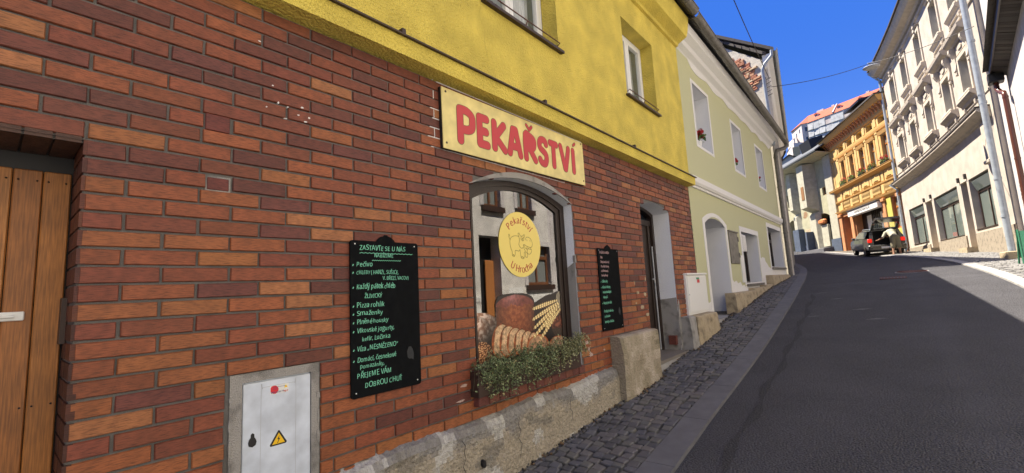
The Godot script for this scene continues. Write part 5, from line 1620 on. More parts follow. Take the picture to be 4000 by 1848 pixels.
func flowers(g: Node3D, c: Vector3, rx: float, ry: float, nl: int, nf: int, along: float = 0.0, red: Color = Color(0.42, 0.012, 0.022)) -> void:
	var b := mb()
	for k in nl:
		var d := Vector3(rng.randfn(), rng.randfn(), rng.randfn()).normalized() * pow(rng.randf(), 0.4)
		var p := c + Vector3(d.x * rx + rng.randf_range(-along, along), d.y * ry - ry * 0.35, d.z * rx * 0.8)
		var n := Vector3(rng.randfn(), rng.randfn() + 0.6, rng.randfn()).normalized()
		var w := n.cross(Vector3(rng.randfn(), rng.randfn(), rng.randfn())).normalized(); var h := n.cross(w)
		var l := rng.randf_range(0.018, 0.034)
		b.col = [Color(0.055, 0.12, 0.03), Color(0.09, 0.17, 0.04), Color(0.12, 0.20, 0.05)][rng.randi() % 3]
		b.q(p - w * l, p - h * l, p + w * l, p + h * l)
	put(b, "leaves", M.leaf, g, true)
	b = mb()
	var heads := []
	for k in maxi(5, nf / 28):
		var a := rng.randf() * TAU
		var rr := sqrt(rng.randf()) * 0.85
		heads.append(c + Vector3(cos(a) * rx * rr + rng.randf_range(-along, along), ry * rng.randf_range(-0.1, 0.75), sin(a) * rx * rr * 0.9))
	for k in nf:
		var hd: Vector3 = heads[k % heads.size()]
		var d := Vector3(rng.randfn(), rng.randfn(), rng.randfn()).normalized()
		var p := hd + d * rx * 0.3
		var w := d.cross(Vector3(0.3, 1, 0.2)).normalized(); var h := d.cross(w)
		var l := rng.randf_range(0.014, 0.024)
		var f := rng.randf_range(0.7, 1.25)
		b.col = Color(red.r * f, red.g * f, red.b * f)
		b.q(p - w * l, p - h * l, p + w * l, p + h * l)
	put(b, "flowers", M.leaf, g, true)

func build_far_left() -> void:
	# taller house with a peeling gable behind the lime house
	var H := thing("peeling_gable_house", "taller house whose bare stone and brick gable rises behind the lime house roof", "house")
	var FL := [[16.3, 0.08], [29.5, -1.5]]
	var b := mb()
	var t := Transform3D(Basis(Vector3(0.883, 0, 0.469), Vector3.UP, Vector3(-0.469, 0, 0.883)), Vector3(0, 0, -16.32))   # local x = world x, facing the camera
	b.xf = t
	var gpts := [Vector2(0.06, -0.5), Vector2(0.06, 7.05), Vector2(-0.25, 7.32), Vector2(-4.85, 11.3), Vector2(-9.6, 7.2), Vector2(-9.6, -0.5)]
	b.prism(gpts, -0.25, 0.0)
	var gable := put(b, "gable_wall", mat(lin(0.76, 0.71, 0.62), 0.95, T.grain, 1.5, T.n_cell, 1.0, T.blotch, 0.8), H)
	# rubble and bricks laid bare, one by one
	var st := [mat(lin(0.50, 0.22, 0.13), 0.95, T.grain, 3.0, T.n_fine, 1.0), mat(lin(0.56, 0.31, 0.19), 0.95, T.grain, 3.0, T.n_fine, 1.0), mat(lin(0.44, 0.18, 0.11), 0.95, T.grain, 3.0, T.n_fine, 1.0), mat(lin(0.56, 0.42, 0.28), 0.95, T.grain, 3.0, T.n_fine, 1.0)]
	var y := 4.1
	while y < 10.0:
		var h := rng.randf_range(0.07, 0.11)
		var x := -3.4 + rng.randf() * 0.1
		var xe := -0.30 + 0.10 * sin(y * 5.1) + 0.06 * sin(y * 13.0) - (0.45 if absf(y - 5.75) < 0.3 else 0.0)
		while x < xe:
			var w := rng.randf_range(0.14, 0.32)
			if y + h < 7.12 - (x + w) * 0.86 - 0.08:
				b = mb(t)
				b.cbox(x, y, -0.02, x + w - 0.02, y + h - 0.018, rng.randf_range(0.02, 0.055), 0.012, 0.009, rng)
				put(b, "brick", st[rng.randi() % 4] if y > 4.6 or rng.randf() < 0.3 else st[3], gable)
			x += w
		y += h
	b = mb(seg_l(FL))
	b.wall(0, 13.3, -1, 7.1, 0.0, [])
	put(b, "street_wall", M.plaster_raw, H)
	b = mb(seg_l(FL))
	for w in [[0.0, 7.32], [-0.1, 7.2]]: pass
	b.hex([Vector3(-0.15, 7.2, 0.36), Vector3(13.4, 7.2, 0.36), Vector3(13.4, 11.33, -4.4), Vector3(2.15, 11.33, -4.4), Vector3(-0.15, 7.32, 0.36), Vector3(13.4, 7.32, 0.36), Vector3(13.4, 11.45, -4.4), Vector3(2.15, 11.45, -4.4)])
	b.hex([Vector3(2.15, 11.33, -4.4), Vector3(13.4, 11.33, -4.4), Vector3(13.4, 7.2, -9.2), Vector3(4.6, 7.2, -9.2), Vector3(2.15, 11.45, -4.4), Vector3(13.4, 11.45, -4.4), Vector3(13.4, 7.32, -9.2), Vector3(4.6, 7.32, -9.2)])
	put(b, "roof", M.tile_dark, H)
	for k in 34:   # ragged slates along the verge
		b = mb(t)
		var f0 := k / 34.0; var f1 := (k + 1.08) / 34.0
		var d := rng.randf_range(0.05, 0.085)
		b.prism([Vector2(-4.80 + 4.98 * f0, 11.36 - 4.14 * f0 - 0.04), Vector2(-4.80 + 4.98 * f1, 11.36 - 4.14 * f1 - 0.04), Vector2(-4.80 + 4.98 * f1, 11.36 - 4.14 * f1 + d), Vector2(-4.80 + 4.98 * f0, 11.36 - 4.14 * f0 + d)], -0.1, 0.08 + rng.randf_range(0.0, 0.05))
		put(b, "verge_slate", M.tile_dark, H)
	b = mb(seg_l(FL))
	b.sweep([Vector2(0, 6.7), Vector2(0.1, 6.8), Vector2(0.16, 7.0), Vector2(0.30, 7.1), Vector2(0.30, 7.2), Vector2(0, 7.2)], -0.02, 13.3)
	put(b, "eaves_cornice", M.white, H)
	b = mb(seg_l(FL)); gutter_run(b, -0.1, 13.3, 7.28, 0.38, 0.075)
	put(b, "gutter", M.zinc, H)
	b = mb(LF)
	b.tube([Vector3(16.12, 7.2, 0.40), Vector3(16.12, 7.02, 0.38), Vector3(16.1, 6.78, 0.14), Vector3(16.1, 6.6, 0.07), Vector3(16.1, 4.0, 0.12)], 0.05, 12)
	put(b, "downpipe", M.zinc, H)
	b = mb(LF)
	b.box(16.25, 5.7, 0.08, 16.28, 6.4, 0.12)
	for k in 5: b.tube([Vector3(16.25, 5.75 + k * 0.14, 0.1), Vector3(16.22, 5.77 + k * 0.14, 0.25)], 0.015, 6)
	put(b, "wire_bracket", M.black, H)
	# the next house round the bend, out of sight: its eaves shade the far end of the road
	var N := thing("bend_house", "house round the bend hidden behind the lime house", "house")
	var BL := [[29.6, -1.62], [43.5, -5.3]]
	b = mb(seg_l(BL)); b.wall(0, 14.3, -1, 7.0, 0.0, [])
	b.box(0, -1, -8, 14.3, 7.0, -0.1)
	put(b, "street_wall", M.white, N)
	b = mb(seg_l(BL)); roof(b, 0.0, 14.3, 7.05, 0.4, -8.4, 40.0)
	put(b, "roof", M.tile_dark, N)

func seg_l(poly: Array) -> Transform3D:   # left-hand facade: u runs up the street
	var a := Vector2(poly[0][0], poly[0][1]); var e := Vector2(poly[1][0], poly[1][1])
	var X := Vector3(e.y - a.y, 0, -e.x + a.x).normalized()
	return Transform3D(Basis(X, Vector3.UP, X.cross(Vector3.UP)), Vector3(a.y, 0, -a.x))

func build_beige() -> void:
	var H := thing("stucco_house", "three-storey pale beige stucco building with hooded windows, lit by the sun", "building")
	var wm := mat(lin(0.64, 0.57, 0.49), 0.9, T.grain, 1.0, T.n_fine, 0.3, T.blotch, 0.2)
	var trim := mat(lin(0.68, 0.60, 0.50), 0.88, T.grain, 1.5, T.n_fine, 0.3, T.blotch, 0.5)
	var pane := mat(lin(0.24, 0.27, 0.24), 0.05); pane.metallic_specular = 0.7
	var shop_pane := mat(lin(0.15, 0.18, 0.165), 0.03); shop_pane.metallic_specular = 0.9
	# ground floor
	for w in [[-1.35, 2.52, [[0.2, 2.42, 1.08, 3.02, 0.28]]], [2.52, 3.66, [[2.66, 3.42, 0.0, 3.04, 0.7]]], [3.66, 7.67, [[3.92, 7.50, 1.0, 3.05, 0.28]]], [7.67, 9.1, [[7.85, 8.90, 0.0, 3.06, 0.7]]], [9.1, 13.15, [[9.32, 12.0, 1.1, 3.1, 0.28]]]]:
		var t := seg(BE, w[0], w[1])
		var L := Vector2(pp(BE, w[0]) - pp(BE, w[1])).length()
		var k: float = L / (w[1] - w[0])
		var hl := []
		for h in w[2]: hl.append([(w[1] - h[1]) * k, (w[1] - h[0]) * k, h[2], h[3], h[4]])
		var b := mb(t)
		b.wall(0, L, -0.4, 4.7, 0.0, hl)
		put(b, "ground_floor_wall", wm, H)
		var h: Array = hl[0]
		if h[4] < 0.5:
			pane_win(H, t, h[0], h[1], h[2], h[3], -0.2, M.brown_metal, shop_pane, [[] if L < 3.6 else [0.5], [0.74]], 0.07)
			b = mb(t); b.box(h[0], h[2], -0.06, h[1], h[2] + 0.02, 0.03)
			put(b, "window_sill", M.brown_metal, H)
			# tilted fanlight
			b = mb(t)
			var y := lerpf(h[2], h[3], 0.76)
			b.hex([Vector3(h[0] + 0.1, y, -0.18), Vector3(h[1] - 0.1, y, -0.18), Vector3(h[1] - 0.1, h[3] - 0.1, -0.06), Vector3(h[0] + 0.1, h[3] - 0.1, -0.06), Vector3(h[0] + 0.1, y, -0.16), Vector3(h[1] - 0.1, y, -0.16), Vector3(h[1] - 0.1, h[3] - 0.1, -0.04), Vector3(h[0] + 0.1, h[3] - 0.1, -0.04)])
			put(b, "fanlight", shop_pane, H)
			b = mb(t)
			b.wall(0.02, L - 0.02, -0.3, 0.96, 0.045, [])
			b.q(Vector3(0.02, 0.96, 0.045), Vector3(L - 0.02, 0.96, 0.045), Vector3(L - 0.02, 0.98, 0.0), Vector3(0.02, 0.98, 0.0))
			b.q(Vector3(0.02, -0.3, 0.0), Vector3(0.02, -0.3, 0.045), Vector3(0.02, 0.96, 0.045), Vector3(0.02, 0.96, 0.0))
			b.q(Vector3(L - 0.02, -0.3, 0.045), Vector3(L - 0.02, -0.3, 0.0), Vector3(L - 0.02, 0.96, 0.0), Vector3(L - 0.02, 0.96, 0.045))
			put(b, "stone_base", mat(lin(0.40, 0.34, 0.26), 0.9, T.grain, 2.0, T.n_fine, 0.6, T.stain, 0.5), H)
		else:
			b = mb(t); b.box(h[0], 0.0, -0.72, h[1], 3.06, -0.66)
			put(b, "recessed_door", trim, H)
			b = mb(t); b.box(h[0] - 0.15, -0.2, -0.7, h[1] + 0.15, gyp(t, L / 2) + 0.17, 0.35)
			put(b, "doorstep", M.sandstone, H)
			for u in [h[0] - 0.12, h[1] + 0.02]:
				b = mb(t); b.cbox(u, 3.1, 0.0, u + 0.1, 3.3, 0.08, 0.01)
				put(b, "hook", M.tile_dark, H)
	# cornice over the ground floor, upper walls, window dressings
	for w in [[-1.35, 1.7, 0.5], [1.7, 4.3, 2.85], [4.3, 7.2, 5.75], [7.2, 9.85, 8.6], [9.85, 13.15, 11.1]]:
		var t := seg(BE, w[0], w[1])
		var L := Vector2(pp(BE, w[0]) - pp(BE, w[1])).length()
		var c: float = (w[1] - w[2]) * L / (w[1] - w[0])
		var b := mb(t)
		b.wall(-0.01, L + 0.01, 4.7, 11.5, 0.0, [[c - 0.47, c + 0.47, 5.78, 7.25, 0.26], [c - 0.46, c + 0.46, 9.0, 10.62, 0.26]])
		put(b, "upper_wall", wm, H)
		b = mb(t)
		b.sweep([Vector2(0, 4.52), Vector2(0.06, 4.55), Vector2(0.10, 4.62), Vector2(0.24, 4.70), Vector2(0.33, 4.78), Vector2(0.33, 4.86), Vector2(0.0, 4.9)], -0.01, L + 0.01 - (0.35 if w[0] < 0 else 0.0))
		b.sweep([Vector2(0, 8.42), Vector2(0.05, 8.44), Vector2(0.06, 8.5), Vector2(0.0, 8.53)], 0.0, L)
		b.sweep([Vector2(0, 5.33), Vector2(0.03, 5.34), Vector2(0.03, 5.39), Vector2(0.0, 5.4)], 0.0, L)
		b.sweep([Vector2(0, 11.12), Vector2(0.05, 11.14), Vector2(0.08, 11.22), Vector2(0.0, 11.24)], 0.0, L)
		b.sweep([Vector2(0, 11.38), Vector2(0.10, 11.42), Vector2(0.16, 11.52), Vector2(0.42, 11.60), Vector2(0.52, 11.75), Vector2(0.58, 11.95), Vector2(0, 12.0)], -0.02, L + 0.02)
		puts(b, "cornice", trim, H)
		b = mb(t)
		b.box(-0.02, 4.862, -0.01, L + 0.02 - (0.35 if w[0] < 0 else 0.0), 4.918, 0.36)
		b.box(-0.03, 11.96, -0.05, L + 0.03, 12.02, 0.66)
		puts(b, "cornice_flashing", M.tile_dark, H)
		# lower window: architrave, sill with cresting, consoles and hood
		for lv in 2:
			var y0: float = 5.78 if lv == 0 else 9.0
			var y1: float = 7.25 if lv == 0 else 10.62
			pane_win(H, t, c - 0.47, c + 0.47, y0, y1, -0.2, M.white_paint, pane, [[0.5], [0.66]], 0.055)
			b = mb(t)
			for s in [-1, 1]: b.box(c + s * 0.545 - 0.075, y0, 0.001, c + s * 0.545 + 0.075, y1 + 0.15, 0.05)
			b.box(c - 0.47, y1, 0.001, c + 0.47, y1 + 0.15, 0.05)
			puts(b, "architrave", trim, H)
			b = mb(t)
			var d := 0.22 if lv == 0 else 0.17
			var wd := 0.82 if lv == 0 else 0.72
			b.sweep([Vector2(0, y0 - 0.34), Vector2(d * 0.3, y0 - 0.32), Vector2(d * 0.45, y0 - 0.22), Vector2(d * 0.8, y0 - 0.16), Vector2(d, y0 - 0.1), Vector2(d, y0 - 0.04), Vector2(0, y0)], c - wd, c + wd)
			var sill := put(b, "window_sill", trim, H)
			b = mb(t)
			for k in 11:
				b.lathe(Vector3(c - 0.55 + 0.11 * k, y0 - 0.03, d - 0.07), [[0.03, 0.0], [0.05, 0.05], [0.045, 0.09], [0.02, 0.125 + 0.02 * (k % 2)], [0.0, 0.13 + 0.02 * (k % 2)]], 8)
			for s in [-1, 1]: b.cbox(c + s * 0.6 - 0.05, y0 - 0.52, 0.0, c + s * 0.6 + 0.05, y0 - 0.34, 0.1, 0.02)
			put(b, "cresting", trim, sill, true)
			if lv == 0:
				b = mb(t)
				b.sweep([Vector2(0, 7.82), Vector2(0.07, 7.84), Vector2(0.10, 7.90), Vector2(0.21, 7.96), Vector2(0.27, 8.03), Vector2(0.29, 8.12), Vector2(0, 8.26)], c - 0.98, c + 0.98)
				var hood := put(b, "window_hood", trim, H)
				b = mb(t); b.box(c - 0.55, 7.46, 0.0, c + 0.55, 7.78, 0.035); b.prism(blob(Vector2(c, 7.62), 0.3, 0.1, 12, 0.3), 0.03, 0.07)
				put(b, "frieze", trim, hood)
				for s in [-1, 1]:
					b = mb(t)
					b.xf = t * Transform3D(Basis(Vector3(0, 0, 1), Vector3(0, 1, 0), Vector3(-1, 0, 0)), Vector3(c + s * 0.74 + 0.09, 0, 0))
					b.prism(lip([0, 7.82, 0.19, 7.82, 0.20, 7.70, 0.16, 7.60, 0.08, 7.45, 0.06, 7.25, 0.09, 7.05, 0.11, 6.97, 0.06, 6.9, 0, 6.9]), 0.0, 0.18)
					b.xf = t
					b.cbox(c + s * 0.74 - 0.07, 6.78, 0.0, c + s * 0.74 + 0.07, 6.9, 0.1, 0.02)
					put(b, "scroll_console", trim, hood)
			else:
				b = mb(t)
				b.sweep([Vector2(0, 10.8), Vector2(0.09, 10.82), Vector2(0.13, 10.88), Vector2(0.0, 10.92)], c - 0.66, c + 0.66)
				b.cbox(c - 0.1, 10.7, 0.0, c + 0.1, 11.08, 0.11, 0.02)
				b.prism(blob(Vector2(c, 11.0), 0.3, 0.1, 9, 0.4), 0.0, 0.06)
				put(b, "window_cap", trim, H)
	var t0 := seg(BE, -1.35, 2.52)
	var b := mb(t0)
	b.cbox(3.3 - 0.62, 3.2, 0.0, 3.3 - 0.2, 4.5, 0.1, 0.015); b.cbox(3.3 - 0.66, 3.1, 0.0, 3.3 - 0.16, 3.22, 0.16, 0.02)
	put(b, "corner_pilaster", trim, H)
	b = mb(t0)
	b.cbox(2.95, 0.62, 0.0, 3.3, 1.12, 0.09, 0.01)
	put(b, "meter_box", wm, H)
	body(H, BE, -1.35, 13.1, 9.0, -1.0, 11.6, wm)
	roof_over(H, [pp(BE, -1.35) + Vector2(0, -0.5), pp(BE, 13.15) + Vector2(0, -0.5), pp(BE, 13.1) + Vector2(2.0, 9.0), pp(BE, -1.35) + Vector2(1.5, 9.0)], 12.0, 3.0, M.tile_dark)
	# downpipes at both ends
	b = mb(t0)
	b.tube([Vector3(3.80, 11.7, 0.5), Vector3(3.80, 11.4, 0.24), Vector3(3.80, 6.0, 0.22), Vector3(3.80, 0.16, 0.2), Vector3(3.80, 0.08, 0.26)], 0.085, 12)
	for y in [9.0, 7.0, 4.9, 2.4, 1.2]: b.tube([Vector3(3.80, y, 0.21), Vector3(3.80, y + 0.07, 0.21)], 0.097, 12)
	put(b, "downpipe", M.zinc, H)
	b = mb(seg(BE, 9.85, 13.15))
	b.tube([Vector3(0.02, 11.9, 0.6), Vector3(0.02, 11.3, 0.12), Vector3(0.02, 4.95, 0.12), Vector3(0.02, 4.8, 0.4), Vector3(0.02, 4.5, 0.12), Vector3(0.02, 1.0, 0.12), Vector3(0.02, 0.85, 0.2)], 0.07, 12)
	for y in [9.6, 7.4, 4.2, 2.6]: b.tube([Vector3(0.02, y, 0.12), Vector3(0.02, y + 0.06, 0.12)], 0.082, 12)
	put(b, "downpipe", M.zinc, H)

func gyp(t: Transform3D, u: float) -> float:   # ground height below a point of a facade
	var p := t * Vector3(u, 0, 0)
	return gy(-p.z, p.x)

func build_orange() -> void:
	var H := thing("ochre_house", "ornate ochre house with flower boxes and a row of balusters, beyond the beige building", "building")
	var wm := mat(lin(0.72, 0.50, 0.20), 0.9, T.grain, 1.0, T.n_fine, 0.3, T.blotch, 0.25)
	var om := mat(lin(0.66, 0.30, 0.13), 0.9, T.grain, 1.0, T.n_fine, 0.3, T.blotch, 0.3)
	var gm := mat(lin(0.52, 0.47, 0.10), 0.9, T.grain, 1.0, T.n_fine, 0.3)
	var trim := mat(lin(0.66, 0.38, 0.12), 0.88, T.grain, 1.5, T.n_fine, 0.3)
	var wood := mat(lin(0.40, 0.15, 0.03), 0.5)
	var pane := mat(lin(0.20, 0.21, 0.19), 0.05); pane.metallic_specular = 0.7
	var L := 10.28
	var t := seg(OR, 0.0, L)
	var U := func(x: float) -> float: return L - x      # from the near-end distance to local u
	var b := mb(t)
	var axes := [[1.0, 0.36], [2.73, 0.34], [4.3, 0.34], [6.0, 0.32], [7.6, 0.30]]
	var holes := []
	for a in axes:
		var c: float = U.call(a[0])
		holes.append([c - a[1], c + a[1], 6.55, 8.2, 0.2])
		holes.append([c - 0.45, c + 0.45, 8.98, 9.42, 0.3])
	b.wall(0, L, 4.5, 10.4, 0.0, holes)
	put(b, "upper_wall", wm, H)
	for a in axes:
		var c: float = U.call(a[0])
		pane_win(H, t, c - a[1], c + a[1], 6.55, 8.2, -0.14, wood, pane, [[0.5], [0.66]], 0.06)
		b = mb(t); b.box(c - 0.45, 8.98, -0.34, c + 0.45, 9.42, -0.3)
		put(b, "attic_window", M.dark_pane, H)
		b = mb(t)
		for s in [-1, 1]: b.cbox(c + s * (a[1] + 0.09) - 0.08, 6.4, 0.0, c + s * (a[1] + 0.09) + 0.08, 8.25, 0.03, 0.01)
		b.sweep([Vector2(0, 8.25), Vector2(0.05, 8.27), Vector2(0.09, 8.40), Vector2(0.11, 8.47), Vector2(0, 8.52)], c - a[1] - 0.24, c + a[1] + 0.24)
		puts(b, "window_surround", trim, H)
	for x in [0.12, 1.85, 3.5, 5.15, 6.8, 8.4, 9.6]:   # pilasters
		b = mb(t)
		var c: float = U.call(x)
		b.cbox(c - 0.13, 6.4, 0.0, c + 0.13, 8.44, 0.04, 0.01); b.cbox(c - 0.17, 8.95, 0.0, c + 0.17, 9.5, 0.05, 0.01); b.cbox(c - 0.16, 8.45, 0.0, c + 0.16, 8.6, 0.07, 0.02)
		puts(b, "pilaster", wm, H)
	b = mb(t)
	b.sweep([Vector2(0, 8.6), Vector2(0.06, 8.63), Vector2(0.09, 8.75), Vector2(0.10, 8.88), Vector2(0, 8.95)], 0, L)
	put(b, "frieze_band", trim, H)
	b = mb(t)
	b.sweep([Vector2(0, 9.5), Vector2(0.08, 9.52), Vector2(0.12, 9.62), Vector2(0.14, 10.05), Vector2(0.40, 10.15), Vector2(0.50, 10.35), Vector2(0.54, 10.5), Vector2(0, 10.55)], -0.02, L + 0.02)
	put(b, "eaves_cornice", trim, H)
	for k in 24:
		b = mb(t)
		var u := 0.2 + k * (L - 0.4) / 23.0
		b.xf = t * Transform3D(Basis(Vector3(0, 0, 1), Vector3(0, 1, 0), Vector3(-1, 0, 0)), Vector3(u + 0.07, 0, 0))
		b.prism(lip([0.1, 10.12, 0.36, 10.12, 0.34, 10.0, 0.25, 9.9, 0.18, 9.74, 0.1, 9.7]), 0.0, 0.14)
		put(b, "bracket", om, H)
	b = mb(t); b.box(-0.1, 10.5, -0.1, L + 0.05, 10.6, 0.62)
	put(b, "roof_edge", M.tile_dark, H)
	# sill cornice, raised panels, balusters
	b = mb(t)
	b.sweep([Vector2(0, 6.05), Vector2(0.06, 6.08), Vector2(0.16, 6.18), Vector2(0.28, 6.24), Vector2(0.28, 6.32), Vector2(0, 6.36)], -0.02, L + 0.02)
	b.sweep([Vector2(0, 5.18), Vector2(0.06, 5.20), Vector2(0.12, 5.28), Vector2(0.14, 5.36), Vector2(0, 5.4)], -0.02, L + 0.02)
	b.sweep([Vector2(0, 4.32), Vector2(0.08, 4.36), Vector2(0.16, 4.45), Vector2(0.20, 4.56), Vector2(0, 4.6)], -0.02, L + 0.02)
	b.box(0, 6.33, 0.0, L, 6.345, 0.31)
	puts(b, "cornice", trim, H)
	for a in axes:
		var c: float = U.call(a[0])
		b = mb(t); b.cbox(c - 0.55, 5.5, 0.0, c + 0.55, 5.98, 0.06, 0.02); b.prism([Vector2(c - 0.3, 5.6), Vector2(c, 5.9), Vector2(c + 0.3, 5.6)], 0.05, 0.1)
		put(b, "raised_panel", wm, H)
		for k in 7:
			b = mb(t)
			b.lathe(Vector3(c - 0.48 + 0.16 * k, 4.66, 0.1), [[0.05, 0.0], [0.065, 0.08], [0.04, 0.2], [0.06, 0.36], [0.05, 0.5]], 8)
			put(b, "baluster", wm, H)
	for x in [0.1, 1.87, 3.5, 5.15, 6.8, 8.6, 10.0]:
		b = mb(t); var c: float = U.call(x)
		b.cbox(c - 0.2, 4.6, 0.0, c + 0.2, 5.18, 0.12, 0.02); b.cbox(c - 0.16, 5.4, 0.0, c + 0.16, 6.05, 0.06, 0.02)
		puts(b, "pedestal", wm, H)
	# ground floor
	b = mb(t)
	b.wall(0, L, -0.5, 4.5, 0.0, [[U.call(1.28), U.call(0.36), 2.3, 4.22, 0.2], [U.call(6.85), U.call(2.42), 0.3, 4.2, 0.5], [U.call(8.95), U.call(7.55), 0.3, 4.1, 0.6]])
	put(b, "ground_floor_wall", om, H)
	pane_win(H, t, U.call(1.28), U.call(0.36), 2.3, 4.22, -0.14, wood, pane, [[0.5], [0.68]], 0.09)
	b = mb(t)
	for w in [[1.9, 1.28], [0.36, 0.02]]: b.cbox(U.call(w[0]), 1.2, 0.0, U.call(w[1]), 4.25, 0.05, 0.01)
	b.cbox(U.call(1.3), 1.1, 0.0, U.call(0.34), 2.25, 0.04, 0.01); b.cbox(U.call(7.5), 0.5, -0.2, U.call(7.3), 4.1, 0.03, 0.01)
	puts(b, "green_panel", gm, H)
	for w in [[2.42, 1.92], [7.45, 6.95], [9.5, 9.0], [0.3, 0.0]]:
		b = mb(t)
		b.cbox(U.call(w[0]), 0.4, 0.0, U.call(w[1]), 4.2, 0.12, 0.02); b.cbox(U.call(w[0]) - 0.06, 4.12, 0.0, U.call(w[1]) + 0.06, 4.32, 0.2, 0.02)
		puts(b, "pilaster", om, H)
	b = mb(t)
	b.box(0.02, -0.5, 0.0, L - 0.02, 1.35, 0.05)
	put(b, "stone_base", M.sandstone, H)
	b = mb(t); b.box(U.call(8.95), 0.3, -0.62, U.call(7.55), 4.1, -0.58)
	put(b, "recessed_door", om, H)
	# lawyers' office: dark front with white panels and a signboard
	var u0: float = U.call(6.85); var u1: float = U.call(2.42)
	b = mb(t); b.box(u0, 0.3, -0.5, u1, 4.2, -0.42)
	var front := put(b, "office_front", M.black, H)
	for w in [[0.95, 1.65, 1.2, 3.7], [2.95, 3.6, 1.2, 3.7]]:
		b = mb(t); b.cbox(u0 + w[0], w[2], -0.42, u0 + w[1], w[3], -0.36, 0.01)
		put(b, "white_panel", M.white_paint, front)
		b = mb(t)
		for k in 3: line(b, curve([Vector2(u0 + w[0] + 0.25, 2.4), Vector2(u0 + w[0] + 0.35, 2.75 - 0.1 * k), Vector2(u0 + w[0] + 0.45, 2.4)], 4), 0.03, -0.355)
		put(b, "emblem", M.grey_metal, front)
	b = mb(t); b.box(u0 + 1.75, 1.4, -0.42, u0 + 2.85, 3.6, -0.38)
	put(b, "glazed_door", pane, front)
	b = mb(t)
	for k in 5: b.box(u0 + 1.75 + k * 0.265, 1.2, -0.4, u0 + 1.80 + k * 0.265, 3.9, -0.33)
	b.box(u0 + 1.75, 3.0, -0.4, u0 + 2.86, 3.08, -0.33)
	put(b, "door_frame", M.dark_wood, front)
	var am := ArrayMesh.new()
	b = mb(t); b.cbox(u0 - 0.2, 3.84, 0.02, u1 + 0.1, 4.24, 0.36, 0.02); b.add(am, M.white_paint)
	b = mb(t); write(b, "ADVOKÁTNÍ KANCELÁŘ", 0.17, Vector3((u0 + u1) / 2, 3.95, 0.362), "bold", 0.95, 0.0, true); b.add(am, M.black)
	putm(am, "office_sign", H)
	b = mb(t); b.cbox(u0 - 0.25, 4.24, 0.0, u1 + 0.15, 4.32, 0.42, 0.02)
	put(b, "sign_cap", M.tile_dark, H)
	body(H, OR, 0.0, L, 9.0, -1.0, 10.4, wm)
	roof_over(H, [pp(OR, -0.05) + Vector2(0, -0.6), pp(OR, L) + Vector2(-0.2, -0.7), pp(OR, L) + Vector2(3.0, 8.0), pp(OR, 0.0) + Vector2(3.5, 9.0)], 10.55, 3.4, M.tile_dark)
	# small dark dormer on the roof edge
	b = mb(t)
	b.hex([Vector3(4.2, 10.6, -2.4), Vector3(6.0, 10.6, -2.4), Vector3(6.0, 12.1, -2.4), Vector3(4.2, 12.1, -2.4), Vector3(4.2, 10.6, -0.6), Vector3(6.0, 10.6, -0.6), Vector3(6.0, 11.6, -0.6), Vector3(4.2, 11.6, -0.6)])
	put(b, "dormer", M.rust, H)
	b = mb(t)
	b.hex([Vector3(3.8, 12.0, -3.0), Vector3(6.4, 12.0, -3.0), Vector3(6.4, 12.25, -3.0), Vector3(3.8, 12.25, -3.0), Vector3(3.8, 11.5, -0.1), Vector3(6.4, 11.5, -0.1), Vector3(6.4, 11.65, -0.1), Vector3(3.8, 11.65, -0.1)])
	put(b, "dormer_roof", M.black, H)
	b = mb(t)
	b.tube([Vector3(-0.05, 10.45, 0.5), Vector3(-0.05, 10.1, 0.15), Vector3(0.06, 9.6, 0.16), Vector3(0.06, 1.6, 0.16)], 0.06, 8)
	put(b, "downpipe", M.brown_metal, H)
	for k in 5:
		var g := thing("flower_box", ["flower box of pinkish red blossom on the ochre house ledge, nearest the downpipe", "flower box of sparse orange flowers, second along the ochre house ledge", "flower box of red flowers in the middle of the ochre house ledge", "flower box of red flowers, second from the far end of the ochre ledge", "leafy flower box at the far left end of the ochre house ledge"][k], "flower box", t * Vector3(U.call(axes[k][0]), 6.36, 0.16), "flower boxes on the ochre house")
		g.basis = t.basis
		b = mb(); b.cbox(-0.4, 0.0, -0.1, 0.4, 0.17, 0.1, 0.01)
		put(b, "box", M.black, g)
		flowers(g, Vector3(0, 0.3, 0.04), 0.2, 0.26, 420, [520, 160, 260, 220, 200][k], 0.34, [Color(0.62, 0.03, 0.09), Color(0.6, 0.10, 0.02), Color(0.55, 0.03, 0.03), Color(0.55, 0.05, 0.03), Color(0.5, 0.05, 0.04)][k])

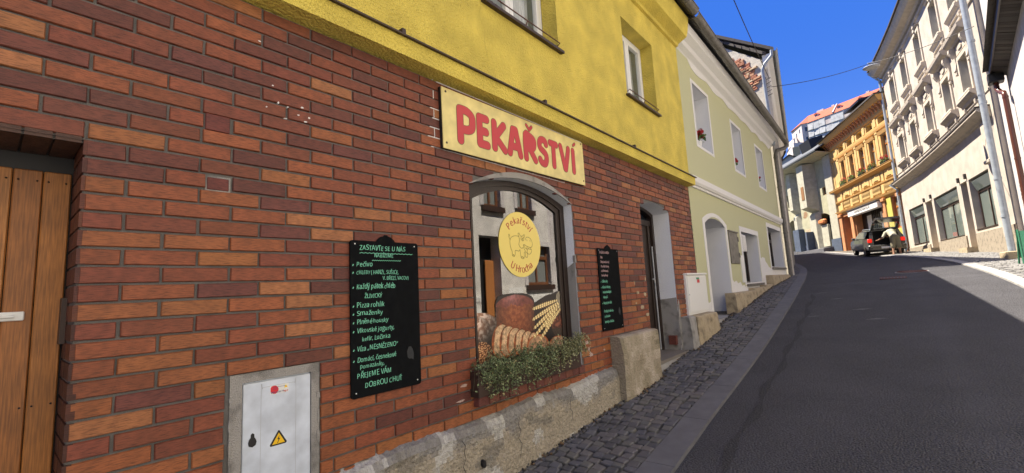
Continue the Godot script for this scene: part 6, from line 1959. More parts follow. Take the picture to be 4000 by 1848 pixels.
func build_green() -> void:
	var H := thing("old_corner_house", "old grey-green house with a deep slate eave and weathered plaster at the street's end", "house")
	var wm := mat(lin(0.52, 0.50, 0.34), 0.95, T.grain, 0.8, T.n_fine, 0.6, T.blotch, 0.25)
	var pale := mat(lin(0.58, 0.56, 0.44), 0.95, T.grain, 0.8, T.n_fine, 0.6, T.blotch, 0.4)
	var blue := mat(lin(0.09, 0.12, 0.18), 0.9, T.grain, 1.0, T.n_fine, 0.5, T.blotch, 0.4)
	var bare := mat(lin(0.36, 0.22, 0.12), 0.95, T.grain, 1.5, T.n_fine, 0.8, T.stain, 0.6)
	var t := seg(GR, 0.0, 9.48)
	var L := 9.48
	var U := func(x: float) -> float: return L - x * 1.32
	# ground floor and upper floor, stepped: two projecting bays
	var b := mb(t)
	b.wall(-4.0, L + 0.6, 0.5, 10.0, 0.0, [[U.call(6.2), U.call(4.9), 1.9, 5.1, 0.7, 0.6], [U.call(2.3), U.call(0.55), 1.8, 4.9, 0.8, 0.5], [U.call(3.8), U.call(3.25), 6.35, 6.95, 0.3], [U.call(1.15), U.call(0.6), 6.37, 7.05, 0.25], [U.call(5.9), U.call(5.45), 6.4, 7.6, 0.25]])
	put(b, "plaster_wall", wm, H)
	b = mb(t)
	for w in [[2.75, 1.65, 4.6, 9.4, 0.9, 0.35], [4.95, 4.2, 4.9, 9.4, 0.5, 0.3]]:
		var a: float = U.call(w[0]); var e: float = U.call(w[1])
		b.hex([Vector3(a, w[2] + 0.6, 0.0), Vector3(e, w[2] + 0.6, 0.0), Vector3(e, w[3], 0.0), Vector3(a, w[3], 0.0), Vector3(a + 0.1, w[2] + 1.0, w[4]), Vector3(e - 0.25, w[2] + 1.0, w[4]), Vector3(e - 0.25, w[3], w[4]), Vector3(a + 0.1, w[3], w[4])])
		b.hex([Vector3(a, 1.0, 0.0), Vector3(e, 1.0, 0.0), Vector3(e, w[2] + 0.6, 0.0), Vector3(a, w[2] + 0.6, 0.0), Vector3(a + 0.15, 1.0, w[5]), Vector3(e - 0.3, 1.0, w[5]), Vector3(e - 0.3, w[2] + 0.3, w[5]), Vector3(a + 0.15, w[2] + 0.3, w[5])])
	b.cbox(U.call(0.38), 0.8, 0.0, L + 0.55, 9.4, 0.25, 0.02)
	puts(b, "bay", pale, H)
	b = mb(t)
	for w in [[2.6, 5.6, 0.3, 0.7], [4.6, 5.5, 0.35, 0.8], [3.6, 5.2, 0.5, 0.35]]: b.prism(blob(Vector2(U.call(w[0]), w[1]), w[2], w[3], 14, 0.4), -0.02, 0.006)
	puts(b, "bare_patch", bare, H)
	b = mb(t)
	for w in [[7.5, 6.25], [4.85, 4.05], [2.5, 2.32], [0.5, -0.5]]: b.box(U.call(w[0]), 0.9, 0.0, U.call(w[1]), [4.0, 4.0, 3.5, 2.55][int(w[0] < 7.0) + int(w[0] < 4.0) + int(w[0] < 1.0)], [0.3, 0.5, 0.95, 0.28][int(w[0] < 7.0) + int(w[0] < 4.0) + int(w[0] < 1.0)])
	puts(b, "blue_base", blue, H)
	b = mb(t); b.box(U.call(4.04), 0.9, 0.0, U.call(2.5), 2.45, 0.05)
	put(b, "stone_base", M.stone, H)
	for w in [[3.8, 3.25, 6.35, 6.95], [1.15, 0.6, 6.37, 7.05], [5.9, 5.45, 6.4, 7.6]]: pane_win(H, t, U.call(w[0]), U.call(w[1]), w[2], w[3], -0.12, mat(lin(0.25, 0.12, 0.04), 0.6), M.dark_pane, [[0.5], []], 0.07)
	b = mb(t); b.cbox(U.call(2.35), 6.3, 0.85, U.call(1.98), 7.5, 0.93, 0.02)
	put(b, "window", mat(lin(0.25, 0.12, 0.04), 0.6), H)
	b = mb(t)
	b.box(U.call(6.2), 1.9, -0.75, U.call(4.9), 5.1, -0.7); b.box(U.call(2.3), 1.8, -0.85, U.call(0.55), 4.9, -0.8)
	puts(b, "doorway", blue, H)
	b = mb(t)
	b.cbox(U.call(2.2), 2.0, -0.3, U.call(1.75), 4.0, -0.2, 0.02); b.cbox(U.call(0.9), 2.0, -0.3, U.call(0.6), 4.0, -0.2, 0.02)
	puts(b, "door_leaf", M.black, H)
	b = mb(t)
	b.cbox(U.call(1.7), 2.05, -0.1, U.call(0.95), 3.9, 0.1, 0.02)
	put(b, "pale_door_board", pale, H)
	b = mb(t); b.cbox(U.call(1.75), 4.0, -0.05, U.call(1.05), 4.4, 0.3, 0.1)
	put(b, "orange_lamp_box", mat(lin(0.6, 0.2, 0.06), 0.5), H)
	b = mb(t); b.cbox(U.call(3.75), 3.45, 0.0, U.call(3.0), 3.88, 0.05, 0.01)
	put(b, "wall_plaque", M.sandstone, H)
	b = mb(t)
	for w in [[2.1, 3.1], [0.85, 3.2]]: b.box(U.call(w[0]), w[1], -0.2, U.call(w[0]) + 0.2, w[1] + 0.35, -0.19)
	puts(b, "notices", M.white_paint, H)
	b = mb(t); b.tube([Vector3(U.call(4.9), 6.0, 0.5), Vector3(U.call(5.0), 6.2, 0.9), Vector3(U.call(5.15), 6.7, 1.1)], 0.04, 6); b.lathe(t.inverse() * t * Vector3(U.call(5.16), 6.7, 1.1), [[0.1, 0.0], [0.14, 0.12], [0.05, 0.2], [0.0, 0.2]], 8)
	put(b, "wall_lamp", M.black, H)
	b = mb(t); b.hex([Vector3(U.call(2.6), 0.9, 0.0), Vector3(U.call(0.4), 0.9, 0.0), Vector3(U.call(0.4), 2.0, 0.0), Vector3(U.call(2.6), 2.0, 0.0), Vector3(U.call(2.8), 0.9, 1.1), Vector3(U.call(0.3), 0.9, 1.1), Vector3(U.call(0.3), 1.85, 1.1), Vector3(U.call(2.8), 1.85, 1.1)])
	put(b, "doorstep", M.granite, H)
	# deep eave with a pale soffit and slate roof
	b = mb(t)
	b.hex([Vector3(-4.0, 9.4, -0.1), Vector3(L + 0.75, 9.4, -0.1), Vector3(L + 0.75, 9.47, -0.1), Vector3(-4.0, 9.47, -0.1), Vector3(-4.0, 9.66, 1.25), Vector3(L + 0.75, 9.66, 1.25), Vector3(L + 0.75, 9.73, 1.25), Vector3(-4.0, 9.73, 1.25)])
	put(b, "soffit", pale, H)
	b = mb(t)
	b.hex([Vector3(-4.0, 11.3, -1.2), Vector3(L + 0.8, 11.3, -1.2), Vector3(L + 0.8, 11.45, -1.2), Vector3(-4.0, 11.45, -1.2), Vector3(-4.0, 9.74, 1.35), Vector3(L + 0.8, 9.74, 1.35), Vector3(L + 0.8, 9.86, 1.35), Vector3(-4.0, 9.86, 1.35)])
	put(b, "slate_roof", mat(lin(0.10, 0.11, 0.12), 0.7, T.speck, 1.0), H)
	b = mb(t)
	b.hex([Vector3(-4.0, 9.0, -4.0), Vector3(L + 0.8, 9.0, -4.0), Vector3(L + 0.8, 11.45, -1.2), Vector3(-4.0, 11.45, -1.2), Vector3(-4.0, 8.9, -4.0), Vector3(L + 0.8, 8.9, -4.0), Vector3(L + 0.8, 11.3, -1.2), Vector3(-4.0, 11.3, -1.2)])
	b.box(-4.0, 0.5, -4.0, L + 0.5, 9.0, -0.9)
	put(b, "rear", wm, H)
	b = mb(t)
	b.hex([Vector3(5.2, 10.9, -1.2), Vector3(6.9, 10.9, -1.2), Vector3(6.9, 12.0, -1.2), Vector3(5.2, 12.0, -1.2), Vector3(5.2, 10.7, -0.2), Vector3(6.9, 10.7, -0.2), Vector3(6.9, 11.7, 0.0), Vector3(5.2, 11.7, 0.0)])
	put(b, "dormer", M.black, H)
	# the grey gabled shed roof further back on the left
	var S := thing("grey_gable_house", "plain grey gable peeping over the old corner house on its left", "house")
	b = mb(Transform3D(Basis(Vector3(1, 0, 0), Vector3.UP, Vector3(0, 0, 1)), Vector3(-4.95, 0, -62.0)))
	b.prism(lip([-5.0, 3.0, 5.2, 3.0, 5.2, 10.9, 0.0, 14.3, -5.0, 11.0]), -8.0, 0.0)
	put(b, "gable_wall", mat(lin(0.40, 0.41, 0.42), 0.95, T.grain, 1.0), S)
	b = mb(Transform3D(Basis(Vector3(1, 0, 0), Vector3.UP, Vector3(0, 0, 1)), Vector3(-4.95, 0, -62.0)))
	b.prism(lip([5.5, 10.7, 5.5, 10.85, 0.0, 14.45, -5.4, 10.9, -5.4, 10.75, 0.0, 14.3]), -8.2, 0.2)
	put(b, "roof", M.tile_dark, S)

func build_castle() -> void:
	var H := thing("hilltop_castle", "long white castle with red tiled roofs and netted scaffolding on the hill", "castle")
	var wm := mat(lin(0.72, 0.66, 0.66), 0.95, T.grain, 0.2, null, 1.0, T.blotch, 0.05)
	var red := mat(lin(0.52, 0.13, 0.065), 0.9, T.grain, 0.3, null, 1.0, T.blotch, 0.05)
	var net := mat(lin(0.52, 0.54, 0.56), 0.95, T.grain, 0.15, null, 1.0, T.stain, 0.06)
	var h := 75.4
	var A := Vector2(269.9, -27.3); var K := Vector2(259.6, -21.7); var B := Vector2(260.2, -18.9); var C2 := Vector2(240.0, 19.0)
	var back := Vector2(16.0, 6.0)
	var b := mb()
	var wallq := func(g: MB, p: Vector2, q2: Vector2, y0: float, y1: float): g.q(Vector3(p.y, y0, -p.x), Vector3(q2.y, y0, -q2.x), Vector3(q2.y, y1, -q2.x), Vector3(p.y, y1, -p.x))
	wallq.call(b, A, K, 50.0, h); wallq.call(b, K, B, 50.0, h); wallq.call(b, C2 + back, A + back * 1.4, 50.0, h); wallq.call(b, A + back * 1.4, A, 50.0, h); wallq.call(b, C2, C2 + back, 50.0, h)
	put(b, "wall", wm, H)
	b = mb(); wallq.call(b, B + Vector2(0, 0.1), C2, 50.0, h)
	put(b, "long_wall", wm, H)
	# scaffold: standards, decks and net panels hung before the long wall
	var d := (C2 - B).normalized(); var n := Vector2(-absf(d.y), -absf(d.x)).normalized()
	var f := Transform3D(Basis(Vector3(d.y, 0, -d.x), Vector3.UP, Vector3(d.y, 0, -d.x).cross(Vector3.UP)), Vector3(B.y, 0, -B.x))
	for i in 9:
		for j in 5:
			if rng.randf() < 0.12: continue
			b = mb(f)
			var u := 0.5 + i * 2.8; var y := h - 4.6 - j * 3.4 + rng.randf_range(-0.2, 0.2)
			var w1 := rng.randf_range(0.1, 0.7); var w2 := rng.randf_range(0.1, 0.7)
			b.hex([Vector3(u, y, 1.2), Vector3(u + 2.7, y, 1.2), Vector3(u + 2.7, y + 3.3, 1.2), Vector3(u, y + 3.3, 1.2), Vector3(u, y, 1.3 + w1), Vector3(u + 2.7, y, 1.3 + w2), Vector3(u + 2.7, y + 3.3, 1.3), Vector3(u, y + 3.3, 1.3)])
			put(b, "net_panel", net, H)
	b = mb(f)
	for i in 10: b.box(0.4 + i * 2.8, 52, 1.0, 0.52 + i * 2.8, h - 0.6, 1.12)
	for j in 7: b.box(0.3, h - 4.7 - j * 3.4, 0.1, 26.0, h - 4.55 - j * 3.4, 1.5)
	put(b, "scaffold", M.grey_metal, H)
	# roofs: hip at the corner, long slope with dormers and chimneys
	b = mb()
	var v := func(p: Vector2, y: float) -> Vector3: return Vector3(p.y, y, -p.x)
	var ov := 0.5
	var Rg := Vector2(279.7, -20.1); var Rh := Vector2(256.0, 24.0)
	var rA: Vector3 = v.call(A + Vector2(-ov, -ov), h - 0.2); var rK: Vector3 = v.call(K + Vector2(-ov, -ov * 0.4), h - 0.2); var rB: Vector3 = v.call(B + Vector2(-ov, 0), h - 0.2); var rC: Vector3 = v.call(C2 + Vector2(-ov, 0), h - 0.2)
	var g0: Vector3 = v.call(Rg, h + 9.2); var g1: Vector3 = v.call(Rh, h + 9.2)
	b.t3(rA, rK, g0); b.t3(rK, rB, g0); b.q(rB, rC, g1, g0); b.t3(rA, g0, v.call(A + back * 1.6, h - 0.2)); b.q(g0, g1, v.call(C2 + back * 2.0, h), v.call(A + back * 1.6, h))
	put(b, "red_roof", red, H)
	for w in [[0.10, 0.42], [0.34, 0.36], [0.55, 0.34], [0.76, 0.32], [0.93, 0.3]]:
		var p := rB.lerp(rC, w[0]).lerp(g0.lerp(g1, w[0]), w[1])
		b = mb(Transform3D(f.basis, p))
		b.box(-0.75, -0.4, -2.0, 0.75, 1.0, 0.5)
		var dm := put(b, "dormer", wm, H)
		b = mb(Transform3D(f.basis, p)); b.prism([Vector2(-1.0, 0.95), Vector2(1.0, 0.95), Vector2(0, 1.8)], -2.5, 0.7)
		put(b, "roof", red, dm)
		for s in [-1, 1]:
			b = mb(Transform3D(f.basis, p)); b.box(s * 0.35 - 0.25, -0.1, 0.4, s * 0.35 + 0.25, 0.8, 0.55)
			put(b, "window", M.dark_pane, dm)
	for w in [[0.13, 3.6, 1.6], [0.26, 1.4, 1.6], [0.58, 1.5, 1.6]]:
		var p := g0.lerp(g1, w[0]) + Vector3(0, -0.8, 0)
		b = mb(Transform3D(f.basis, p)); b.cbox(-w[1] / 2, -1.0, -1.2, w[1] / 2, w[2], 0.0, 0.1)
		put(b, "chimney", wm, H)
	b = mb()
	var s0 := rB.lerp(rC, 0.30); var s1 := g0.lerp(g1, 0.30)
	b.tube([rB.lerp(rC, 0.28) + Vector3(0, 0.3, 0.3), s1 + Vector3(0, 0.3, 0)], 0.35, 6)
	put(b, "fire_gable", wm, H)
	for w in [[0.18, 6.6], [0.18, 12.2], [0.45, 4.8], [0.78, 4.0], [0.30, 11.8], [0.62, 10.8], [0.45, 16.6], [0.78, 15.8], [0.12, 17.0]]:
		var p := A.lerp(K, w[0])
		var ft := Transform3D(Basis(Vector3(K.y - A.y, 0, -K.x + A.x).normalized(), Vector3.UP, Vector3(K.y - A.y, 0, -K.x + A.x).normalized().cross(Vector3.UP)), Vector3(p.y, h - w[1], -p.x))
		b = mb(ft); b.box(-0.45, 0, -0.3, 0.45, 1.9, 0.06)
		put(b, "window", M.dark_pane, H)
	for w in [4.3, 9.3, 14.2]:
		var ft := Transform3D(Basis(Vector3(B.y - K.y, 0, -B.x + K.x).normalized(), Vector3.UP, Vector3(B.y - K.y, 0, -B.x + K.x).normalized().cross(Vector3.UP)), Vector3(lerpf(K.y, B.y, 0.68), h - w, -lerpf(K.x, B.x, 0.68)))
		b = mb(ft); b.box(-0.65, 0, -0.3, 0.65, 2.2, 0.06)
		put(b, "window", M.dark_pane, H)
	# lower annexe on the left
	b = mb()
	wallq.call(b, Vector2(252.0, -28.5), Vector2(236.0, -23.4), 46.0, h - 15.0); wallq.call(b, Vector2(236.0, -23.4), Vector2(238.0, -20.0), 46.0, h - 15.0)
	wallq.call(b, Vector2(262.0, -28.9), Vector2(255.0, -25.6), 46.0, h - 8.0)
	put(b, "annexe_wall", wm, H)
	b = mb()
	b.t3(Vector3(-28.9, h - 15.0, -252.0), Vector3(-23.2, h - 15.0, -235.6), Vector3(-24.0, h - 11.5, -250.0))
	b.t3(Vector3(-29.6, h - 8.0, -263.0), Vector3(-25.4, h - 8.0, -255.0), Vector3(-25.0, h - 4.6, -266.0))
	put(b, "annexe_roof", red, H)
	b = mb(); b.box(-23.2, 50, -232, -20.8, 56.5, -228)
	put(b, "rock_pier", M.sandstone, H)
	# trees on the slope
	for w in [[225.0, -5.0, 10.2, 6.0, 10.0, "bright green tree below the castle's white corner tower", 0], [215.0, -3.6, 12.0, 7.0, 9.0, "wispy pale tree in front of the castle scaffolding", 1], [200.0, -7.4, 9.0, 8.0, 8.0, "dark tree on the slope at the castle's far left", 2], [180.0, -4.3, 10.8, 6.0, 8.0, "round tree lowest on the slope under the castle", 0]]:
		var az := deg_to_rad(w[1]); var R: float = w[0]
		var sx := Vector2(R * cos(az) - 0.23, 2.45 + R * sin(az))
		var g := thing("hillside_tree", w[5], "tree", Vector3(sx.y, R * tan(deg_to_rad(w[2])) - 3.0, -sx.x), "trees below the castle")
		tree(g, w[4], w[3] * 0.5, [[0.10, 0.20, 0.03], [0.14, 0.19, 0.11], [0.05, 0.10, 0.04]][w[6]])

func tree(g: Node3D, ht: float, r: float, col: Array) -> void:
	var b := mb()
	b.tube([Vector3(0, -4.0, 0), Vector3(0.2, ht * 0.4, 0.1), Vector3(0, ht * 0.8, 0)], 0.3, 7, true, 0.08)
	for k in 5:
		var a := k * 1.26
		b.tube([Vector3(0.1, ht * (0.3 + 0.08 * k), 0), Vector3(cos(a) * r * 0.6, ht * (0.5 + 0.07 * k), sin(a) * r * 0.6)], 0.1, 5, true, 0.03)
	put(b, "trunk", M.rust, g)
	b = mb()
	var cl := []
	for k in 16: cl.append(Vector3(rng.randfn() * r * 0.45, ht * rng.randf_range(0.35, 0.95), rng.randfn() * r * 0.45))
	for k in 1500:
		var c: Vector3 = cl[k % 16]
		var p := c + Vector3(rng.randfn(), rng.randfn() * 0.8, rng.randfn()) * r * 0.26
		var n := Vector3(rng.randfn(), rng.randfn() + 0.5, rng.randfn()).normalized()
		var w := n.cross(Vector3(rng.randfn(), rng.randfn(), rng.randfn())).normalized(); var h := n.cross(w)
		var f := rng.randf_range(0.6, 1.3)
		b.col = Color(col[0] * f, col[1] * f, col[2] * f)
		var l := rng.randf_range(0.12, 0.3)
		b.q(p - w * l, p - h * l * 0.6, p + w * l, p + h * l * 0.6)
	put(b, "crown", M.leaf, g, true)

func sag(a: Vector3, e: Vector3, s: float) -> Array:
	var out := []
	for k in 17:
		var t := k / 16.0
		out.append(a.lerp(e, t) - Vector3(0, s * 4.0 * t * (1.0 - t), 0))
	return out

func cables_and_lamp() -> void:
	var at := func(az: float, el: float, R: float) -> Vector3: return CAM + Vector3(R * sin(deg_to_rad(az)), R * tan(deg_to_rad(el)), -R * cos(deg_to_rad(az)))
	var lamp: Vector3 = at.call(1.25, 19.9, 21.5)
	var H := thing("street_lamp", "flat grey disc lamp hanging from the cable over the street", "street lamp", lamp)
	var b := mb()
	b.lathe(Vector3.ZERO, [[0.0, -0.02], [0.22, -0.02], [0.25, 0.0], [0.27, 0.02], [0.25, 0.045], [0.1, 0.09], [0.05, 0.12], [0.0, 0.12]], 24)
	put(b, "housing", M.grey_metal, H)
	b = mb(); b.lathe(Vector3.ZERO, [[0.0, -0.026], [0.2, -0.026], [0.2, -0.02]], 24)
	put(b, "diffuser", M.curtain, H)
	b = mb(); b.box(-0.07, 0.1, -0.02, 0.07, 0.2, 0.02); b.cbox(-0.1, 0.17, -0.03, 0.1, 0.22, 0.03, 0.01)
	put(b, "hanger", M.zinc, H)
	var top := lamp + Vector3(0, 0.19, 0)
	var anchor := LF * Vector3(16.22, 6.0, 0.25)
	for w in [[sag(anchor, top, 0.12), "thin dark cable from the peeling gable to the disc lamp"], [sag(top, at.call(8.7, 20.7, 19.3), 0.1), "thin dark cable from the disc lamp to the beige building"], [sag(LF * Vector3(5.0, 7.2, 0.6), LF * Vector3(16.22, 6.3, 0.22), 0.25), "dark cable descending across the blue sky to the gable's wire bracket"]]:
		var c := thing("overhead_cable", w[1], "cable")
		b = mb()
		b.tube(w[0], 0.011, 6)
		put(b, "wire", M.black, c)

# ---------- car, person and small street things
func street_things() -> void:
	make_car()
	make_person()
	var H := thing("folding_signboard", "edge of a green folding signboard on the pale cobbles at the right edge", "signboard", P(14.4, 4.95, 0.0))
	var b := mb()
	for s in [-1, 1]:
		for u in [-0.24, 0.24]: b.tube([Vector3(u + 0.0, 0.0, s * 0.22), Vector3(u + 0.03, 0.75, s * 0.03)], 0.018, 6)
	puts(b, "frame", mat(lin(0.03, 0.16, 0.09), 0.4), H)
	b = mb()
	b.hex([Vector3(-0.22, 0.15, -0.19), Vector3(0.22, 0.15, -0.19), Vector3(0.25, 0.72, -0.05), Vector3(-0.19, 0.72, -0.05), Vector3(-0.22, 0.15, -0.17), Vector3(0.22, 0.15, -0.17), Vector3(0.25, 0.72, -0.03), Vector3(-0.19, 0.72, -0.03)])
	b.hex([Vector3(-0.22, 0.15, 0.17), Vector3(0.22, 0.15, 0.17), Vector3(0.25, 0.72, 0.03), Vector3(-0.19, 0.72, 0.03), Vector3(-0.22, 0.15, 0.19), Vector3(0.22, 0.15, 0.19), Vector3(0.25, 0.72, 0.05), Vector3(-0.19, 0.72, 0.05)])
	puts(b, "panel", mat(lin(0.04, 0.20, 0.11), 0.5), H)
	# steps and drain boards before the shops on the right
	for w in [[17.0, 5.12, 0.9, "worn pale stone doorstep before the white house at the right edge"]]:
		H = thing("stone_step", w[3], "step", P(w[0], w[1], 0.0))
		b = mb(); b.cbox(-0.3, -0.1, -0.5, 0.4, 0.16, 0.5, 0.02)
		put(b, "slab", M.sandstone, H)

func car_frame() -> Transform3D:
	var f := Vector3(-0.225, 0.065, -0.972).normalized()
	var X := f.cross(Vector3.UP).normalized()
	return Transform3D(Basis(X, X.cross(f), -f), P(31.6, 2.62, -0.035))

func make_car() -> void:
	var H := thing("parked_car", "dark grey estate car parked with its tailgate raised and brake lights glowing", "car")
	H.transform = car_frame()
	var paint := mat(lin(0.035, 0.038, 0.042), 0.25); paint.clearcoat_enabled = true; paint.clearcoat = 1.0; paint.clearcoat_roughness = 0.05; paint.metallic = 0.4
	var dark := mat(lin(0.012, 0.012, 0.013), 0.7)
	var gl := mat(lin(0.02, 0.024, 0.028), 0.03); gl.metallic_specular = 0.8
	# body: stations from the rear quarters to the nose: z, bottom, belt, roof, sill half width, belt half width, roof half width
	var st := [[-1.0, 0.24, 0.98, 1.45, 0.84, 0.86, 0.62], [-1.9, 0.22, 0.97, 1.47, 0.85, 0.87, 0.63], [-2.6, 0.22, 0.95, 1.44, 0.85, 0.87, 0.62], [-3.0, 0.22, 0.94, 1.30, 0.85, 0.87, 0.60], [-3.35, 0.22, 0.93, 0.98, 0.85, 0.86, 0.70], [-4.1, 0.22, 0.84, 0.88, 0.84, 0.84, 0.66], [-4.45, 0.24, 0.70, 0.74, 0.80, 0.80, 0.60], [-4.57, 0.30, 0.55, 0.58, 0.70, 0.70, 0.5]]
	var b := mb()
	var ring := func(s: Array) -> Array:
		var half := [Vector2(0, s[1]), Vector2(s[4] - 0.08, s[1]), Vector2(s[4], s[1] + 0.12), Vector2(s[5] + 0.01, lerpf(s[1], s[2], 0.65)), Vector2(s[5], s[2]), Vector2(lerpf(s[5], s[6], 0.9), lerpf(s[2], s[3], 0.85)), Vector2(s[6] - 0.06, s[3]), Vector2(0, s[3] + 0.03)]
		var out := []
		for p in half: out.append(Vector3(p.x, p.y, s[0]))
		for k in range(half.size() - 2, 0, -1): out.append(Vector3(-half[k].x, half[k].y, s[0]))
		return out
	for i in st.size() - 1:
		var A: Array = ring.call(st[i]); var B: Array = ring.call(st[i + 1])
		for k in A.size():
			var m := (k + 1) % A.size()
			b.q(A[k], B[k], B[m], A[m])
	var nose: Array = ring.call(st[-1])
	for k in range(1, nose.size() - 1): b.t3(nose[0], nose[k + 1], nose[k])
	# rear quarters, roof and floor round the open boot
	for s in [-1, 1]:
		b.hex([Vector3(s * 0.56 if s > 0 else -0.85, 0.3, -1.0), Vector3(0.86 if s > 0 else -0.56, 0.3, -1.0), Vector3(0.86 if s > 0 else -0.56, 0.98, -1.0), Vector3(0.56 if s > 0 else -0.86, 0.98, -1.0), Vector3(0.56 if s > 0 else -0.8, 0.5, -0.1), Vector3(0.8 if s > 0 else -0.56, 0.5, -0.1), Vector3(0.8 if s > 0 else -0.55, 0.98, -0.14), Vector3(0.55 if s > 0 else -0.8, 0.98, -0.14)])
		b.hex([Vector3(s * 0.60 - 0.04, 0.98, -0.30), Vector3(s * 0.60 + 0.04, 0.98, -0.30), Vector3(s * 0.56 + 0.04, 1.42, -0.42), Vector3(s * 0.56 - 0.04, 1.42, -0.42), Vector3(s * 0.66 - 0.08, 0.98, -0.14), Vector3(s * 0.66 + 0.1, 0.98, -0.14), Vector3(s * 0.57 + 0.06, 1.43, -0.32), Vector3(s * 0.57 - 0.06, 1.43, -0.32)])
	b.hex([Vector3(-0.62, 1.40, -1.0), Vector3(0.62, 1.40, -1.0), Vector3(0.60, 1.47, -1.0), Vector3(-0.60, 1.47, -1.0), Vector3(-0.60, 1.38, -0.3), Vector3(0.60, 1.38, -0.3), Vector3(0.58, 1.44, -0.28), Vector3(-0.58, 1.44, -0.28)])
	put(b, "body", paint, H)
	b = mb()
	b.cbox(-0.83, 0.28, -0.5, 0.83, 0.62, 0.0, 0.06)
	put(b, "rear_bumper", paint, H)
	b = mb()
	b.box(-0.56, 0.55, -1.0, 0.56, 0.60, -0.1); b.box(-0.56, 0.6, -1.0, 0.56, 1.38, -0.97); b.box(-0.7, 0.22, -0.6, 0.7, 0.3, -0.05)
	put(b, "boot", dark, H)
	for s in [-1, 1]:
		b = mb()
		b.cbox(s * 0.72 - 0.1, 0.74, -0.2, s * 0.72 + 0.1, 0.96, -0.1, 0.03)
		var tl := mat(lin(0.35, 0.012, 0.01), 0.2)
		tl.emission_enabled = true; tl.emission = Color(1.0, 0.12, 0.05); tl.emission_energy_multiplier = 0.2
		put(b, "tail_light", tl, H)
		b = mb()
		b.hex([Vector3(s * 0.87 - 0.012, 0.99, -2.5), Vector3(s * 0.87 + 0.012, 0.99, -2.5), Vector3(s * 0.69 + 0.01, 1.36, -2.3), Vector3(s * 0.69 - 0.01, 1.36, -2.3), Vector3(s * 0.868 - 0.012, 1.0, -0.45), Vector3(s * 0.868 + 0.012, 1.0, -0.45), Vector3(s * 0.69 + 0.01, 1.36, -0.6), Vector3(s * 0.69 - 0.01, 1.36, -0.6)])
		put(b, "side_window", gl, H)
		b = mb(); b.cbox(s * 0.97 - 0.09, 0.93, -2.65, s * 0.97 + 0.09, 1.07, -2.5, 0.03)
		put(b, "wing_mirror", paint, H)
		b = mb()
		b.tube([Vector3(s * 0.52, 1.48, -0.6), Vector3(s * 0.54, 1.51, -0.8), Vector3(s * 0.54, 1.52, -2.2), Vector3(s * 0.52, 1.48, -2.4)], 0.014, 6)
		put(b, "roof_rail", M.zinc, H)
		b = mb()
		for y in [1.05]: b.cbox(s * 0.875 - 0.015, 0.82, -1.75, s * 0.875 + 0.015, 0.86, -1.55, 0.008)
		put(b, "door_handle", paint, H)
		for z in [-0.93, -3.5]:
			b = mb(Transform3D(Basis(Vector3(0, 0, 1), -s * PI / 2), Vector3(s * 0.64, 0.31, z)))
			b.lathe(Vector3.ZERO, [[0.16, 0.0], [0.30, 0.0], [0.315, 0.03], [0.315, 0.17], [0.29, 0.2], [0.2, 0.2]], 24)
			var tyre := put(b, "wheel", dark, H)
			b = mb(Transform3D(Basis(Vector3(0, 0, 1), -s * PI / 2), Vector3(s * 0.64, 0.31, z)))
			b.lathe(Vector3.ZERO, [[0.2, 0.2], [0.19, 0.16], [0.06, 0.17], [0.0, 0.19]], 16)
			put(b, "rim", M.gutter, tyre)
	# raised tailgate: frame, pane and the painted lower panel
	var g := Transform3D(Basis(Vector3(1, 0, 0), -0.62), Vector3(0, 1.43, -0.34))   # local z runs out along the raised gate
	b = mb(g)
	for s in [-1, 1]: b.box(s * 0.54 - 0.06, -0.03, 0.0, s * 0.54 + 0.06, 0.03, 0.72)
	b.box(-0.6, -0.035, -0.02, 0.6, 0.035, 0.14)
	b.hex([Vector3(-0.58, -0.05, 0.70), Vector3(0.58, -0.05, 0.70), Vector3(0.58, 0.05, 0.70), Vector3(-0.58, 0.05, 0.70), Vector3(-0.52, -0.12, 1.12), Vector3(0.52, -0.12, 1.12), Vector3(0.52, 0.0, 1.12), Vector3(-0.52, 0.0, 1.12)])
	var tg := put(b, "tailgate", paint, H)
	b = mb(g); b.q(Vector3(-0.49, 0.0, 0.13), Vector3(0.49, 0.0, 0.13), Vector3(0.49, 0.0, 0.71), Vector3(-0.49, 0.0, 0.71))
	put(b, "pane", M.pane, tg)
	b = mb()
	for s in [-1, 1]: b.tube([Vector3(s * 0.57, 1.1, -0.25), g * Vector3(s * 0.53, -0.03, 0.55)], 0.012, 6)
	put(b, "strut", M.black, tg)
	b = mb(); b.cbox(-0.27, 0.40, 0.0, 0.27, 0.51, 0.012, 0.004)
	put(b, "number_plate", M.white_paint, H)

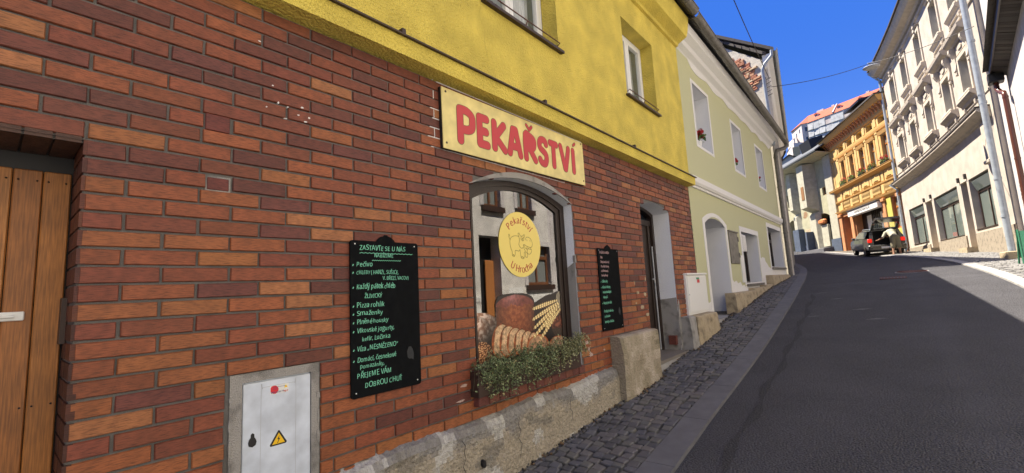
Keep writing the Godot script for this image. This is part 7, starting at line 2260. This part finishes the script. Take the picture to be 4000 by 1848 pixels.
func make_person() -> void:
	var H := thing("person", "person in pale shirt and khaki shorts bending into the open boot of the car", "person")
	H.transform = car_frame()
	H.position -= H.basis.x * 0.22
	var skin := Color(0.42, 0.23, 0.15); var shirt := Color(0.55, 0.53, 0.42); var shorts := Color(0.22, 0.20, 0.14)
	# bones: a, b, radius a, radius b, colour
	var B := [
		[Vector3(0.33, 0.10, 0.44), Vector3(0.36, 0.52, 0.40), 0.042, 0.062, skin], [Vector3(0.64, 0.10, 0.36), Vector3(0.61, 0.52, 0.38), 0.042, 0.062, skin],
		[Vector3(0.33, 0.07, 0.46), Vector3(0.32, 0.05, 0.30), 0.045, 0.035, skin], [Vector3(0.64, 0.07, 0.38), Vector3(0.66, 0.05, 0.22), 0.045, 0.035, skin],
		[Vector3(0.36, 0.48, 0.40), Vector3(0.38, 0.90, 0.36), 0.105, 0.125, shorts], [Vector3(0.61, 0.48, 0.38), Vector3(0.57, 0.90, 0.36), 0.105, 0.125, shorts],
		[Vector3(0.41, 0.95, 0.36), Vector3(0.54, 0.95, 0.36), 0.15, 0.15, shorts],
		[Vector3(0.47, 1.02, 0.28), Vector3(0.44, 1.24, -0.02), 0.165, 0.18, shirt], [Vector3(0.44, 1.26, -0.02), Vector3(0.40, 1.28, -0.16), 0.18, 0.14, shirt],
		[Vector3(0.24, 1.24, -0.14), Vector3(0.60, 1.26, -0.12), 0.085, 0.085, shirt],
		[Vector3(0.22, 1.22, -0.14), Vector3(0.08, 1.0, -0.10), 0.075, 0.062, shirt], [Vector3(0.08, 1.0, -0.10), Vector3(-0.14, 0.86, -0.12), 0.045, 0.032, skin],
		[Vector3(-0.14, 0.86, -0.12), Vector3(-0.26, 0.83, -0.14), 0.035, 0.025, skin],
		[Vector3(0.62, 1.22, -0.14), Vector3(0.62, 0.98, -0.28), 0.075, 0.06, shirt], [Vector3(0.62, 0.98, -0.28), Vector3(0.48, 0.82, -0.45), 0.045, 0.032, skin],
		[Vector3(0.40, 1.25, -0.22), Vector3(0.38, 1.18, -0.32), 0.062, 0.06, skin], [Vector3(0.38, 1.16, -0.36), Vector3(0.37, 1.06, -0.42), 0.10, 0.085, skin]]
	var m := nets(B, Vector3(-0.36, -0.02, -0.62), Vector3(0.86, 1.52, 0.66), 0.024, 0.03)
	put(m, "body", mat(Color(1, 1, 1), 0.85, T.grain, 4.0, null, 1.0, null, 1.0, true), H)
	var b := mb()
	for w in [[0.325, 0.40], [0.65, 0.32]]: b.cbox(w[0] - 0.055, 0.0, w[1] - 0.19, w[0] + 0.055, 0.035, w[1] + 0.11, 0.012)
	put(b, "sandals", M.dark_wood, H)
	b = mb(Transform3D(Basis(Vector3(1, 0, 0), 0.6), Vector3(0.375, 1.145, -0.36)))
	b.lathe(Vector3(0, -0.03, 0), [[0.108, 0.0], [0.112, 0.05], [0.09, 0.11], [0.05, 0.135], [0.0, 0.14]], 14)
	put(b, "hair", M.tile_dark, H)

func nets(B: Array, lo: Vector3, hi: Vector3, h: float, k: float) -> MB:   # surface nets of smoothly joined tapered capsules
	var n := Vector3i(((hi - lo) / h).ceil()) + Vector3i.ONE
	var f := PackedFloat32Array(); f.resize(n.x * n.y * n.z); f.fill(9.0)
	var who := PackedInt32Array(); who.resize(f.size())
	var near := PackedFloat32Array(); near.resize(f.size()); near.fill(9.0)
	for bi in B.size():
		var a: Vector3 = B[bi][0]; var e: Vector3 = B[bi][1]; var ra: float = B[bi][2]; var rb: float = B[bi][3]
		var r := maxf(ra, rb) + 0.08
		var i0 := Vector3i(((a.min(e) - Vector3(r, r, r) - lo) / h).floor()).max(Vector3i.ZERO); var i1 := Vector3i(((a.max(e) + Vector3(r, r, r) - lo) / h).ceil()).min(n - Vector3i.ONE)
		var ab := e - a; var l2 := ab.length_squared()
		for x in range(i0.x, i1.x + 1):
			for y in range(i0.y, i1.y + 1):
				for z in range(i0.z, i1.z + 1):
					var p := lo + Vector3(x, y, z) * h
					var t := clampf((p - a).dot(ab) / l2, 0.0, 1.0)
					var d := (p - a - ab * t).length() - lerpf(ra, rb, t)
					var ix := (x * n.y + y) * n.z + z
					if d < near[ix]:
						near[ix] = d; who[ix] = bi
					var g := f[ix]
					if g > 8.0: f[ix] = d
					else:
						var hh := clampf(0.5 + 0.5 * (g - d) / k, 0.0, 1.0)
						f[ix] = lerpf(g, d, hh) - k * hh * (1.0 - hh)
	var vid := {}
	var vp := []; var vc := []
	var at := func(x: int, y: int, z: int) -> float: return f[(x * n.y + y) * n.z + z]
	for x in n.x - 1:
		for y in n.y - 1:
			for z in n.z - 1:
				var inside := 0
				var vals := []
				for c in 8:
					var v := f[((x + (c & 1)) * n.y + y + ((c >> 1) & 1)) * n.z + z + (c >> 2)]
					vals.append(v)
					if v < 0.0: inside += 1
				if inside == 0 or inside == 8: continue
				var sum := Vector3.ZERO; var cnt := 0
				for e in [[0, 1], [2, 3], [4, 5], [6, 7], [0, 2], [1, 3], [4, 6], [5, 7], [0, 4], [1, 5], [2, 6], [3, 7]]:
					var va: float = vals[e[0]]; var vb: float = vals[e[1]]
					if (va < 0.0) != (vb < 0.0):
						var t := va / (va - vb)
						sum += Vector3(e[0] & 1, (e[0] >> 1) & 1, e[0] >> 2).lerp(Vector3(e[1] & 1, (e[1] >> 1) & 1, e[1] >> 2), t); cnt += 1
				vid[Vector3i(x, y, z)] = vp.size()
				vp.append(lo + (Vector3(x, y, z) + sum / cnt) * h)
				vc.append(B[who[(x * n.y + y) * n.z + z]][4])
	var out := mb()
	var norm := []
	for p in vp:
		var q: Vector3 = (p - lo) / h
		var i := Vector3i(q).clamp(Vector3i.ONE, n - Vector3i(2, 2, 2))
		norm.append(Vector3(at.call(i.x + 1, i.y, i.z) - at.call(i.x - 1, i.y, i.z), at.call(i.x, i.y + 1, i.z) - at.call(i.x, i.y - 1, i.z), at.call(i.x, i.y, i.z + 1) - at.call(i.x, i.y, i.z - 1)).normalized())
	for i in vp.size():
		out.v.append(vp[i]); out.n.append(norm[i]); out.c.append(vc[i]); out.uv.append(Vector2())
	for x in range(1, n.x - 1):
		for y in range(1, n.y - 1):
			for z in range(1, n.z - 1):
				var s := f[(x * n.y + y) * n.z + z] < 0.0
				for ax in 3:
					var d := Vector3i(1 if ax == 0 else 0, 1 if ax == 1 else 0, 1 if ax == 2 else 0)
					if s == (f[((x + d.x) * n.y + y + d.y) * n.z + z + d.z] < 0.0): continue
					var u := Vector3i(0, 1, 0) if ax == 0 else (Vector3i(0, 0, 1) if ax == 1 else Vector3i(1, 0, 0))
					var w := Vector3i(0, 0, 1) if ax == 0 else (Vector3i(1, 0, 0) if ax == 1 else Vector3i(0, 1, 0))
					var o := Vector3i(x, y, z)
					var q := [vid.get(o - u - w, -1), vid.get(o - w, -1), vid.get(o, -1), vid.get(o - u, -1)]
					if q.min() < 0: continue
					if s: out.ix.append_array([q[0], q[2], q[1], q[0], q[3], q[2]])
					else: out.ix.append_array([q[0], q[1], q[2], q[0], q[2], q[3]])
	return out
